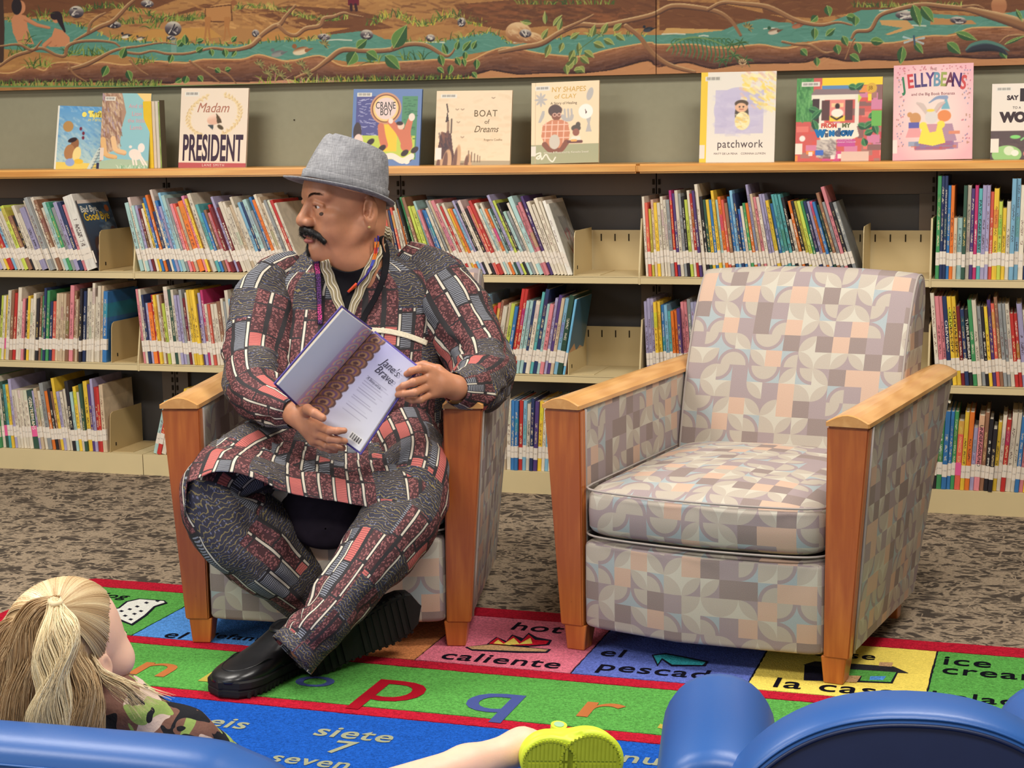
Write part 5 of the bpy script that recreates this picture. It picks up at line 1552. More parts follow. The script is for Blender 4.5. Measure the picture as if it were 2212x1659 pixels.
    for x, dn in zip(xs, ins):
        bowt = 1-((x-W/2)/(W/2))**2
        for k, (y, z) in enumerate(sec):
            dy, dz = y-cy, z-cz
            L = math.hypot(dy, dz)
            f = (L-dn)/L
            topk = max(0, (z-.72)/.1)
            V.append((x, cy+dy*f-.012*bowt*(1 if k < 24 else 0), cz+dz*f+.018*bowt*topk))
            U.append((x, arc[k]+.02))
    nc = len(sec)
    F = [tuple(f) for f in grid_faces(len(xs), nc, True).tolist()]
    F += [tuple(range(nc)), tuple(range((len(xs)-1)*nc, len(xs)*nc))[::-1]]
    me = bpy.data.meshes.new('seat_back')
    me.from_pydata(V, [], F)
    bm = bmesh.new()
    bm.from_mesh(me)
    bmesh.ops.recalc_face_normals(bm, faces=bm.faces)
    bm.to_mesh(me)
    bm.free()
    l = me.uv_layers.new(name='UVMap')
    for p in me.polygons:
        sd = abs(p.normal.x) > .7
        for li in p.loop_indices:
            vi = me.loops[li].vertex_index
            c = me.vertices[vi].co
            l.data[li].uv = (c.y, c.z) if sd else U[vi]
        p.use_smooth = not sd
    bk = link_mesh('seat_back', me, M['fabric'], root)
    for xx in (.044, W-.044):
        pts = [(xx, y-.001, z+.001) for y, z in sec[2:40:3]]
        Vp, Fp, _ = tube(pts, .0032, 6, 2)
        MB().add(Vp, Fp).build('piping', M['piping'], bk, smooth=True)
    return root


armchair((2.027, -1.682, 0.0085), math.radians(-9.7), 'empty armchair with geometric circle upholstery and wooden arms, on the right')
armchair((1.153, -1.851, 0.0085), math.radians(11.45), 'armchair with geometric circle upholstery that the man sits in')

# ------------------------------------------------------------------ the alphabet rug
RA = -0.0219
RT_, RN = np.array([math.cos(RA), math.sin(RA)]), np.array([-math.sin(RA), math.cos(RA)])
rugM = Matrix.Rotation(RA, 4, 'Z')


def pile_mat(name, rgb, var=.14):
    b = NB(name)
    t = b.tex()
    n1 = b.noise(t, 170, 3, .7)
    n2 = b.noise(t, 420, 2)
    f = b.ramp(b.m('ADD', b.m('MULTIPLY', n1, .65), b.m('MULTIPLY', n2, .35)), [(.36, 0), (.64, 1)])
    c = lin(rgb)
    b.bump(b.m('ADD', n1, n2), .9, .004)
    return b.out(b.mix(f, c*(1-var*3.0), np.clip(c*(1+var*2), 0, 1)), .95, .05)


RC = {'red': pile_mat('red_pile', (186, 30, 52)), 'green': pile_mat('green_pile', (92, 164, 76)), 'blue': pile_mat('royal_blue_pile', (30, 88, 184)), 'pink': pile_mat('pink_pile', (222, 118, 138)),
      'peri': pile_mat('periwinkle_pile', (96, 112, 190)), 'yel': pile_mat('yellow_pile', (238, 214, 100), .06), 'or': pile_mat('tan_orange_pile', (206, 132, 82)), 'sky': pile_mat('sky_blue_pile', (86, 146, 218)),
      'orl': pile_mat('orange_pile', (240, 146, 84), .06), 'ink': pile_mat('black_pile', (30, 28, 44)), 'cream': pile_mat('cream_pile', (226, 230, 190), .06), 'rlet': pile_mat('crimson_pile', (200, 26, 48)), 'white': pile_mat('white_pile', (228, 228, 220), .05), 'brown': pile_mat('brown_pile', (196, 156, 112)), 'slate': pile_mat('black_roof_pile', (48, 46, 50)), 'teal': pile_mat('teal_pile', (60, 170, 180))}
RK = list(RC)
N_ = [-1.3517, -1.4265, -1.8054, -1.8567, -2.133, -2.1832]
RL, RRt = 0.585, 3.75
rug = empty('alphabet_rug', (0, 0, 0), RA, label='colourful alphabet rug with Spanish and English words under both armchairs', cat='rug')
base = MB()
cut = 0.03
outl = [(RL, -3.75), (RRt, -3.75), (RRt, N_[0]), (RL+cut*1.9, N_[0]), (RL, N_[0]-cut*1.2)]
base.prism(outl, 2, 0.0005, 0.0060)
base.build('rug_backing', RC['ink'], rug)


def patch(name, pts, m, z=0.0061, th=.0022, parent=None):
    # finely cut edge so that the pile border looks tufted
    P_ = []
    n = len(pts)
    rr_ = random.Random(len(name)+int(abs(pts[0][0])*1000))
    for i in range(n):
        a, b_ = np.array(pts[i]), np.array(pts[(i+1) % n])
        L = np.linalg.norm(b_-a)
        k = max(1, int(L/.012))
        d = (b_-a)/max(L, 1e-6)
        nn = np.array([-d[1], d[0]])
        for j in range(k): P_.append(a+(b_-a)*j/k+(nn*rr_.uniform(-.0011, .0011) if 0 < j else 0))
    return MB().prism([tuple(p) for p in P_], 2, z, z+th).build(name, RC[m], parent or rug)


g = .0022
patch('red_border', [(RL+cut*1.9, N_[0]-g), (RRt-.004, N_[0]-g), (RRt-.004, N_[1]+g), (RL+.085, N_[1]+g), (RL+.075, N_[1]-.012), (RL+.075, -3.7), (RL+.004, -3.7), (RL+.004, N_[0]-cut*1.2)], 'red')
patch('red_border', [(RL+.08, N_[2]-g), (RRt-.01, N_[2]-g), (RRt-.01, N_[3]+g), (RL+.08, N_[3]+g)], 'red')
patch('red_border', [(RL+.08, N_[4]-g), (RRt-.01, N_[4]-g), (RRt-.01, N_[5]+g), (RL+.08, N_[5]+g)], 'red')
patch('green_band', [(RL+.08, N_[3]-g), (RRt-.01, N_[3]-g), (RRt-.01, N_[4]+g), (RL+.08, N_[4]+g)], 'green')
patch('blue_field', [(RL+.08, N_[5]-g), (RRt-.01, N_[5]-g), (RRt-.01, -3.7), (RL+.08, -3.7)], 'blue')
xc = [RL+.08, 1.017, 1.385, 1.750, 2.121, 2.511, 2.886, 3.26, 3.63]
cellc = ['green', 'sky', 'or', 'pink', 'peri', 'yel', 'green', 'pink']
for i in range(len(xc)-1):
    a, b_ = xc[i]+g, xc[i+1]-g
    pts = [(a, N_[1]-g), (b_, N_[1]-g), (b_, N_[2]+g), (a, N_[2]+g)]
    patch('picture_cell', pts, cellc[i])


def rp(u, v):
    p = hit(u, v, 2, .008)
    return np.array([p[0]*RT_[0]+p[1]*RT_[1], p[0]*RN[0]+p[1]*RN[1]])


ZL = .0086


def word(t_, u0, u1, v, m, bold=.010, asp=1.0):
    """a tufted word set to span photo columns u0..u1 around row v; asp stretches its height"""
    tx = text_mesh('tufted_word', t_, 1.0, RC[m], rug, bold=bold, spacing=1.08)
    x = [q_.co.x for q_ in tx.data.vertices]
    p0, p1 = rp(u0, v), rp(u1, v)
    k = (p1[0]-p0[0])/(max(x)-min(x))
    tx.matrix_local = Matrix.Translation(((p0[0]+p1[0])/2, (p0[1]+p1[1])/2, ZL+.0009)) @ Matrix.Diagonal((k, k*asp, 1, 1)) @ Matrix.Translation((-(max(x)+min(x))/2, 0, 0))
    return tx


for t_, u0, u1, v in [('caliente', 945, 1222, 1427), ('hot', 1105, 1222, 1358), ('el', 1298, 1350, 1412), ('pescado', 1285, 1590, 1452), ('la casa', 1668, 1944, 1487), ('house', 1718, 1894, 1414), ('ice', 2038, 2142, 1432), ('cream', 2034, 2268, 1457), ('helado', 2010, 2250, 1513),
                       ('dog', 205, 283, 1288), ('el perro', 168, 282, 1363), ('elephant', 440, 610, 1308), ('el', 357, 402, 1373), ('elefante', 425, 600, 1378)]: word(t_, u0, u1, v, 'ink')
for ch, u0, u1, v, m in [('n', 297, 387, 1443, 'orl'), ('p', 800, 930, 1487, 'rlet'), ('q', 1012, 1130, 1512, 'peri'), ('r', 1258, 1350, 1531, 'orl'), ('s', 1432, 1530, 1556, 'yel'), ('ñ', 452, 560, 1456, 'yel'), ('o', 640, 730, 1470, 'peri')]: word(ch, u0, u1, v, m, .004, {'p': .95, 'q': .95}.get(ch, .8))
for t_, u0, u1, v in [('seis', 413, 545, 1562), ('siete', 675, 860, 1588), ('nueve', 1340, 1560, 1648), ('7', 712, 764, 1617), ('seven', 578, 766, 1646), ('six', 400, 500, 1622)]: word(t_, u0, u1, v, 'cream', .016)
word('6', 425, 462, 1590, 'teal')


def shape(name, pts_px, m, z=ZL-.0002, th=.0013):
    pts = [tuple(rp(*p)) for p in pts_px]
    return MB().prism(pts[::-1], 2, z, z+th).build(name, RC[m], rug)


# tufted pictures: log fire, house, spotted dog, fish
shape('log_outline', [(1005, 1399), (1060, 1392), (1140, 1399), (1190, 1404), (1182, 1411), (1120, 1411), (1020, 1406)], 'ink')
shape('log_picture', [(1010, 1399), (1060, 1394), (1140, 1401), (1184, 1405), (1178, 1409), (1120, 1408), (1020, 1404)], 'brown', ZL+.0002)
shape('flame_outline', [(1050, 1394), (1072, 1377), (1094, 1386), (1106, 1372), (1130, 1380), (1142, 1368), (1160, 1378), (1192, 1384), (1186, 1394), (1140, 1398), (1080, 1397)], 'ink')
shape('flame_picture', [(1056, 1392), (1074, 1379), (1092, 1390), (1108, 1375), (1126, 1388), (1142, 1372), (1156, 1384), (1186, 1386), (1180, 1393), (1140, 1396), (1082, 1394)], 'rlet', ZL+.0002)
shape('flame_heart', [(1066, 1392), (1076, 1384), (1088, 1393), (1110, 1380), (1122, 1393), (1146, 1380), (1150, 1392), (1100, 1395)], 'yel', ZL+.0006)
shape('roof_picture', [(1736, 1437), (1760, 1430), (1930, 1441), (1962, 1455), (1840, 1450)], 'slate')
shape('house_outline', [(1738, 1438), (1940, 1453), (1928, 1477), (1736, 1470)], 'ink', ZL-.0004)
shape('house_picture', [(1826, 1447), (1936, 1454), (1924, 1475), (1858, 1472), (1862, 1462), (1826, 1460)], 'green', ZL+.0002)
shape('house_door', [(1826, 1461), (1860, 1462), (1850, 1476), (1822, 1474)], 'brown', ZL+.0004)
shape('house_window', [(1880, 1463), (1914, 1463), (1908, 1471), (1878, 1471)], 'sky', ZL+.0006)
shape('house_chimney', [(1900, 1432), (1929, 1433), (1926, 1442), (1898, 1440)], 'brown', ZL+.0002)
shape('fish_outline', [(1408, 1416), (1438, 1412), (1480, 1420), (1530, 1430), (1524, 1440), (1450, 1440), (1430, 1426), (1420, 1440)], 'ink')
shape('fish_picture', [(1412, 1418), (1438, 1415), (1480, 1423), (1524, 1432), (1518, 1438), (1452, 1437), (1430, 1423), (1421, 1436)], 'teal', ZL+.0002)
shape('dog_outline', [(228, 1318), (255, 1314), (272, 1300), (300, 1294), (356, 1298), (362, 1304), (336, 1312), (318, 1330), (286, 1352), (270, 1346), (232, 1330)], 'ink')
shape('dog_picture', [(234, 1320), (258, 1316), (276, 1302), (302, 1296), (354, 1300), (356, 1303), (332, 1311), (312, 1330), (284, 1349), (270, 1343), (236, 1328)], 'white', ZL+.0002)
for u, v in [(262, 1322), (280, 1318), (296, 1312), (270, 1332), (290, 1328), (304, 1322), (282, 1340), (250, 1324), (316, 1304), (340, 1300), (240, 1323)]:
    shape('dog_spot', [(u-5, v), (u, v-2.4), (u+6, v-.5), (u+1, v+2.2)], 'ink', ZL+.0006)
# ------------------------------------------------------------------ solid modelling on a voxel field (smooth unions), then a quad skin
class Field:
    def __init__(s, lo, hi, h):
        s.h = h
        s.lo = np.array(lo, float)
        s.n = np.ceil((np.array(hi)-s.lo)/h).astype(int)+1
        ax = [s.lo[i]+h*np.arange(s.n[i]) for i in range(3)]
        s.X, s.Y, s.Z = [a.astype(np.float32) for a in np.meshgrid(*ax, indexing='ij')]
        s.D = np.full(s.X.shape, 1.0, np.float32)

    def smin(s, a, b, k):
        if k <= 0: return np.minimum(a, b)
        hh = np.clip(0.5+0.5*(b-a)/k, 0, 1)
        return b*(1-hh)+a*hh-k*hh*(1-hh)

    def add(s, d, k=0.01):
        s.D = s.smin(s.D, d, k)
        return s

    def sub(s, d, k=0.005):
        s.D = -s.smin(-s.D, d, k)
        return s

    def ell(s, c, r, R=None):
        x, y, z = s.X-c[0], s.Y-c[1], s.Z-c[2]
        if R is not None: x, y, z = [R[0][i]*x+R[1][i]*y+R[2][i]*z for i in range(3)]
        k0 = np.sqrt((x/r[0])**2+(y/r[1])**2+(z/r[2])**2)+1e-6
        k1 = np.sqrt((x/r[0]**2)**2+(y/r[1]**2)**2+(z/r[2]**2)**2)+1e-6
        return k0*(k0-1)/k1

    def cap(s, a, b, ra, rb):
        a, b = np.array(a, float), np.array(b, float)
        d = b-a
        L = d@d+1e-12
        t = np.clip(((s.X-a[0])*d[0]+(s.Y-a[1])*d[1]+(s.Z-a[2])*d[2])/L, 0, 1)
        return np.sqrt((s.X-a[0]-t*d[0])**2+(s.Y-a[1]-t*d[1])**2+(s.Z-a[2]-t*d[2])**2)-(ra+(rb-ra)*t)

    def skin(s):
        D = s.D
        ins = D < 0
        nx, ny, nz = D.shape
        cs = [(0, 0, 0), (1, 0, 0), (0, 1, 0), (1, 1, 0), (0, 0, 1), (1, 0, 1), (0, 1, 1), (1, 1, 1)]
        sl = lambda A, c: A[c[0]:nx-1+c[0], c[1]:ny-1+c[1], c[2]:nz-1+c[2]]
        cnt = sum(sl(ins, c).astype(np.int8) for c in cs)
        act = (cnt > 0) & (cnt < 8)
        I = np.argwhere(act)
        idx = -np.ones(act.shape, np.int64)
        idx[act] = np.arange(len(I))
        val = np.stack([sl(D, c)[act] for c in cs], 1)
        P_ = np.zeros((len(I), 3))
        W_ = np.zeros(len(I))
        for i in range(8):
            for j in range(i+1, 8):
                if sum(abs(cs[i][k]-cs[j][k]) for k in range(3)) != 1: continue
                a, b = val[:, i], val[:, j]
                m_ = (a < 0) != (b < 0)
                t = np.where(m_, a/np.where(m_, a-b, 1), 0)
                pi_, pj = np.array(cs[i], float), np.array(cs[j], float)
                P_ += np.where(m_[:, None], pi_+(pj-pi_)*t[:, None], 0)
                W_ += m_
        V = s.lo+s.h*(I+P_/W_[:, None])
        F = []
        for ax in range(3):
            o = [0, 0, 0]
            o[ax] = 1
            A, B = ins[:nx-o[0], :ny-o[1], :nz-o[2]], ins[o[0]:, o[1]:, o[2]:]
            E_ = np.argwhere(A != B)
            u_, v_ = (ax+1) % 3, (ax+2) % 3
            ok = (E_[:, u_] > 0) & (E_[:, v_] > 0) & (E_[:, u_] < (nx, ny, nz)[u_]-1) & (E_[:, v_] < (nx, ny, nz)[v_]-1)
            E_ = E_[ok]
            flip = A[tuple(E_.T)]
            du, dv = np.zeros(3, int), np.zeros(3, int)
            du[u_], dv[v_] = 1, 1
            q4 = [idx[tuple((E_-du-dv).T)], idx[tuple((E_-dv).T)], idx[tuple(E_.T)], idx[tuple((E_-du).T)]]
            Q = np.stack(q4, 1)
            Q[~flip] = Q[~flip][:, ::-1]
            F.append(Q)
        F = np.vstack(F)
        return V, F[(F >= 0).all(1)]


def relax(V, F, it=2, w_=0.5):
    for _ in range(it):
        S_ = np.zeros_like(V)
        C_ = np.zeros(len(V))
        for k in range(4):
            a, b = F[:, k], F[:, (k+1) % 4]
            np.add.at(S_, a, V[b]); np.add.at(S_, b, V[a])
            np.add.at(C_, a, 1); np.add.at(C_, b, 1)
        V = V+(S_/np.maximum(C_, 1)[:, None]-V)*w_
    return V


def frame(x, y):
    x = np.array(x, float); x /= np.linalg.norm(x)
    y = np.array(y, float); y = y-x*(x@y); y /= np.linalg.norm(y)
    return np.stack([x, y, np.cross(x, y)], 1)        # columns are the local axes


def place(V, o, Rm, s_=1.0): return np.asarray(V)*s_ @ Rm.T+np.array(o)


# ------------------------------------------------------------------ materials of people
def skin_mat(name, rgb, var, rough=.45, red=(170, 90, 70)):
    b = NB(name)
    t = b.tex()
    n = b.noise(t, 16, 4, .6)
    c = b.mix(b.ramp(n, [(.35, 0), (.7, 1)]), lin(rgb)*(1-var), np.clip(lin(rgb)*(1+var), 0, 1))
    sp = b.ramp(b.noise(t, 260, 2), [(.62, 0), (.75, 1)])
    c = b.mix(b.m('MULTIPLY', sp, .12), c, lin(red))
    b.bump(b.noise(t, 380, 3), .12, .001)
    return b.out(c, rough, .4, Subsurface_Weight=.12, Subsurface_Scale=.01)


SKIN = skin_mat('warm_brown_skin', (186, 128, 96), .12)
FAIR = skin_mat('fair_skin', (238, 192, 166), .05, .5, (236, 150, 130))
HAIRB = simple('black_hair', (20, 17, 17), .45, .5, .2, 200)


def african_print():
    """patchwork print laid by UV in metres: u across the cloth, v along it"""
    b = NB('patchwork_print_cotton')
    x, y, _ = b.sep(b.tex('UV'))
    cw, rh = 0.033, 0.088
    X = b.m('DIVIDE', x, cw)
    cx = b.m('FLOOR', X)
    fx = b.m('FRACT', X)
    off = b.white(b.comb(cx, 1.0, 2.0), 'Value')
    Y = b.m('ADD', b.m('DIVIDE', y, rh), b.m('MULTIPLY', off, 5.0))
    cy = b.m('FLOOR', Y)
    fy = b.m('FRACT', Y)
    r = b.white(b.comb(cx, cy, 4.4), 'Value')
    uv3 = b.comb(x, y, 0.0)
    lt = lambda a, t: b.m('LESS_THAN', a, t)
    gt = lambda a, t: b.m('GREATER_THAN', a, t)
    dots = b.voro(uv3, 190)
    rings = b.m('MULTIPLY', gt(dots, .22), lt(dots, .42))
    maroon = b.mix(b.m('MULTIPLY', rings, .8), lin((74, 28, 32)), lin((184, 112, 110)))
    sy = b.m('SINE', b.m('ADD', b.m('MULTIPLY', y, 2*math.pi/.0047), b.m('MULTIPLY', b.noise(uv3, 60, 1), 5.0)))
    edge = b.m('MULTIPLY', gt(fx, .34), lt(fx, .92))
    slate = b.mix(gt(sy, .1), lin((40, 36, 44)), lin((150, 154, 164)))
    coral = b.mix(b.m('MULTIPLY', gt(sy, .55), .7), lin((214, 112, 104)), lin((96, 30, 34)))
    wv = b.m('SINE', b.m('ADD', b.m('MULTIPLY', y, 2*math.pi/.0135), b.m('MULTIPLY', b.noise(uv3, 46, 2), 11.0)))
    gold = gt(b.m('ABSOLUTE', wv), .93)
    gold = lt(b.m('ABSOLUTE', wv), .28)
    dd = lt(b.voro(uv3, 150), .25)
    navy = b.mix(b.m('MULTIPLY', gold, .85), b.mix(b.m('MULTIPLY', dd, .8), lin((44, 42, 60)), lin((124, 128, 158))), lin((152, 134, 78)))
    o = b.mix(gt(r, .40), maroon, slate)
    o = b.mix(gt(r, .66), o, coral)
    o = b.mix(gt(r, .78), o, maroon)
    # cream bars between the columns, broken at their ends, with a dark surround
    bar = b.m('MULTIPLY', b.m('MULTIPLY', gt(fx, .08), lt(fx, .225)), b.m('MULTIPLY', gt(fy, .06), lt(fy, .94)))
    hasb = lt(b.white(b.comb(cx, cy, 8.8), 'Value'), .72)
    o = b.mix(lt(fx, .29), o, lin((30, 24, 28)))
    o = b.mix(lt(fy, .05), o, lin((30, 24, 28)))
    o = b.mix(b.m('MULTIPLY', bar, hasb), o, lin((226, 216, 196)))
    # big navy squiggle blocks
    bx, by = b.m('FLOOR', b.m('DIVIDE', x, cw*2)), b.m('FLOOR', b.m('DIVIDE', y, .088))
    blk = lt(b.white(b.comb(bx, by, 6.1), 'Value'), .34)
    o = b.mix(blk, o, navy)
    wvn = b.noise(uv3, 1500, 1)
    o = b.mix(.07, o, wvn)
    o = b.mix(.16, o, lin((10, 8, 12)))
    b.bump(b.noise(b.tex(), 30, 3), .25, .004)
    return b.out(o, .7, .12)


PRINT = african_print()
EMB = simple('cream_embroidery', (226, 216, 190), .8, .2, .12, 260, .7)


def loft(rings, span=5, nseg=48, uvscale=1.0, closed=True):
    """rings: list of (centre, axis a, axis b, exponent); a,b are half-width vectors. Interpolates smoothly and returns V,F,UV(loops)"""
    A_ = catmull([np.concatenate([r[0], r[1], r[2], [r[3]]]) for r in rings], span)
    V, U = [], []
    L = 0
    for i, row in enumerate(A_):
        c, a, b_, e = row[:3], row[3:6], row[6:9], row[9]
        if i: L += np.linalg.norm(c-A_[i-1][:3])
        per = math.pi*(np.linalg.norm(a)+np.linalg.norm(b_))
        for k in range(nseg):
            t = 2*math.pi*k/nseg
            px, py = superpt(t, 1, 1, e)
            V.append(c+a*px+b_*py)
    V = np.array(V)
    F = grid_faces(len(A_), nseg, True)
    n = len(A_)
    cen = A_[:, :3]
    arc = np.concatenate([[0], np.cumsum(np.linalg.norm(np.diff(cen, axis=0), axis=1))])
    half = np.array([(np.linalg.norm(r[3:6])+np.linalg.norm(r[6:9]))/2 for r in A_])
    mean = half.mean()
    UV = []
    for f in F.tolist():
        for q_ in f:
            i, k = divmod(q_, nseg)
            kk = k
            if any(x % nseg == nseg-1 for x in f) and k == 0: kk = nseg
            UV.append((kk/nseg*2*math.pi*mean, arc[i]))
    return V, F, np.array(UV)


def folds(V, F, lines, seed=3, amp=.004, sc=18):
    """push cloth in and out along fold lines: (polyline, depth, width); plus soft random rumples"""
    me = bpy.data.meshes.new('tmp')
    me.from_pydata(V.tolist(), [], F.tolist())
    N = np.empty(len(V)*3, np.float32)
    me.vertices.foreach_get('normal', N)
    bpy.data.meshes.remove(me)
    N = N.reshape(-1, 3)
    D = np.zeros(len(V))
    for pts, dp, wd in lines:
        P_ = catmull(pts, 5)
        best = np.full(len(V), 9.0)
        tt = np.zeros(len(V))
        for i in range(len(P_)-1):
            a, b = P_[i], P_[i+1]
            d = b-a
            t = np.clip(((V-a)@d)/(d@d+1e-9), 0, 1)
            e = np.linalg.norm(V-a-t[:, None]*d, axis=1)
            k = e < best
            best = np.where(k, e, best)
            tt = np.where(k, (i+t)/(len(P_)-1), tt)
        D += dp*np.exp(-(best/wd)**2)*np.sin(np.pi*np.clip(tt, .06, .94))**.6 - .45*dp*np.exp(-((best-1.7*wd)/wd)**2)*(best < 5*wd)
    from mathutils import noise as mn
    R_ = np.array([mn.noise(Vector(v*sc)+Vector((seed, 0, 0))) for v in V])
    R2 = np.array([mn.noise(Vector(v*sc*2.3)+Vector((0, seed, 0))) for v in V])
    D += amp*(R_+.4*R2)
    return V+N*D[:, None]


# ------------------------------------------------------------------ the seated man
KM = 1.10                                        # a large man: every head and hand measure times this
man_body = []                                    # blocks that become his single body mesh


def emit(V, F, store):
    b = sum(len(v) for v, _ in store)
    store.append((np.asarray(V), np.asarray(F)+b))


# head in its own frame: x forward, y his left, z up
HC = P(752, 452, 4.12)
toward = -FW*np.array([1, 1, 0]); toward /= np.linalg.norm(toward)
rgt = _R0
yaw = math.radians(61)
hx = toward*math.cos(yaw)-rgt*math.sin(yaw)
hx = hx+np.array([0, 0, -.02])
hy = rgt*math.cos(yaw)+toward*math.sin(yaw)
HR = frame(hx, hy)
f = Field((-.14, -.115, -.24), (.15, .115, .15), .0030)
f.add(f.ell((-.007, 0, .045), (.084, .076, .086)), 0)
f.add(f.ell((.028, 0, -.018), (.064, .062, .084)), .03)
f.add(f.ell((.045, 0, -.075), (.043, .040, .032)), .022)
f.add(f.ell((.078, 0, -.094), (.017, .022, .015)), .018)
for s_ in (-1, 1):
    f.add(f.cap((-.015, s_*.062, -.035), (.045, s_*.030, -.088), .020, .017), .022)
    f.add(f.ell((.052, s_*.036, -.038), (.034, .028, .034)), .018)
    f.add(f.ell((.060, s_*.042, -.012), (.024, .022, .016)), .015)
    f.add(f.cap((.089, s_*.014, .033), (.070, s_*.048, .034), .0105, .010), .012)
f.add(f.ell((.046, 0, .052), (.053, .056, .045)), .02)
f.add(f.ell((.015, 0, -.108), (.058, .052, .030)), .02)
for s_ in (-1, 1): f.sub(f.ell((.102, s_*.032, .015), (.018, .018, .011)), .008)
f.add(f.cap((.088, 0, .026), (.107, 0, -.011), .0085, .0115), .010)
f.add(f.ell((.1075, 0, -.019), (.0160, .0155, .0140)), .006)
for s_ in (-1, 1):
    f.add(f.ell((.100, s_*.0165, -.023), (.0135, .0095, .0100)), .005)
    f.sub(f.ell((.109, s_*.0085, -.0335), (.0060, .0045, .0040)), .003)
    # lids around the eye
    f.add(f.cap((.0895, s_*.018, .0155), (.0905, s_*.032, .0200), .0038, .0056), .004)
    f.add(f.cap((.0905, s_*.032, .0200), (.0800, s_*.0465, .0140), .0056, .0046), .004)
    f.add(f.cap((.0885, s_*.019, .0080), (.0870, s_*.032, .0035), .0036, .0042), .004)
    f.add(f.cap((.0870, s_*.032, .0035), (.0785, s_*.0455, .0072), .0042, .0038), .004)
    f.add(f.ell((.077, s_*.036, -.006), (.014, .018, .009)), .008)
f.add(f.ell((.0915, 0, -.047), (.0145, .026, .0085)), .008)
f.add(f.ell((.0975, 0, -.0505), (.0085, .0205, .0050)), .003)
f.add(f.ell((.0945, 0, -.0625), (.0105, .0190, .0066)), .004)
f.sub(f.ell((.1050, 0, -.0562), (.0090, .0190, .0013)), .0015)
f.add(f.ell((.086, 0, -.080), (.014, .018, .012)), .01)
# ear: shell, hollow and lobe
for s_ in (-1, 1):
    e0 = (-.018, s_*.079, -.004)
    Re = frame((.95, s_*.30, .0), (0, 1, 0))
    f.add(f.ell(e0, (.0205, .0085, .035), Re), .003)
    f.add(f.ell((-.014, s_*.076, -.036), (.010, .0065, .011)), .005)
    f.sub(f.ell((-.012, s_*.0885, .000), (.0115, .0085, .022), Re), .002)
    f.add(f.cap((-.020, s_*.083, .012), (-.013, s_*.084, -.014), .0032, .0030), .003)
    f.sub(f.ell((-.006, s_*.083, -.008), (.005, .008, .006)), .003)
f.add(f.cap((-.022, 0, -.06), (-.036, 0, -.20), .053, .055), .03)
f.add(f.ell((-.032, 0, -.02), (.052, .058, .06)), .02)
f.add(f.cap((.0, 0, -.11), (-.045, 0, -.16), .048, .052), .03)
V, F = f.skin()
V = relax(V, F, 1, .4)
HV = place(V, HC, HR, KM)
emit(HV, F, man_body)


def hp(x, y, z): return place([(x, y, z)], HC, HR, KM)[0]


# ---- hands: palm frame from wrist to knuckles, five jointed fingers
def hand(wrist, knuckle, palmn, fingers, thumb, arm_to, k=1.08, h=.0021):
    """fingers: 4 chains of 3D points (knuckle first); thumb: chain from the side of the palm"""
    pts = [np.array(p) for ch in fingers+[thumb] for p in ch]+[np.array(wrist), np.array(arm_to)]
    lo = np.min(pts, axis=0)-.03
    hi = np.max(pts, axis=0)+.03
    f = Field(lo, hi, h)
    w_ = np.array(wrist, float)
    base = [np.array(c[0], float) for c in fingers]
    rad = [.0088, .0092, .0088, .0078]
    for c, r in zip(base, rad):
        f.add(f.cap(w_+(c-w_)*.12, c, .0135*k, r*1.22*k), .012)
    f.add(f.cap(w_, (base[1]+base[2])/2*.55+w_*.45, .021*k, .0165*k), .014)
    f.add(f.cap(w_, thumb[0], .017*k, .0125*k), .014)
    f.add(f.cap(w_, arm_to, .0235*k, .030*k), .012)
    for ch, r in zip(fingers, rad):
        n = len(ch)-1
        for i in range(n):
            ra, rb = r*k*(1-.10*i), r*k*(1-.10*(i+1))
            f.add(f.cap(ch[i], ch[i+1], ra, rb), .0022)
            if i: f.add(f.ell(ch[i], (ra*1.08,)*3), .002)
    for i in range(len(thumb)-1):
        f.add(f.cap(thumb[i], thumb[i+1], (.0115-.0012*i)*k, (.0105-.0013*i)*k), .0035)
    V, F = f.skin()
    return relax(V, F, 1, .35), F


def chain(*p): return [P(*q_) for q_ in p]


# his left hand (viewer's right): back of the hand to us, fingertips over the right edge of the book, thumb behind it
LW = P(985, 838, 3.86)
lf = [chain((925, 800, 3.80), (905, 797, 3.765), (888, 802, 3.760), (878, 808, 3.772)), chain((920, 818, 3.79), (893, 826, 3.748), (872, 834, 3.752), (861, 841, 3.765)),
      chain((922, 836, 3.79), (896, 848, 3.745), (873, 851, 3.748), (859, 853, 3.762)), chain((930, 852, 3.80), (908, 864, 3.765), (890, 865, 3.765), (879, 862, 3.775))]
lt_ = chain((945, 800, 3.85), (915, 790, 3.87), (890, 795, 3.875), (872, 803, 3.872))
V, F = hand(LW, None, None, lf, lt_, P(1016, 839, 3.925), 1.12)
emit(V, F, man_body)
# his right hand (viewer's left): palm up under the lower edge, fingers to the right, thumb on the page
RW = P(645, 898, 3.86)
rf = [chain((690, 922, 3.79), (712, 930, 3.745), (730, 931, 3.735), (744, 930, 3.74)), chain((688, 938, 3.80), (712, 948, 3.755), (732, 951, 3.748), (745, 953, 3.755)),
      chain((684, 950, 3.815), (706, 962, 3.785), (726, 966, 3.78), (741, 968, 3.785)), chain((676, 954, 3.83), (696, 966, 3.82), (712, 972, 3.815), (725, 974, 3.82))]
rt_ = chain((662, 893, 3.83), (664, 884, 3.775), (680, 893, 3.740), (697, 903, 3.735))
V, F = hand(RW, None, None, rf, rt_, P(600, 875, 3.92), 1.12)
emit(V, F, man_body)
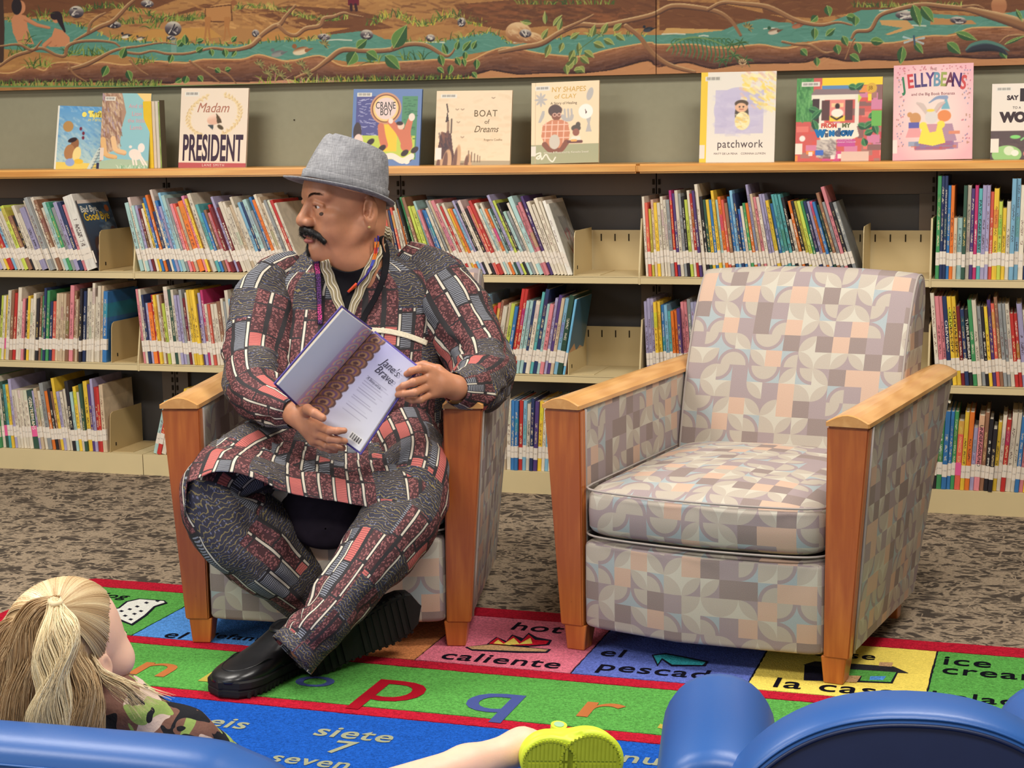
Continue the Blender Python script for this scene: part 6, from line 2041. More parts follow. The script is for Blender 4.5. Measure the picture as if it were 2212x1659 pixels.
# the body carried inside the clothes: trunk, arms and legs in one block that meets head, hands and shoes
hipL, hipR = P(845, 900, 4.30), P(665, 905, 4.30)
kneeL, kneeR = P(890, 1090, 3.88), P(470, 1072, 3.90)
ankL, ankR = P(655, 1395, 3.70), P(700, 1335, 3.985)
shL, shR = P(945, 620, 4.24), P(610, 620, 4.24)
elL, elR = P(1040, 800, 4.10), P(548, 830, 4.08)
pts = np.array([hipL, hipR, kneeL, kneeR, ankL, ankR, shL, shR, elL, elR, LW, RW])
f = Field(pts.min(0)-.13, pts.max(0)+.13, .013)
nk = place([(-.04, 0, -.19)], HC, HR, KM)[0]
mid = (hipL+hipR)/2
f.add(f.cap(mid, P(772, 640, 4.28), .115, .120), 0)
f.add(f.cap(shL, shR, .055, .055), .05)
f.add(f.cap(P(772, 640, 4.28), nk, .09, .06), .04)
for a, b_, c in ((hipL, kneeL, ankL), (hipR, kneeR, ankR)):
    f.add(f.cap(a, b_, .072, .044), .03)
    f.add(f.cap(b_, c, .042, .032), .015)
for a, b_, c in ((shL, elL, P(1016, 839, 3.925)), (shR, elR, P(600, 875, 3.92))):
    f.add(f.cap(a, b_, .048, .040), .03)
    f.add(f.cap(b_, c, .038, .026), .015)
V, F = f.skin()
emit(V, F, man_body)
BV = np.vstack([v for v, _ in man_body])
BF = np.vstack([f_ for _, f_ in man_body])
man = mesh('person', BV, BF, SKIN, None, True)
tag(man, 'seated man in grey hat and patchwork print tunic holding an open book', 'person')

# eyes
_b = NB('eyeball')
_o = _b.sep(_b.tex())
_r = _b.m('SQRT', _b.m('ADD', _b.m('POWER', _o[1], 2.0), _b.m('POWER', _o[2], 2.0)))
_c = _b.ramp(_r, [(.0, (.004, .003, .003)), (.0024, (.004, .003, .003)), (.0026, lin((70, 44, 28))), (.0056, lin((52, 32, 20))), (.0060, lin((214, 204, 196)))], 'CONSTANT')
_f = _b.m('GREATER_THAN', _o[0], 0.0)
EYE = _b.out(_b.mix(_f, lin((214, 204, 196)), _c), .12, .6)
for s_ in (-1, 1):
    bm = bmesh.new()
    bmesh.ops.create_uvsphere(bm, u_segments=20, v_segments=14, radius=.0122)
    me = bpy.data.meshes.new('eye')
    bm.to_mesh(me); bm.free()
    me.polygons.foreach_set('use_smooth', [True]*len(me.polygons))
    e = link_mesh('eye', me, EYE, man)
    Rl = frame((1, -.25, -.12), (0, 1, 0))
    Mx = Matrix.Identity(4)
    Rw = HR @ Rl
    for i in range(3):
        for j in range(3): Mx[i][j] = Rw[i][j]*KM
        Mx[i][3] = hp(.0785, s_*.0315, .0130)[i]
    e.matrix_world = Mx


def strands(name, roots, dirs, length, width, n_seg, mat, parent, droop=.3, curl=.2, seed=1, taper=True):
    """short hairs as thin three-sided blades"""
    rr_ = np.random.RandomState(seed)
    V, F = [], []
    for p, d in zip(roots, dirs):
        L = length*rr_.uniform(.6, 1.2)
        d = d/np.linalg.norm(d)
        sd = np.cross(d, rr_.normal(size=3)); sd /= np.linalg.norm(sd)
        up = np.cross(d, sd)
        b0 = len(V)
        q_ = np.array(p, float)
        for i in range(n_seg+1):
            t = i/n_seg
            w_ = width*(1-.85*t if taper else 1)
            V += [q_+sd*w_, q_-sd*w_*.5+up*w_*.87, q_-sd*w_*.5-up*w_*.87]
            d = d+np.array([0, 0, -droop])/n_seg+rr_.normal(size=3)*curl/n_seg
            d /= np.linalg.norm(d)
            q_ = q_+d*L/n_seg
        for i in range(n_seg):
            for k in range(3):
                a, c = b0+i*3+k, b0+i*3+(k+1) % 3
                F.append((a, c, c+3, a+3))
    return mesh(name, np.array(V), np.array(F), mat, parent, True)


def facial(name, centers, nrm, count, length, width, dirfn, seed, spread):
    rr_ = np.random.RandomState(seed)
    ro, di = [], []
    for _ in range(count):
        t = rr_.uniform(0, len(centers)-1.001)
        i = int(t)
        c = np.array(centers[i])*(1-t+i)+np.array(centers[i+1])*(t-i)
        sp = spread[i]*(1-t+i)+spread[min(i+1, len(spread)-1)]*(t-i)
        c = c+rr_.uniform(-1, 1, 3)*np.array([.3, .4, 1.0])*sp
        ro.append(hp(*c))
        di.append(HR @ (np.array(dirfn(c))+rr_.normal(size=3)*.18))
    return strands(name, ro, di, length, width, 3, HAIRB, man, .15, .3, seed)


mo = [(.079, -.043, -.064), (.087, -.036, -.052), (.100, -.024, -.042), (.1065, -.010, -.0375), (.108, 0, -.039), (.1065, .010, -.0375), (.100, .024, -.042), (.087, .036, -.052), (.079, .043, -.064)]
facial('moustache', mo, None, 2600, .013, .00042, lambda c: (.25, 1.1*np.sign(c[1]+.0001), -.75), 3, [.004, .007, .009, .009, .007, .009, .009, .007, .004])
f = Field((.06, -.06, -.10), (.125, .06, -.01), .0025)
for a, b_ in zip(mo, mo[1:]): f.add(f.cap(a, b_, .0065, .0065), .004)
V, F = f.skin()
mesh('moustache_base', place(V, HC, HR, KM), F, HAIRB, man, True)
go = [(.0975, 0, -.0715), (.0975, 0, -.079), (.0955, 0, -.088)]
facial('chin_beard', go, None, 900, .012, .00042, lambda c: (.5, 2*c[1], -1.0), 4, [.006, .008, .007])
f = Field((.07, -.03, -.115), (.12, .03, -.06), .0025)
f.add(f.ell((.0905, 0, -.079), (.0095, .0105, .0140)), 0)
V, F = f.skin()
mesh('chin_beard_base', place(V, HC, HR, KM), F, HAIRB, man, True)
for s_ in (-1, 1):
    ro, di = [], []
    rr_ = np.random.RandomState(8)
    for _ in range(300):
        t = rr_.rand()
        c = (.1005-.020*t**2, s_*(.014+.034*t), .0315+.008*math.sin(t*2.6)+rr_.uniform(-.0022, .0022))
        ro.append(hp(*c)); di.append(HR @ np.array((-.1, s_*1.0, .25)))
    strands('eyebrow', ro, di, .0085, .0004, 2, simple('eyebrow_hair', (76, 52, 40), .6), man, .1, .2, 5)
bm = bmesh.new(); bmesh.ops.create_uvsphere(bm, u_segments=10, v_segments=8, radius=.0035)
me = bpy.data.meshes.new('earring'); bm.to_mesh(me); bm.free()
e = link_mesh('earring', me, simple('pale_gold_stud', (236, 216, 150), .2, .6, Metallic=.7), man); e.location = hp(-.010, .086, -.037)
BVH_BODY = BVHTree.FromPolygons([tuple(v) for v in BV.tolist()], [tuple(x) for x in BF.tolist()])
# dark mark on the cheek
m_ = BVH_BODY.ray_cast(Vector(CAM), Vector(ray(694, 462)))
mk, mn_ = np.array(m_[0]), np.array(m_[1])
Rk = frame(mn_, (0, 0, 1))
f = Field((-.004, -.008, -.008), (.004, .008, .008), .0010); f.add(f.ell((0, 0, 0), (.0011, .0046, .0056)), 0)
V, F = f.skin(); mesh('cheek_mark', place(V, mk, Rk), F, simple('dark_mark', (72, 50, 38), .6), man, True)
# lips tint
f = Field((.07, -.03, -.08), (.12, .03, -.035), .0012)
f.add(f.ell((.0980, 0, -.0508), (.0083, .0200, .0046)), .0)
f.add(f.ell((.0950, 0, -.0628), (.0107, .0188, .0064)), .002)
f.sub(f.ell((.1050, 0, -.0565), (.0095, .0190, .0012)), .001)
V, F = f.skin(); mesh('lips', place(V, HC, HR, KM*1.003), F, simple('lip_skin', (176, 104, 96), .4, .45, .06, 120), man, True)

# ---- hat: felted crown on an upturned brim, tipped back
b = NB('grey_heathered_hat_cloth')
t = b.tex()
n1 = b.noise(b.mapv(t, (60, 60, 900), rot=(.5, .3, 0)), 1, 3)
n2 = b.noise(b.mapv(t, (900, 60, 60), rot=(0, .4, .6)), 1, 3)
n3 = b.noise(t, 22, 3)
k_ = b.m('ADD', b.m('MULTIPLY', b.m('ADD', n1, n2), .38), b.m('MULTIPLY', n3, .24))
b.bump(k_, .3, .001)
HAT = b.out(b.ramp(k_, [(.34, lin((98, 98, 102))), (.52, lin((140, 140, 143))), (.66, lin((172, 172, 174)))]), .9, .1)
tilt = math.radians(-18)
hatup = HR @ np.array([math.sin(tilt), 0, math.cos(tilt)])
hatf = HR @ np.array([math.cos(tilt), 0, -math.sin(tilt)])
hatl = HR[:, 1]
HO = hp(.001, 0, .062)


def hatp(x, y, z): return HO+(hatf*x+hatl*y+hatup*z)*KM


rings = []
prof = [(-.016, 1, 0.0972, .086, 0), (0, 1, 0.0954, .085, 0), (.02, 1, 0.0918, .082, -.001), (.05, 1, 0.0837, .074, -.002), (.072, 1, 0.0765, .065, -.003), (.080, 1, 0.0720, .060, -.003), (.0845, 1, 0.0657, .053, -.003), (.084, 1, 0.0558, .040, -.003), (.074, 1, 0.0414, .022, -.002), (.070, 1, 0.0180, .008, 0)]
V = []
ns = 56
for z, _, a, c, sh in prof:
    for i in range(ns):
        th = 2*math.pi*i/ns
        x, y = a*math.cos(th), c*math.sin(th)
        zz = z
        if z > .04:
            zz += .010*(math.cos(th)*.6+.2)*(z/.1)*1.0-(z/.1)**2*.006*(1 if abs(math.sin(th)) < .3 else 0)
            y *= 1-.10*max(0, math.cos(th))**3*(z/.1)
        V.append(hatp(x+sh, y, zz))
F = grid_faces(len(prof), ns, True).tolist()
F.append(list(range((len(prof)-1)*ns, len(prof)*ns)))
me = bpy.data.meshes.new('hat')
me.from_pydata([tuple(v) for v in V], [], F)
me.polygons.foreach_set('use_smooth', [True]*len(F))
hat = link_mesh('hat', me, HAT, man)
md = hat.modifiers.new('s', 'SOLIDIFY'); md.thickness = .003; md.offset = -1
# brim: turned down at the front, up at the back
V = []
br_ = [(.0, -.003), (.25, -.006), (.5, -.008), (.8, -.007), (1.0, -.004), (1.0, -.0065), (.8, -.0095), (.5, -.0105), (.25, -.0085), (0, -.006)]
for t_, z0 in br_:
    for i in range(ns):
        th = 2*math.pi*i/ns
        wdt = .036+.006*math.cos(th)-.010*max(0, -math.cos(th))
        a, c = .0955+wdt*t_, .084+wdt*t_
        fr, bk = max(0, math.cos(th)), max(0, -math.cos(th))
        z = z0-.016+t_**1.3*(-.006*fr-.004*bk**1.5+.004*abs(math.sin(th)))
        V.append(hatp(a*math.cos(th), c*math.sin(th), z))
F = grid_faces(len(br_), ns, True).tolist()
MB().add(V, F).build('hat_brim', HAT, man, smooth=True)
V = []
for z, ex in ((-.016, .0022), (-.015, .0036), (.000, .0036), (.002, .0024)):
    for i in range(ns):
        th = 2*math.pi*i/ns
        V.append(hatp((.0958+ex)*math.cos(th)*(1-.25*max(z, 0)), (.0855+ex)*math.sin(th)*(1-.25*max(z, 0)), z))
MB().add(V, grid_faces(4, ns, True).tolist()).build('hat_band', HAT, man, smooth=True)
# ------------------------------------------------------------------ his clothes
RH = _R0
DH = FW*np.array([1, 1, 0]); DH /= np.linalg.norm(DH)


def ringpx(u, v, d, hw, hd, e=.85, tiltv=0.0):
    """horizontal ring: half width in photo px, half depth in metres"""
    s_ = CF/d
    a = RH*hw/s_+np.array([0, 0, tiltv])
    return (P(u, v, d), a, DH*hd, e)


torso = [ringpx(772, 522, 4.27, 68, .085, 1.0), ringpx(768, 548, 4.25, 106, .125, 1.0, -.010), ringpx(774, 576, 4.25, 158, .145, .95), ringpx(778, 612, 4.26, 192, .158, .85), ringpx(776, 670, 4.26, 200, .165, .85), ringpx(770, 740, 4.25, 202, .178, .85),
         ringpx(764, 810, 4.25, 200, .190, .85), ringpx(758, 880, 4.25, 200, .20, .85), ringpx(752, 940, 4.25, 205, .20, .85), ringpx(752, 985, 4.24, 205, .20, .85)]
V, F, UV = loft(torso, 7, 96)
fl = [([P(830, 600, 4.13), P(850, 680, 4.10), P(865, 760, 4.08)], .006, .010), ([P(960, 640, 4.16), P(945, 730, 4.14), P(950, 800, 4.14)], -.010, .012), ([P(600, 640, 4.15), P(618, 740, 4.12), P(610, 820, 4.12)], -.010, .012),
      ([P(680, 760, 4.08), P(690, 840, 4.07), P(720, 900, 4.06)], .006, .012), ([P(870, 880, 4.08), P(800, 930, 4.06), P(700, 940, 4.06)], .010, .014), ([P(930, 860, 4.12), P(880, 930, 4.08), P(810, 960, 4.06)], -.010, .012), ([P(900, 960, 4.08), P(830, 985, 4.05), P(740, 990, 4.05)], .010, .012)]
V = folds(V, F, fl, 3, .006, 12)
TV, TF, TUV = [V], [F], [UV+np.array([.3, .1])]
nb = len(V)


def tframes(c):
    """twist-free side axes along a chain of centres"""
    out = []
    N = None
    for i in range(len(c)):
        T_ = (c[min(i+1, len(c)-1)]-c[max(i-1, 0)]); T_ /= np.linalg.norm(T_)
        N = np.cross(T_, DH) if N is None else N-T_*(N@T_)
        N = N/np.linalg.norm(N)
        out.append((N, np.cross(T_, N)))
    return out


def sleeve(pts, seed, folds_, uo):
    """pts: (u,v,d, radius px) down the arm"""
    global nb
    c = [P(*p[:3]) for p in pts]
    rings = []
    for (a, b_), i, p in zip(tframes(c), range(99), pts):
        r = p[3]/(CF/p[2])
        rings.append((c[i], a*r, b_*r*.92, 1.0))
    V, F, UV = loft(rings, 7, 56)
    V = folds(V, F, [(a_, b_*1.25, c_) for a_, b_, c_ in folds_], seed, .009, 16)
    TV.append(V); TF.append(F+nb); TUV.append(UV+np.array(uo))
    nb += len(V)
    return V


# his right sleeve (viewer's left)
sleeve([(655, 585, 4.25, 50), (612, 612, 4.235, 68), (580, 660, 4.20, 82), (563, 730, 4.15, 80), (552, 800, 4.09, 72), (556, 850, 4.02, 66), (585, 872, 3.96, 54), (618, 884, 3.91, 42), (640, 892, 3.885, 33)], 5,
       [([P(500, 765, 4.1), P(560, 775, 4.05), P(620, 790, 4.06)], -.013, .012), ([P(500, 800, 4.1), P(560, 815, 4.02), P(625, 815, 4.02)], .012, .012), ([P(495, 840, 4.05), P(555, 850, 3.98), P(615, 840, 3.98)], -.012, .010), ([P(540, 650, 4.15), P(580, 700, 4.10), P(590, 760, 4.08)], .008, .012), ([P(540, 900, 3.98), P(580, 905, 3.9), P(620, 880, 3.88)], -.008, .008)], (1.1, .03))
# his left sleeve (viewer's right)
sleeve([(868, 562, 4.25, 48), (926, 598, 4.235, 68), (968, 660, 4.20, 82), (1000, 715, 4.17, 78), (1030, 765, 4.13, 74), (1046, 800, 4.08, 72), (1042, 828, 4.01, 64), (1026, 838, 3.955, 58), (1006, 840, 3.905, 48), (982, 839, 3.865, 37)], 9,
       [([P(950, 735, 4.1), P(1010, 745, 4.07), P(1060, 730, 4.12)], -.012, .011), ([P(960, 765, 4.08), P(1020, 775, 4.02), P(1085, 765, 4.06)], .013, .010), ([P(970, 795, 4.02), P(1030, 795, 3.97), P(1095, 800, 4.0)], -.014, .010), ([P(990, 825, 3.96), P(1040, 830, 3.92), P(1090, 830, 3.97)], .012, .010), ([P(900, 620, 4.16), P(940, 680, 4.12), P(970, 720, 4.1)], .008, .012), ([P(990, 860, 3.95), P(1040, 868, 3.92), P(1085, 850, 3.95)], -.010, .010)], (2.3, .055))


def sheet(G, nu=8, nv=8):
    """bicubic sheet through a grid of 3D points; returns V,F, UV by distance"""
    G = np.array(G)
    rows_ = [catmull(r, nu) for r in G]
    rows_ = np.array(rows_)
    cols = np.array([catmull(rows_[:, j], nv) for j in range(rows_.shape[1])])      # (ncol, nrow, 3)
    S_ = np.transpose(cols, (1, 0, 2))
    nr, nc = S_.shape[:2]
    du = np.concatenate([[0], np.cumsum(np.linalg.norm(np.diff(S_.mean(0), axis=0), axis=1))])
    dv = np.concatenate([[0], np.cumsum(np.linalg.norm(np.diff(S_.mean(1), axis=0), axis=1))])
    U_, V_ = np.meshgrid(du, dv)
    return S_.reshape(-1, 3), grid_faces(nr, nc), np.stack([U_, V_], -1).reshape(-1, 2)


# the tunic skirt spread over his lap, tail hanging off his right knee
G = [[P(548, 905, 4.16), P(590, 915, 4.08), P(650, 930, 4.05), P(740, 940, 4.05), P(830, 935, 4.06), P(905, 925, 4.09), P(950, 915, 4.16)],
     [P(505, 930, 4.04), P(560, 945, 3.99), P(640, 965, 3.97), P(740, 975, 3.97), P(830, 968, 3.97), P(905, 965, 4.00), P(952, 955, 4.06)],
     [P(462, 955, 3.92), P(530, 968, 3.88), P(630, 1000, 3.885), P(740, 1015, 3.89), P(835, 1005, 3.86), P(910, 1000, 3.88), P(952, 1005, 3.96)],
     [P(425, 990, 3.82), P(505, 990, 3.775), P(630, 1035, 3.81), P(745, 1050, 3.82), P(850, 1050, 3.765), P(920, 1050, 3.80), P(952, 1055, 3.90)],
     [P(402, 1040, 3.765), P(495, 1018, 3.745), P(635, 1068, 3.79), P(750, 1088, 3.80), P(858, 1105, 3.735), P(915, 1115, 3.77), P(950, 1100, 3.87)]]
V, F, UV = sheet(G, 12, 12)
V = folds(V, F, [([P(480, 940, 3.98), P(560, 990, 3.9), P(640, 1030, 3.86)], -.012, .011), ([P(560, 960, 3.95), P(650, 1010, 3.87), P(720, 1030, 3.86)], .014, .012), ([P(640, 975, 3.95), P(740, 1000, 3.9), P(850, 975, 3.93)], -.012, .012), ([P(700, 1040, 3.86), P(800, 1020, 3.85), P(900, 985, 3.9)], .012, .013),
                     ([P(930, 960, 4), P(915, 1020, 3.86), P(905, 1090, 3.8)], .010, .011), ([P(720, 960, 4), P(800, 955, 4), P(880, 950, 4.02)], .010, .011)], 6, .006, 14)
UVs = UV.copy()
TV.append(V); TF.append(F+nb); TUV.append(UVs[F.reshape(-1)]+np.array([4.1, .2]))
nb += len(V)
# tail of cloth hanging from the knee
G2 = [[P(425, 990, 3.825), P(412, 1010, 3.80), P(404, 1040, 3.79)], [P(412, 1030, 3.82), P(404, 1055, 3.80), P(402, 1075, 3.79)], [P(404, 1085, 3.84), P(399, 1105, 3.82), P(402, 1118, 3.81)]]
V2, F2, U2 = sheet(G2, 5, 5)
TV.append(V2); TF.append(F2+nb); TUV.append(U2[F2.reshape(-1)]+np.array([6.2, .2]))
nb += len(V2)
tunic = mesh('tunic', np.vstack(TV), np.vstack(TF), PRINT, man, True, uv=np.vstack(TUV))
md = tunic.modifiers.new('t', 'SOLIDIFY'); md.thickness = .0022; md.offset = -1
tb = BVHTree.FromPolygons([tuple(v) for v in np.vstack(TV).tolist()], [tuple(x) for x in np.vstack(TF).tolist()])


def trouser(pts, seed, fl_, uo, nm='trouser_leg'):
    c = [P(*p[:3]) for p in pts]
    rings = []
    for (a, b_), i, p in zip(tframes(c), range(99), pts):
        r = p[3]/(CF/p[2])
        rings.append((c[i], a*r, b_*r*p[4], 1.0))
    V, F, UV = loft(rings, 8, 60)
    V = folds(V, F, fl_, seed, .008, 13)
    o = mesh(nm, V, F, PRINT, man, True, uv=UV+np.array(uo))
    md = o.modifiers.new('t', 'SOLIDIFY'); md.thickness = .0022; md.offset = -1
    return V, F


trouser([(690, 935, 4.24, 90, .9), (600, 985, 4.08, 92, .85), (510, 1028, 3.93, 88, .85), (462, 1075, 3.875, 80, .9), (492, 1122, 3.89, 98, .9), (566, 1176, 3.935, 112, .8), (632, 1238, 3.975, 96, .75), (672, 1290, 3.995, 76, .75), (700, 1330, 3.995, 62, .75)], 11,
        [([P(430, 1060, 3.8), P(500, 1090, 3.79), P(600, 1120, 3.82)], -.012, .012), ([P(440, 1110, 3.8), P(520, 1150, 3.81), P(610, 1200, 3.84)], .010, .012), ([P(470, 1160, 3.82), P(560, 1220, 3.84), P(640, 1280, 3.88)], -.012, .012), ([P(540, 1110, 3.83), P(620, 1180, 3.85), P(680, 1250, 3.88)], .012, .012)], (7.1, .0))
trouser([(840, 930, 4.24, 92, .9), (872, 975, 4.08, 92, .85), (892, 1030, 3.93, 90, .85), (880, 1095, 3.86, 92, .9), (842, 1160, 3.80, 102, .8), (785, 1235, 3.745, 94, .75), (725, 1315, 3.705, 80, .72), (672, 1375, 3.68, 74, .75), (632, 1416, 3.665, 70, .8)], 17,
        [([P(830, 1120, 3.76), P(790, 1190, 3.72), P(720, 1270, 3.68)], -.013, .012), ([P(900, 1130, 3.77), P(860, 1210, 3.72), P(790, 1300, 3.68)], .011, .013), ([P(740, 1180, 3.74), P(700, 1260, 3.7), P(660, 1300, 3.69)], .013, .012), ([P(620, 1320, 3.65), P(680, 1350, 3.64), P(740, 1350, 3.66)], -.012, .011), ([P(610, 1370, 3.64), P(660, 1390, 3.63), P(720, 1400, 3.65)], .011, .010)], (9.3, .04))


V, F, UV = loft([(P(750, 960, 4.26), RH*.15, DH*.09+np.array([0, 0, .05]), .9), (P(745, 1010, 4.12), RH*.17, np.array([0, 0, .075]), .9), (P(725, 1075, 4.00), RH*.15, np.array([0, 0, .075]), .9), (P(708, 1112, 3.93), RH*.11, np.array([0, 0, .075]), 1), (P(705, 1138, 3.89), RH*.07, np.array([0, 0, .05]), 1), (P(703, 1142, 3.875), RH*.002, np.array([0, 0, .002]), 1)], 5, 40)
mesh('trouser_seat', V, F, simple('shaded_trouser_cloth', (34, 28, 36), .85, .1, .2, 40), man, True)  # shade between the knees put into a plain dark colour, print left out


# ---- things on his chest, laid on the cloth
tb2 = BVHTree.FromPolygons([tuple(v) for v in np.vstack(TV+[BV]).tolist()], [tuple(x) for x in np.vstack(TF+[BF+nb]).tolist()])


def on_cloth(u, v, off=.003, bvh=None):
    r_ = (bvh or tb2).ray_cast(Vector(CAM), Vector(ray(u, v)))
    if r_[0] is None: return P(u, v, 4.17)
    return np.array(r_[0])-ray(u, v)*off


def strip(name, pts, w_px, mat, off=.004, thick=.002, n=7, lanes=4):
    """flat band that follows the cloth along photo points; w_px half width"""
    C = catmull(pts, n)
    ws = np.interp(np.linspace(0, 1, len(C)), np.linspace(0, 1, len(np.atleast_1d(w_px))), np.atleast_1d(w_px))
    T_ = np.gradient(C, axis=0); T_ /= np.linalg.norm(T_, axis=1)[:, None]
    N2 = np.stack([-T_[:, 1], T_[:, 0]], 1)
    V, U = [], []
    for i in range(len(C)):
        for k in range(lanes+1):
            s_ = (k/lanes-.5)*2*ws[i]
            q_ = C[i]+N2[i]*s_
            V.append(on_cloth(q_[0], q_[1], off)); U.append((k/lanes, i/(n*1.0)))
    F = grid_faces(len(C), lanes+1)
    V = relax(np.array(V), F, 3, .5)
    o = mesh(name, V, F, mat, man, True, uv=np.array(U))
    md = o.modifiers.new('t', 'SOLIDIFY'); md.thickness = thick; md.offset = 0
    return o


BLK = simple('black_cotton', (24, 22, 26), .8, .15, .1, 60)
b = NB('pleated_cream_trim')
x_, y_, _ = b.sep(b.tex('UV'))
sn = b.m('SINE', b.m('ADD', b.m('MULTIPLY', x_, 22.0), b.m('MULTIPLY', b.m('SINE', b.m('MULTIPLY', y_, 9.0)), 1.4)))
b.bump(sn, .8, .003)
TRIM = b.out(b.mix(b.ramp(sn, [(.2, 0), (.7, 1)]), lin((176, 160, 124)), lin((232, 222, 198))), .8, .2)
# undershirt showing in the neck opening
f = Field((-.14, -.10, -.16), (.14, .12, .12), .005)
V = []
G3 = [[P(690, 548, 4.14), P(715, 572, 4.11), P(752, 585, 4.10), P(790, 572, 4.11), P(815, 545, 4.16)], [P(705, 585, 4.10), P(725, 600, 4.095), P(752, 606, 4.09), P(782, 600, 4.095), P(802, 580, 4.12)], [P(720, 630, 4.085), P(735, 640, 4.08), P(750, 644, 4.08), P(765, 640, 4.08), P(782, 630, 4.085)], [P(742, 690, 4.07), P(746, 692, 4.07), P(750, 694, 4.07), P(753, 692, 4.07), P(757, 690, 4.07)]]
V, F, U = sheet(G3, 6, 6)
V = V-ray(752, 610)*.0
V = np.array([on_cloth(*proj(v)[:2], .006) if proj(v)[1] > 560 else v for v in V])
V = relax(V, F, 4, .5)
o = mesh('undershirt', V, F, BLK, man, True)
md = o.modifiers.new('t', 'SOLIDIFY'); md.thickness = .003
strip('neckline_trim', [(698, 560), (712, 600), (730, 650), (748, 700)], [15, 17, 15, 9], TRIM, .011)
strip('neckline_trim', [(826, 512), (816, 550), (795, 590), (772, 640), (750, 700)], [13, 16, 17, 15, 9], TRIM, .011)
strip('pocket_trim', [(790, 712), (840, 716), (885, 727), (926, 743)], [7, 8, 8, 8], EMB, .006)
strip('lanyard', [(822, 508), (834, 542), (831, 590), (812, 640), (790, 678), (772, 715)], [8, 10, 10, 9, 9, 8], BLK, .012)
_b = NB('printed_lanyard_webbing')
_x, _y, _ = _b.sep(_b.tex('UV'))
_n = _b.noise(_b.comb(_b.m('MULTIPLY', _x, 3.0), _b.m('MULTIPLY', _y, 9.0)), 3.0, 1)
_s = _b.m('GREATER_THAN', _b.m('SINE', _b.m('MULTIPLY', _y, 3.2)), .55)
LAN = _b.out(_b.mix(_b.m('MULTIPLY', _b.m('GREATER_THAN', _n, .52), _b.m('LESS_THAN', _b.m('ABSOLUTE', _b.m('SUBTRACT', _x, .5)), .3)), lin((26, 22, 30)), _b.mix(_s, lin((110, 60, 130)), lin((226, 70, 150)))), .7, .2)
strip('printed_lanyard', [(683, 562), (688, 600), (690, 650), (692, 705)], [10, 10, 9, 9], LAN, .010)
_b = NB('multicolour_cord')
_x, _y, _ = _b.sep(_b.tex())
_w = _b.white(_b.comb(_b.m('FLOOR', _b.m('MULTIPLY', _x, 70.0)), _b.m('FLOOR', _b.m('MULTIPLY', _b.sep(_b.tex())[2], 70.0)), 0.0), 'Value')
CORD = _b.out(_b.ramp(_w, [(0, lin((226, 120, 40))), (.25, lin((60, 44, 130))), (.5, lin((206, 60, 50))), (.7, lin((196, 160, 60))), (.85, lin((70, 80, 170)))], 'CONSTANT'), .6, .3)
for off_, pts in ((.016, [(817, 508), (815, 540), (800, 582), (775, 612), (752, 632)]), (.015, [(811, 514), (808, 552), (793, 592), (768, 618), (752, 632)])):
    Vp, Fp, _ = tube([on_cloth(u, v, off_) for u, v in pts], .0024, 6, 5)
    MB().add(Vp, Fp).build('bead_cord', CORD, man, smooth=True)
Vp, Fp, _ = tube([on_cloth(752, 631, .021), on_cloth(770, 612, .021)], [.0038, .003], 6, 3)
MB().add(Vp, Fp).build('cord_pendant', flat((226, 84, 50)), man, smooth=True)
# standing back collar behind the neck
Vp = []
C = catmull([P(818, 512, 4.16), P(836, 516, 4.24), P(842, 528, 4.32), P(800, 525, 4.42), P(740, 530, 4.40), P(700, 545, 4.30)], 5)
for c in C: Vp += [c, c+np.array([0, 0, .03])]
o = mesh('collar', np.array(Vp), grid_faces(len(C), 2), TRIM, man, True, uv=np.array([(k % 2, k//2/5) for k in range(len(Vp))]))
md = o.modifiers.new('t', 'SOLIDIFY'); md.thickness = .004


# ---- black shoes: lofted uppers on grooved soles
LEATHER = simple('black_leather', (22, 22, 24), .32, .5, .12, 60, .15)
RUBBER = simple('black_rubber_sole', (30, 29, 29), .7, .25, .08, 90, .2)


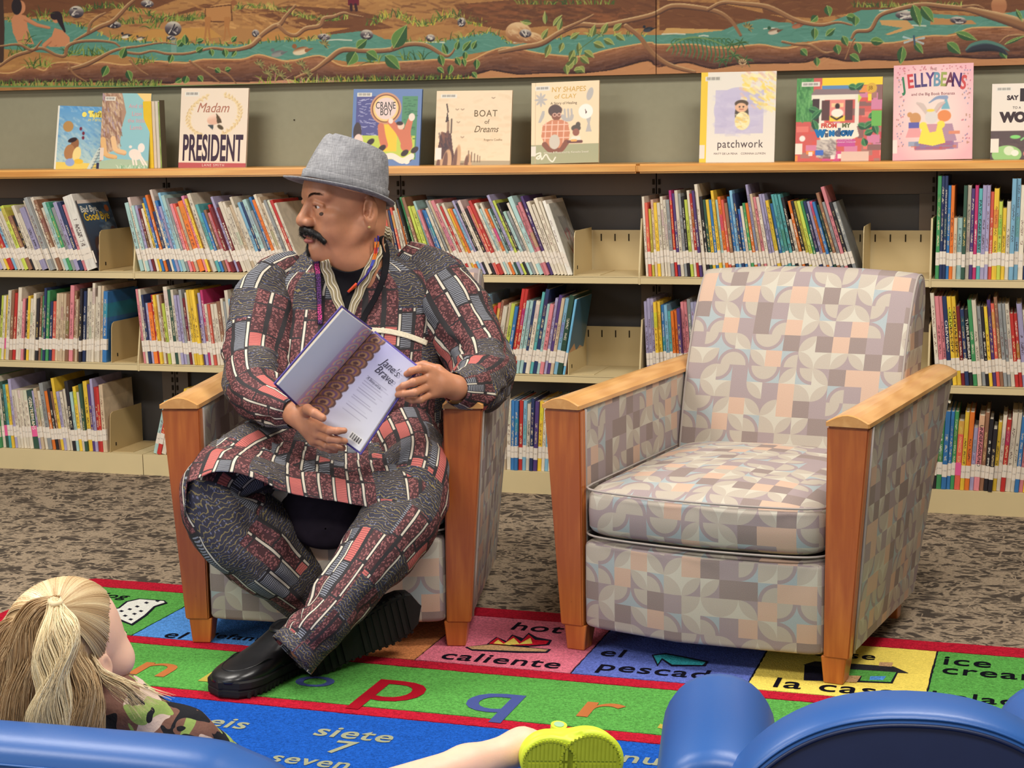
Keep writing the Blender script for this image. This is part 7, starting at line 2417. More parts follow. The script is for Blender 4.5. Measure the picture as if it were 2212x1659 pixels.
def shoe(o, Rm, L=.295, name='shoe'):
    """local x heel to toe, y width, z up from the sole"""
    sc = [(0, .0), (.06, .030), (.18, .036), (.35, .034), (.55, .040), (.72, .046), (.86, .043), (.95, .032), (1.0, .0)]
    def hw(t): return np.interp(t, [a for a, _ in sc], [w_ for _, w_ in sc])*1.06
    def outline(g, n=22):
        t = (1-np.cos(np.linspace(0, math.pi, n)))/2
        top = [(a*L+(0 if 0 < a < 1 else 0), hw(a)+g*(1 if 0 < a < 1 else .3)) for a in t]
        return [(x-(g if i == 0 else 0)+(g if i == n-1 else 0), y) for i, (x, y) in enumerate(top)]+[(x, -y) for x, y in top[-2:0:-1]]
    V, F = [], []
    lv = [(0.0, .0015), (.004, .004), (.012, .0045), (.013, .0015), (.016, .0015), (.017, .0045), (.028, .0045), (.031, .001)]
    n0 = len(outline(0))
    for z, g_ in lv:
        for x, y in outline(g_):
            heel = .006 if x < L*.34 else 0
            arch = .005*math.exp(-((x/L-.43)/.07)**2) if z < .003 else 0
            V.append((x, y, z+arch+(.012*max(0, x/L-.75)**1.2 if z < .02 else .010*max(0, x/L-.75))))
    Fs = grid_faces(len(lv), n0, True).tolist()+[list(range(n0))[::-1], list(range((len(lv)-1)*n0, len(lv)*n0))]
    root = MB().add(place(V, o, Rm), Fs).build('sole', RUBBER, man)
    gm = MB()
    for k in range(16):
        x = L*(.05+.055*k)
        w_ = hw(x/L)+.0062
        for s_ in (-1, 1): gm.box(x, x+.006, min(s_*w_, s_*(w_-.006)), max(s_*w_, s_*(w_-.006)), .001, .011)
        if k not in (6, 7): gm.box(x, x+.008, -w_*.8, w_*.8, -.0022, .002)
    gm.V = [tuple(v) for v in place(gm.V, o, Rm)]
    tag(gm.build('sole_tread', RUBBER, root), kind='stuff')
    st = [(.010, .026, .072, .0), (.05, .033, .086, 0), (.12, .037, .092, 0), (.24, .038, .090, 0), (.36, .038, .080, 0), (.50, .041, .066, 0), (.64, .046, .056, 0), (.78, .046, .050, 0), (.90, .038, .043, 0), (.965, .026, .036, 0), (.992, .012, .030, 0)]
    V = []
    nk_ = 22
    A_ = catmull([s_[:3] for s_ in st], 4)
    for t_, w_, h_ in A_:
        for k in range(nk_):
            th = math.pi*k/(nk_-1)
            py, pz = superpt(th, 1, 1, .62)
            V.append((t_*L, py*w_*1.04, .026+pz*(h_-.024)+.008*max(0, t_-.75)))
    Fu = grid_faces(len(A_), nk_).tolist()+[list(range(nk_)), list(range((len(A_)-1)*nk_, len(A_)*nk_))[::-1]]
    Fu += [[i*nk_, i*nk_+nk_-1, (i+1)*nk_+nk_-1, (i+1)*nk_] for i in range(len(A_)-1)]
    up = MB().add(place(V, o, Rm), Fu).build('shoe_upper', LEATHER, man, smooth=True)
    # apron seam over the toe
    pts = []
    for t_, y_ in [(.42, .041), (.58, .038), (.74, .034), (.86, .022), (.90, 0), (.86, -.022), (.74, -.034), (.58, -.038), (.42, -.041)]:
        h_ = np.interp(t_, [s_[0] for s_ in st], [s_[2] for s_ in st])
        w_ = np.interp(t_, [s_[0] for s_ in st], [s_[1] for s_ in st])*1.04
        pz = (1-min(1, abs(y_)/w_)**(2/.62))**(.62/2)
        pts.append((t_*L, y_, .026+pz*(h_-.024)+.008*max(0, t_-.75)))
    Vp, Fp, _ = tube(place(pts, o, Rm), .0018, 6, 5)
    MB().add(Vp, Fp).build('apron_seam', LEATHER, up, smooth=True)
    # collar roll
    pts = [(.03*L, .0, .082), (.07*L, .016, .088), (.18*L, .022, .091), (.29*L, .018, .086), (.33*L, 0, .086), (.29*L, -.018, .086), (.18*L, -.022, .091), (.07*L, -.016, .088), (.03*L, 0, .082)]
    Vp, Fp, _ = tube(place(pts, o, Rm), .006, 8, 4)
    MB().add(Vp, Fp).build('shoe_collar', LEATHER, up, smooth=True)


# near shoe: toe towards the lower left, flat on the rug
toe = hit(474, 1508, 2, .010)
heel_dir = hit(659, 1430, 2, .010)-toe
heel_dir /= np.linalg.norm(heel_dir)
Rn = frame(-heel_dir, np.cross((0, 0, 1.0), -heel_dir))
Rn[:, 2] *= 1.14
Rn[:, 1] *= 1.18
shoe(toe+heel_dir*.285, Rn, .285)
# far shoe: lying on its outer edge, sole turned to us, toe up to the right
hl, te = P(662, 1438, 3.75), P(897, 1318, 3.88)
dx_ = te-hl
dx_ /= np.linalg.norm(dx_)
soleN = -(ray(780, 1390)*.80+np.array([0, 0, 1.0])*.45)
up_ = -soleN-dx_*(-soleN@dx_); up_ /= np.linalg.norm(up_)
Rm = np.stack([dx_, np.cross(up_, dx_), up_], 1)
shoe(hl-dx_*.01, Rm*1.08, .290)

# ------------------------------------------------------------------ the open book in his hands, pages turned to us
bk = empty('open_book', P(730, 800, 3.90), label='open hardcover picture book held in the seated man\'s hands', cat='book')
bk['label'] = 'open hardcover picture book held up in both of the man\'s hands'
bpy.context.view_layer.update()
BO = np.array(bk.location)
sT, sB = P(806, 716, 3.865), P(656, 886, 3.865)
lT, lB = P(742, 668, 3.745), P(600, 832, 3.745)
rT, rB = P(900, 792, 3.775), P(777, 976, 3.755)


def page_art(kind):
    w, h = 120, 200
    a = Art(w, h, (206, 208, 226))
    if kind == 'L':
        for y in range(h): a.rect(0, y, w, y+1, tuple(np.array((206, 212, 226))*(1-y/h)+np.array((190, 194, 214))*(y/h)))
        a.rect(w*.56, 0, w, h, (196, 182, 206))
        for k in range(11):
            y = h*(k+.5)/10.4
            for r_, c in ((26, (190, 170, 210)), (22, (226, 170, 190)), (18, (240, 214, 170)), (14, (180, 206, 220)), (10, (214, 150, 180)), (6, (236, 214, 190))): a.ell(w*.80, y, r_*1.05, r_*.55, c, -.5)
        a.rect(0, 0, w*.56, h, (206, 211, 224)); a.rect(w*.97, 0, w, h, (186, 176, 206))
    else:
        for y in range(h): a.rect(0, y, w, y+1, tuple(np.array((150, 148, 178))*(1-y/h)+np.array((190, 190, 196))*(y/h)))
        for x in range(w): a.rect(x, 0, x+1, h, (130, 126, 190), alpha=.35*max(0, 1-x/w*1.3))
        for k in range(11):
            y = h*(k+.5)/10.4
            for r_, c in ((25, (84, 62, 60)), (21, (130, 92, 70)), (16, (96, 70, 96)), (11, (150, 116, 84)), (6, (80, 56, 62))): a.ell(w*.15, y, r_*1.0, r_*.55, c, -.5)
        for k in range(15): a.stroke([(w*.46, h*(.36+k*.028)), (w*(.82+.06*math.sin(k*2.1)), h*(.36+k*.028))], .45, (104, 100, 124), alpha=.7)
        a.rect(w*.76, h*.88, w*.94, h*.955, (206, 204, 200))
        for k in range(10): a.rect(w*(.77+k*.017), h*.885, w*(.778+k*.017), h*.94, (60, 56, 60))
    return a


def leafpanel(name, p00, p10, p01, p11, art, flipx=False, thick=.012, off=0.0):
    """panel with corners: bottom-outer etc. given as quad p00(x0,top) p10(x1,top) p01(x0,bottom) p11"""
    n_, m_ = 90, 140
    I, J = np.meshgrid(np.arange(n_+1)/n_, np.arange(m_+1)/m_)
    Q = (p00*(1-I)[..., None]+p10*I[..., None])*(1-J)[..., None]+(p01*(1-I)[..., None]+p11*I[..., None])*J[..., None]
    nrm = np.cross(p10-p00, p01-p00); nrm /= np.linalg.norm(nrm)
    if nrm @ (CAM-p00) < 0: nrm = -nrm
    bow = .010*np.sin(np.pi*I)*(1 if off == 0 else 0)
    Q = Q+nrm*bow[..., None]
    X, Y = (I*(art.w-1)).astype(int), (J*(art.h-1)).astype(int)
    C = lin(np.clip(art.a[Y, X], 0, 255))
    o = mesh(name, Q.reshape(-1, 3)-BO, grid_faces(m_+1, n_+1), M['vcol'], bk, True, col=C.reshape(-1, 3))
    md = o.modifiers.new('t', 'SOLIDIFY'); md.thickness = .0008; md.offset = -1 if nrm @ np.cross(p10-p00, p01-p00) > 0 else 1
    # block of pages and board behind
    for nm, a_, b_, g_, mt in (('page_block', .001, thick, 0.0, M['pages']), ('cover_board', thick+.0003, thick+.0030, .004, flat((84, 72, 150), .35))):
        e1, e2 = (p10-p00)/np.linalg.norm(p10-p00), (p01-p00)/np.linalg.norm(p01-p00)
        c4 = [p00-e1*g_-e2*g_, p10+e1*g_*0-e2*g_, p11+e1*g_*0+e2*g_, p01-e1*g_+e2*g_] if not flipx else [p00-e2*g_, p10+e1*g_-e2*g_, p11+e1*g_+e2*g_, p01+e2*g_]
        Vb = [c-nrm*t_-BO for t_ in (a_, b_) for c in c4]
        MB().add(Vb, [(0, 1, 2, 3), (7, 6, 5, 4), (0, 4, 5, 1), (1, 5, 6, 2), (2, 6, 7, 3), (3, 7, 4, 0)]).build(nm, mt, bk)
    return nrm


leafpanel('left_page', lT, sT, lB, sB, page_art('L'), False, .006)
nr = leafpanel('right_page', sT, rT, sB, rB, page_art('R'), True, .004)
e1, e2 = (rT-sT), (sB-sT)
w1, w2 = np.linalg.norm(e1), np.linalg.norm(e2)
e1, e2 = e1/w1, e2/w2
for t_, fx_, fy_, sz in [("Jane's", .72, .16, .027), ('Brave', .72, .25, .027), ('A Story of Us', .68, .37, .009)]:
    tx = text_mesh('title_lettering', t_, sz, flat((44, 40, 60)), bk, shear=.3)
    o = sT+e1*w1*fx_+e2*w2*fy_+nr*(.0110 if fx_ > .7 else .0118)
    mm = Matrix.Identity(4)
    yy_ = -e2
    xx_ = e1
    zz_ = np.cross(xx_, yy_)
    for i in range(3): mm[i][0], mm[i][1], mm[i][2], mm[i][3] = xx_[i], yy_[i], zz_[i], (o-BO)[i]
    tx.matrix_local = mm
# ------------------------------------------------------------------ the little girl, seen from behind with a half ponytail
def field_mesh(name, fn, lo, hi, h, mat, parent, o=(0, 0, 0), Rm=np.eye(3), k=1.0, sm=1):
    f = Field(lo, hi, h)
    fn(f)
    V, F = f.skin()
    V = relax(V, F, sm, .4)
    return place(V, o, Rm, k), F


GC = P(163, 1398, 2.47)
ga = math.radians(54)
gx = RT*np.array([1, 1, 0]); gx /= np.linalg.norm(gx)
gfw = gx*math.cos(ga)+DH*math.sin(ga)+np.array([0, 0, .22])
gleft = DH*math.cos(ga)-gx*math.sin(ga)
GR_ = frame(gfw, gleft)
KG = .82
f = Field((-.13, -.11, -.2), (.14, .11, .14), .0034)
f.add(f.ell((-.012, 0, .035), (.100, .083, .090)), 0)
f.add(f.ell((.035, 0, -.025), (.058, .062, .070)), .03)
for s_ in (-1, 1):
    f.add(f.ell((.050, s_*.034, -.045), (.036, .034, .034)), .02)
    f.sub(f.ell((.098, s_*.030, -.002), (.014, .016, .010)), .008)
    f.add(f.ell((-.010, s_*.080, -.020), (.018, .008, .028)), .004)
    f.sub(f.ell((-.004, s_*.088, -.018), (.010, .006, .017)), .003)
f.add(f.ell((.074, 0, -.080), (.020, .022, .016)), .016)
f.add(f.cap((.090, 0, -.005), (.101, 0, -.028), .008, .011), .010)
f.add(f.ell((.092, 0, -.056), (.010, .018, .009)), .006)
f.add(f.cap((-.03, 0, -.06), (-.04, 0, -.19), .042, .046), .03)
V, F = f.skin()
GV = place(relax(V, F, 1, .4), GC, GR_, KG)
gst = []
emit(GV, F, gst)
gsh = P(235, 1560, 2.50)
pel = P(150, 1800, 2.60)
pts = [gsh, pel, P(430, 1660, 2.55)]
lo, hi = np.min(pts, 0)-.2, np.max(pts, 0)+.2
f = Field(lo, hi, .011)
chest = P(150, 1640, 2.52)
f.add(f.cap(P(140, 1530, 2.50), pel, .055, .075), 0)
f.add(f.cap(P(60, 1560, 2.50), P(260, 1550, 2.50), .03, .03), .04)
f.add(f.cap(P(270, 1560, 2.50), P(400, 1590, 2.52), .026, .022), .02)
f.add(f.cap(P(400, 1590, 2.52), P(500, 1650, 2.60), .022, .017), .02)
f.add(f.cap(pel, P(360, 1780, 2.85), .05, .04), .03)
f.add(f.cap(P(30, 1800, 2.6), P(200, 1790, 2.9), .05, .04), .03)
V, F = f.skin()
emit(V, F, gst)
girl = mesh('person', np.vstack([v for v, _ in gst]), np.vstack([q_ for _, q_ in gst]), FAIR, None, True)
tag(girl, 'small blonde girl in camouflage top seen from behind, at lower left', 'person')
# camouflage hooded top
b = NB('camouflage_fleece')
t = b.tex()
n1 = b.noise(t, 15, 1, .4, .6)
n2 = b.noise(b.mapv(t, (1, 1, 1), (3.3, 1.7, .4)), 17, 1, .4, .8)
n3 = b.noise(b.mapv(t, (1, 1, 1), (7.3, 4.7, 2.4)), 19, 1, .4, .8)
c = b.mix(b.m('GREATER_THAN', n1, .56), lin((126, 92, 80)), lin((214, 190, 176)))
c = b.mix(b.m('GREATER_THAN', n2, .56), c, lin((148, 172, 96)))
c = b.mix(b.m('GREATER_THAN', n3, .53), c, lin((42, 42, 46)))
b.bump(b.noise(t, 160, 3), .4, .003)
CAMO = b.out(c, .95, .05)
f = Field(lo, hi, .0068)
f.add(f.cap(P(150, 1565, 2.51), pel, .088, .10), 0)
f.add(f.cap(P(60, 1575, 2.50), P(268, 1560, 2.50), .055, .055), .04)
f.add(f.cap(P(270, 1560, 2.505), P(400, 1592, 2.53), .046, .040), .03)
f.add(f.cap(P(400, 1592, 2.53), P(492, 1642, 2.60), .040, .028), .02)
f.add(f.cap(P(135, 1515, 2.45), P(262, 1500, 2.50), .030, .026), .025)
V, F = f.skin()
V = relax(V, F, 2, .5)
V = folds(V, F, [([P(330, 1530, 2.45), P(360, 1580, 2.44), P(350, 1620, 2.46)], -.007, .008), ([P(420, 1560, 2.46), P(440, 1600, 2.48), P(430, 1640, 2.5)], .006, .008), ([P(240, 1500, 2.44), P(280, 1540, 2.43), P(290, 1600, 2.44)], .006, .008)], 4, .006, 16)
hood = mesh('camouflage_top', V, F, CAMO, girl, True)
b = NB('wavy_blond_hair')
rn = b.attr('Rnd')
_r = b.sep(rn)
HB = b.ramp(_r[0], [(0, lin((150, 116, 78))), (.35, lin((190, 156, 112))), (.7, lin((230, 204, 160))), (1, lin((252, 236, 194)))])
BLOND = b.out(HB, .42, .5, Anisotropic=.4)


def hair_lock(name, A_, B_, n, rad, seed, tone, dep=.02, wav=.004, base_r=None, nk=3.5):
    """strands between guide curves A and B (lists of (u,v,d)); tone = centre of the blond range"""
    rr_ = np.random.RandomState(seed)
    CA = catmull([P(*p) for p in A_], 7)
    CB = catmull([P(*p) for p in B_], 7)
    m_ = len(CA)
    tt = np.linspace(0, 1, m_)
    V, Fq, R_ = [], [], []
    vdir = ray(150, 1450); vdir = vdir/np.linalg.norm(vdir)
    for k in range(n):
        w_ = rr_.beta(.9, .9)
        C = CA*(1-w_)+CB*w_
        dd = rr_.uniform(-1, 1)*dep*(1-(2*w_-1)**2)**.5
        ph = rr_.normal()*.5
        wv = wav*(np.sin(nk*tt*2.6+w_*5.0+ph)+.25*np.sin(nk*tt*5.0+w_*9.0+ph))*np.clip(tt*3, 0, 1)
        C = C+vdir*dd*np.clip(.5+tt*2, 0, 1)[:, None]+RT*wv[:, None]+rr_.normal(size=3)*.0018
        end = int(m_*rr_.uniform(.82, 1.0))
        C = C[:max(end, 4)]
        T_ = np.gradient(C, axis=0); T_ /= np.linalg.norm(T_, axis=1)[:, None]
        s1 = np.cross(T_, vdir); s1 /= np.linalg.norm(s1, axis=1)[:, None]
        s2 = np.cross(T_, s1)
        r = rad*(1-.75*(np.arange(len(C))/len(C))**3)[:, None]
        b0 = len(V)*0+sum(1 for _ in ())
        b0 = len(R_)
        ring = np.stack([C+s1*r, C-s1*r*.5+s2*r*.87, C-s1*r*.5-s2*r*.87], 1).reshape(-1, 3)
        V.append(ring)
        Fq.append(grid_faces(len(C), 3, True)+b0)
        tn = float(np.clip(tone+rr_.normal()*.16, 0, 1))
        R_ += [(tn, 0, 0)]*len(ring)
    o = mesh(name, np.vstack(V), np.vstack(Fq), BLOND, girl, True)
    a = o.data.attributes.new('Rnd', 'FLOAT_VECTOR', 'POINT')
    a.data.foreach_set('vector', np.array(R_, np.float32).ravel())
    return o


# solid hair volume under the strands
def hl_(p): return place([p], GC, GR_, KG)[0]


f = Field(GC-.24, GC+.17, .0055)
Rg = GR_.T
f.add(f.ell(hl_((-.020, 0, .040)), np.array((.102, .086, .088))*KG, [GR_[:, i] for i in range(3)] and GR_.tolist()), 0)
f.add(f.cap(P(70, 1400, 2.47), P(40, 1580, 2.47), .055, .060), .04)
f.add(f.cap(P(150, 1440, 2.47), P(165, 1590, 2.46), .045, .04), .04)
fc = hl_((.085, 0, -.03))
f.sub(f.ell(fc, np.array((.092, .12, .098))*KG, GR_.tolist()), .01)
f.sub(f.ell(hl_((.008, -.092, -.030)), np.array((.034, .030, .036))*KG, GR_.tolist()), .006)
V, F = f.skin()
V = relax(V, F, 2, .5)
hb = mesh('hair', V, F, BLOND, girl, True)
a = hb.data.attributes.new('Rnd', 'FLOAT_VECTOR', 'POINT')
a.data.foreach_set('vector', np.tile(np.array((.42, 0, 0), np.float32), len(V)))
PB = (118, 1296, 2.36)
hair_lock('hair_lock', [(120, 1292, 2.37), (60, 1305, 2.385), (20, 1380, 2.40), (-25, 1480, 2.41), (-45, 1640, 2.41)], [(126, 1300, 2.35), (110, 1350, 2.365), (95, 1430, 2.365), (88, 1520, 2.37), (88, 1640, 2.38)], 1300, .0007, 1, .34, .016, .006)


def scalp(n, seed):
    """hair combed over the skull from the hairline to the half ponytail"""
    rr_ = np.random.RandomState(seed)
    c0, rad_ = np.array((-.020, 0, .040)), np.array((.103, .087, .089))*1.03
    pbl = (GR_.T @ (P(*PB)-GC))/KG
    db = (pbl-c0)/rad_; db /= np.linalg.norm(db)
    V, Fq, R_ = [], [], []
    for k in range(n):
        ph = rr_.uniform(-1, 1)
        y = math.sin(ph*2.0)
        da = np.array([.66*math.cos(ph*1.75)+.16, y, .62*math.cos(ph*1.25)-.10-.55*max(0, abs(ph)-.62)/.38])+rr_.normal(size=3)*.03
        if rr_.rand() < .45: da = da+(db-da)*rr_.uniform(.1, .6)
        da /= np.linalg.norm(da)
        ang = math.acos(np.clip(da@db, -1, 1))
        if ang < .12: continue
        t = np.linspace(0, 1, 15)
        D_ = (np.sin((1-t)*ang)[:, None]*da+np.sin(t*ang)[:, None]*db)/math.sin(ang)
        up_k = 1.0+.02*rr_.rand()+.015*np.sin(t*3.1)
        C = place(c0+D_*rad_*np.asarray(up_k)[:, None], GC, GR_, KG)
        T_ = np.gradient(C, axis=0); T_ /= np.linalg.norm(T_, axis=1)[:, None]
        nn = D_ @ GR_.T
        s1 = np.cross(T_, nn); s1 /= np.linalg.norm(s1, axis=1)[:, None]
        r = .0007
        ring = np.stack([C+s1*r, C-s1*r*.5+nn*r, C-s1*r*.5-nn*r], 1).reshape(-1, 3)
        b0 = len(R_)
        V.append(ring); Fq.append(grid_faces(len(C), 3, True)+b0)
        R_ += [(float(np.clip(.55+.3*math.sin(ph*23)*.5+rr_.normal()*.15, 0, 1)), 0, 0)]*len(ring)
    o = mesh('combed_hair', np.vstack(V), np.vstack(Fq), BLOND, girl, True)
    a = o.data.attributes.new('Rnd', 'FLOAT_VECTOR', 'POINT')
    a.data.foreach_set('vector', np.array(R_, np.float32).ravel())


scalp(3200, 5)
hair_lock('hair_lock', [(135, 1330, 2.365), (150, 1400, 2.37), (140, 1500, 2.375), (130, 1640, 2.38)], [(188, 1400, 2.410), (190, 1450, 2.405), (230, 1530, 2.40), (205, 1640, 2.40)], 1100, .0007, 5, .42, .012, .006)
hair_lock('hair_lock', [(196, 1410, 2.41), (212, 1455, 2.41), (250, 1500, 2.405), (300, 1560, 2.41)], [(206, 1430, 2.41), (240, 1458, 2.41), (300, 1475, 2.41), (392, 1508, 2.44)], 120, .00045, 6, .7, .006, .004)
hair_lock('hair_lock', [(60, 1330, 2.40), (5, 1350, 2.42), (-40, 1420, 2.43), (-60, 1600, 2.43)], [(90, 1310, 2.39), (50, 1360, 2.385), (10, 1450, 2.39), (-10, 1600, 2.40)], 500, .0007, 8, .3, .01, .005)
hair_lock('ponytail', [(112, 1296, 2.350), (90, 1370, 2.325), (84, 1450, 2.320), (64, 1540, 2.325), (62, 1640, 2.335)], [(128, 1300, 2.352), (158, 1350, 2.330), (152, 1440, 2.322), (140, 1530, 2.325), (122, 1640, 2.335)], 1300, .0007, 7, .93, .016, .007, nk=4.5)
Vp, Fp, _ = tube([P(108, 1301, 2.345), P(118, 1306, 2.335), P(131, 1301, 2.345), P(120, 1294, 2.365), P(108, 1301, 2.345)], .004, 8, 5)
MB().add(Vp, Fp).build('hair_tie', simple('pale_hair_tie', (222, 200, 160), .7), girl, smooth=True)

# ------------------------------------------------------------------ blue vinyl children's seats in the foreground
b = NB('blue_vinyl')
t = b.tex()
b.bump(b.noise(t, 260, 3), .10, .001)
VIN = b.out(b.mix(b.noise(t, 3, 2), lin((26, 76, 144)), lin((36, 90, 160))), .40, .5)
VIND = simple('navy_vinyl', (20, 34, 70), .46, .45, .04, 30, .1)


def arch(hw, H, base, n=40, p=2.3):
    pts = []
    for i in range(n+1):
        a = math.pi-math.pi*i/n
        c, s_ = math.cos(a), math.sin(a)
        pts.append((hw*math.copysign(abs(c)**(2/p), c), base+(H-base)*abs(s_)**(2/p)))
    return pts


o2 = P(1965, 1512, 2.12)
fwd = P(1915, 1512, 2.45)-o2
fwd[2] = 0
fwd /= np.linalg.norm(fwd)
rz = math.atan2(fwd[1], fwd[0])-math.pi/2
Hc = float(o2[2])
seat = empty('child_armchair', (o2[0], o2[1], .0095), rz, label='blue vinyl child\'s armchair with arched back at bottom right', cat='armchair')
hw = .275
out_ = arch(hw, Hc-.0095, .16)
out_ = [(-hw, 0.0)]+out_+[(hw, 0.0)]
# padded band between rear and front panels
prof = [(-.052, .016), (-.050, .006), (-.040, .001), (0, 0), (.04, .001), (.055, .006), (.062, .018)]
V = []
for y, ins_ in prof:
    for x, z in out_:
        L = math.hypot(x, z-.14) or 1
        V.append((x*(1-ins_/L) if z > .0 else x*(1-ins_/hw), y, z-(ins_*(z-.14)/L if z > .14 else 0)))
F = grid_faces(len(prof), len(out_)).tolist()
MB().add(V, F).build('back_band', VIN, seat, smooth=True)
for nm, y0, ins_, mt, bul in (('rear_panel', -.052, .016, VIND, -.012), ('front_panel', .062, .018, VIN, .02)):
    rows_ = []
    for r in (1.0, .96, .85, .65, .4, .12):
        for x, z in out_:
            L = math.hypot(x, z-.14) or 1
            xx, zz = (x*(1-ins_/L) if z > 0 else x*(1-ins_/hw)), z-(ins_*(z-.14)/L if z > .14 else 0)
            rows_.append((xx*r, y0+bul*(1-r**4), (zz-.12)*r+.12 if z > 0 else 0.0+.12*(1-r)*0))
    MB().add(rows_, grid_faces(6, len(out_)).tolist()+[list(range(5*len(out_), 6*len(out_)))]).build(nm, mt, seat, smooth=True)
for y0, ins_ in ((-.0535, .0145),):
    for dz, rr0 in ((0, .0028), (.008, .0016)):
        pts = []
        for x, z in out_[2:-2]:
            L = math.hypot(x, z-.14) or 1
            k = ins_-dz
            pts.append((x*(1-k/L), y0+dz*.35, z-(k*(z-.14)/L if z > .14 else 0)))
        Vp, Fp, _ = tube(pts, rr0, 6, 2)
        MB().add(Vp, Fp).build('seam', VIND if dz == 0 else VIN, seat, smooth=True)
for s_ in (-1, 1):
    cxr = s_*.240
    V = []
    nr_ = 30
    stt = [(.02, .80), (.03, .93), (.05, 1), (.20, 1), (.345, 1), (.372, .95), (.388, .80), (.394, .55)]
    for y, g_ in stt:
        for k in range(nr_):
            a = -math.pi/2+2*math.pi*k/nr_
            px, pz = superpt(a, 1, 1, .95)
            z = .305+.083*pz*g_ if pz > 0 else .305*(1-abs(pz)**.5*1.0)+.0
            x = cxr+.083*g_*(px if pz > 0 else math.copysign(min(1, abs(px)**.25), px))
            V.append((x, y, max(z, 0)))
    F = grid_faces(len(stt), nr_, True).tolist()+[list(range(nr_))[::-1], list(range((len(stt)-1)*nr_, len(stt)*nr_))]
    MB().add(V, F).build('arm_roll', VIN, seat, smooth=True)
V, F = pillow(-.16, .16, .05, .37, .06, .21, e=.2)
mesh('seat_cushion', V, F, VIN, seat, True)

# long low sofa back at the lower left
a_, b_ = P(-170, 1572, 2.235), P(505, 1640, 2.125)
zt = float((a_[2]+b_[2])/2)
dirs = b_-a_; dirs[2] = 0
Ls = np.linalg.norm(dirs)
rz = math.atan2(dirs[1], dirs[0])
sofa = empty('child_sofa', (a_[0], a_[1], .0095), rz, label='blue vinyl child\'s sofa back at bottom left behind the girl', cat='sofa')
top = [(0, zt), (Ls*.5, zt), (Ls*.88, zt-.002), (Ls+.0, zt-.014), (Ls+.05, zt-.035), (Ls+.085, zt-.075), (Ls+.10, zt-.15), (Ls+.10, 0.0)]
C = catmull(top, 6)
prof = [(-.05, -.30), (-.05, -.06), (-.050, -.032), (-.046, -.016), (-.034, -.005), (-.01, 0), (.03, 0), (.055, -.008), (.065, -.03), (.068, -.30)]
V = []
for x, z in C:
    for y, dz in prof: V.append((x-(dz*0), y, max(0.0, z+dz*(1 if z > .3 else max(0, z/.3)))))
F = grid_faces(len(C), len(prof)).tolist()+[list(range(len(prof)))]
MB().add(V, F).build('sofa_back', VIN, sofa, smooth=True)
for dz, mt in ((-.034, VIND), (-.026, VIN)):
    pts = [(x, -.0515+(.0 if dz < -.03 else .001), z+dz) for x, z in C[:-9:2]]
    Vp, Fp, _ = tube(pts, .0020, 6, 2)
    MB().add(Vp, Fp).build('seam', mt, sofa, smooth=True)
V, F = pillow(.02, Ls-.02, .07, .36, .03, .20, e=.12)
mesh('seat_cushion', V, F, VIN, sofa, True)

# ------------------------------------------------------------------ the outstretched leg in a lime clog, resting on a low blue cushion
an, kn, hpq = P(1128, 1612, 2.79), P(770, 1738, 2.60), P(560, 1860, 2.66)
f = Field(np.min([an, kn, hpq], 0)-.09, np.max([an, kn, hpq], 0)+.09, .006)
f.add(f.cap(an, kn*.35+an*.65, .0255, .031), 0)
f.add(f.cap(kn*.35+an*.65, kn, .031, .040), .02)
f.add(f.cap(kn, hpq, .042, .055), .03)
f.add(f.cap(an, P(1190, 1622, 2.82), .0255, .026), .03)
f.add(f.cap(P(1190, 1622, 2.82), P(1260, 1640, 2.80), .026, .022), .02)
V, F = f.skin()
V = relax(V, F, 3, .5)
leg = mesh('person', V, F, FAIR, None, True)
tag(leg, 'child\'s bare leg stretched to the right in lime clog, bottom centre', 'person')
f = Field(np.min([kn, hpq], 0)-.12, np.max([kn, hpq], 0)+.12, .008)
f.add(f.cap(kn*.7+hpq*.3, hpq, .056, .075), 0)
V, F = f.skin()
mesh('shorts', V, F, simple('navy_shorts', (40, 50, 90), .9), leg, True)
LIME = simple('lime_foam', (212, 230, 62), .45, .35, .03, 40, .05)
LIMED = simple('olive_lime_tread', (176, 186, 44), .6, .25, .05, 60, .1)
cx_ = RT*.995+FW*.10-UP*.03; cx_ /= np.linalg.norm(cx_)
nS = -FW*.985-UP*.12                 # the sole looks at us and a little down
nS = nS-cx_*(nS@cx_); nS /= np.linalg.norm(nS)
CR = np.stack([cx_*1.03, np.cross(-nS, cx_)*1.2, -nS], 1)     # x heel to toe, y across (upwards), z from sole to instep
CO = P(1137, 1643, 2.725)
Lc = .143
f = Field((-.02, -.06, -.012), (.17, .06, .085), .0018)
f.add(f.ell((.036, 0, .022), (.046, .037, .036)), 0)
f.add(f.ell((.095, 0, .024), (.055, .042, .030)), .02)
f.D = np.maximum(f.D, -(f.Z-.0))
f.add(np.maximum(f.ell((.036, 0, .002), (.046, .036, .016)), -(f.Z+.006)), .004)
f.add(np.maximum(f.ell((.098, 0, .002), (.056, .044, .016)), -(f.Z+.006)), .01)
f.D = np.maximum(f.D, -(f.Z+.005))
f.sub(f.ell((.030, 0, .068), (.030, .022, .030)), .003)
f.sub(f.ell((.070, .040, -.004), (.016, .010, .010)), .004)
f.sub(f.ell((.070, -.040, -.004), (.016, .010, .010)), .004)
for hx_, hy_ in [(.10, .0), (.115, .015), (.115, -.015), (.09, .02), (.09, -.02), (.13, .0)]: f.sub(f.cap((hx_, hy_, .03), (hx_, hy_, .08), .0035, .0035), .001)
V, F = f.skin()
V = relax(V, F, 1, .4)
cl_ = mesh('clog', place(V, CO, CR), F, LIME, leg, True)
tr = MB()
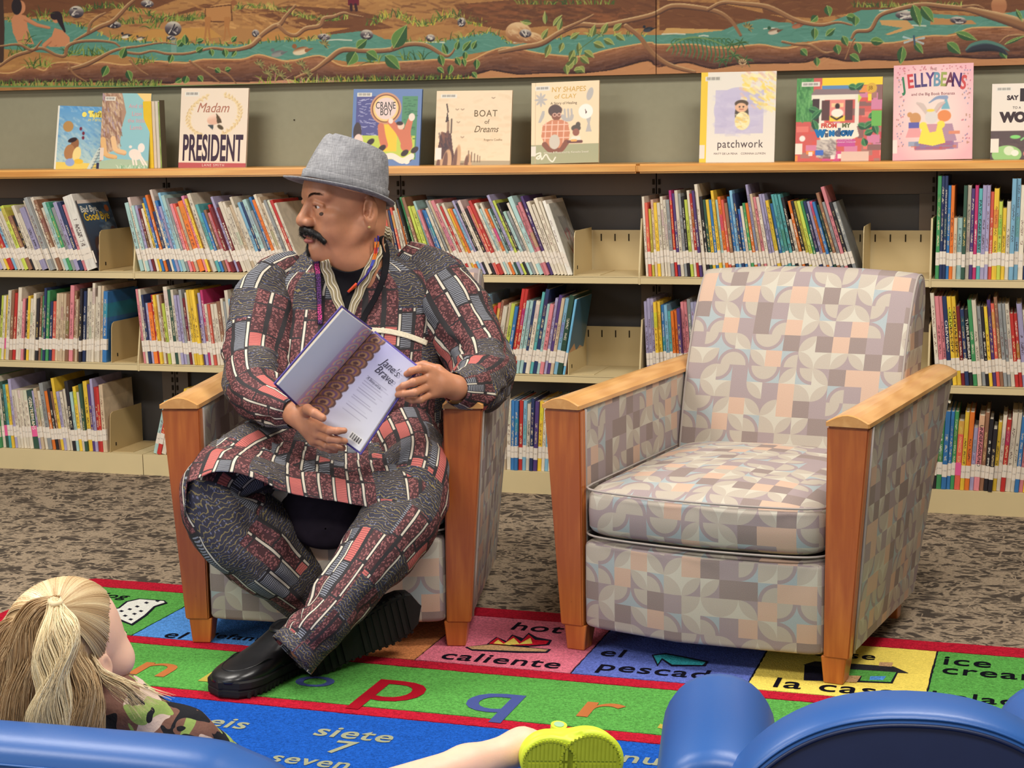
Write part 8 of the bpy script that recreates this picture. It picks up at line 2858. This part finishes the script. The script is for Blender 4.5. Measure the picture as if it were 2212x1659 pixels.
for k in range(22):
    x = .004+k*.0064
    cxs, wx, wy = ((.036, .040, .028) if x < .068 else (.100, .046, .036))
    if .066 < x < .074: continue
    w_ = wy*math.sqrt(max(0, 1-((x-cxs)/wx)**2))
    if w_ < .006: continue
    for q_ in range(2):
        tr.box(x-.002, x+.002, -w_ if q_ == 0 else .002, -.002 if q_ == 0 else w_, -.0072, -.0045)
for cxs, wx, wy in ((.036, .041, .029), (.100, .047, .037)):
    for k in range(44):
        a0 = 2*math.pi*k/44
        x, y = cxs+wx*math.cos(a0), wy*math.sin(a0)
        tr.box(x-.0016, x+.0016, y-.0016, y+.0016, -.0082, -.0045)
tr.V = [tuple(v) for v in place(tr.V, CO, CR)]
tag(tr.build('sole_tread', LIMED, cl_), kind='stuff')
pl = MB()
for cxs, wx, wy in ((.036, .040, .028), (.100, .046, .036)):
    pl.prism([(cxs+wx*math.cos(a), wy*math.sin(a)) for a in np.linspace(0, 2*math.pi, 28)[:-1]], 2, -.0057, -.0048)
pl.V = [tuple(v) for v in place(pl.V, CO, CR)]
pl.build('tread_plate', LIMED, cl_)
# heel strap and its button
Vp, Fp, _ = tube(place([(.066, .040, .028), (.050, .044, .034), (.030, .043, .042), (.012, .036, .050)], CO, CR), .0052, 8, 4)
MB().add(Vp, Fp).build('heel_strap', LIME, cl_, smooth=True)
Bc = P(1207, 1570, 2.79)
Rb = frame(RT+UP*-.12, UP*.35-FW*.5)
for r, t0, t1, mt in ((.0135, -.004, .004, LIME), (.0085, .004, .0052, simple('button_emblem', (150, 186, 150), .4))):
    ring = [(r*math.cos(a), t, r*math.sin(a)*.9) for t in (t0, t1) for a in np.linspace(0, 2*math.pi, 21)[:-1]]
    Rq = frame(RT-UP*.10, UP*.9-FW*.35)
    MB().add(place(ring, Bc, Rq), grid_faces(2, 20, True).tolist()+[list(range(20)), list(range(20, 40))]).build('strap_button', mt, cl_)
Vc, Fc = pillow(-.26, .26, -.17, .17, 0, .152, e=.15, crown=.004)
cp = P(1030, 1700, 2.58)
cush = mesh('floor_cushion', Vc, Fc, VIN, None, True)
cush.location = (cp[0], cp[1], .0095)
cush.rotation_euler = (0, 0, CYAW*-1+.12)
tag(cush, 'low blue vinyl floor cushion under the child\'s leg at the bottom edge', 'cushion')
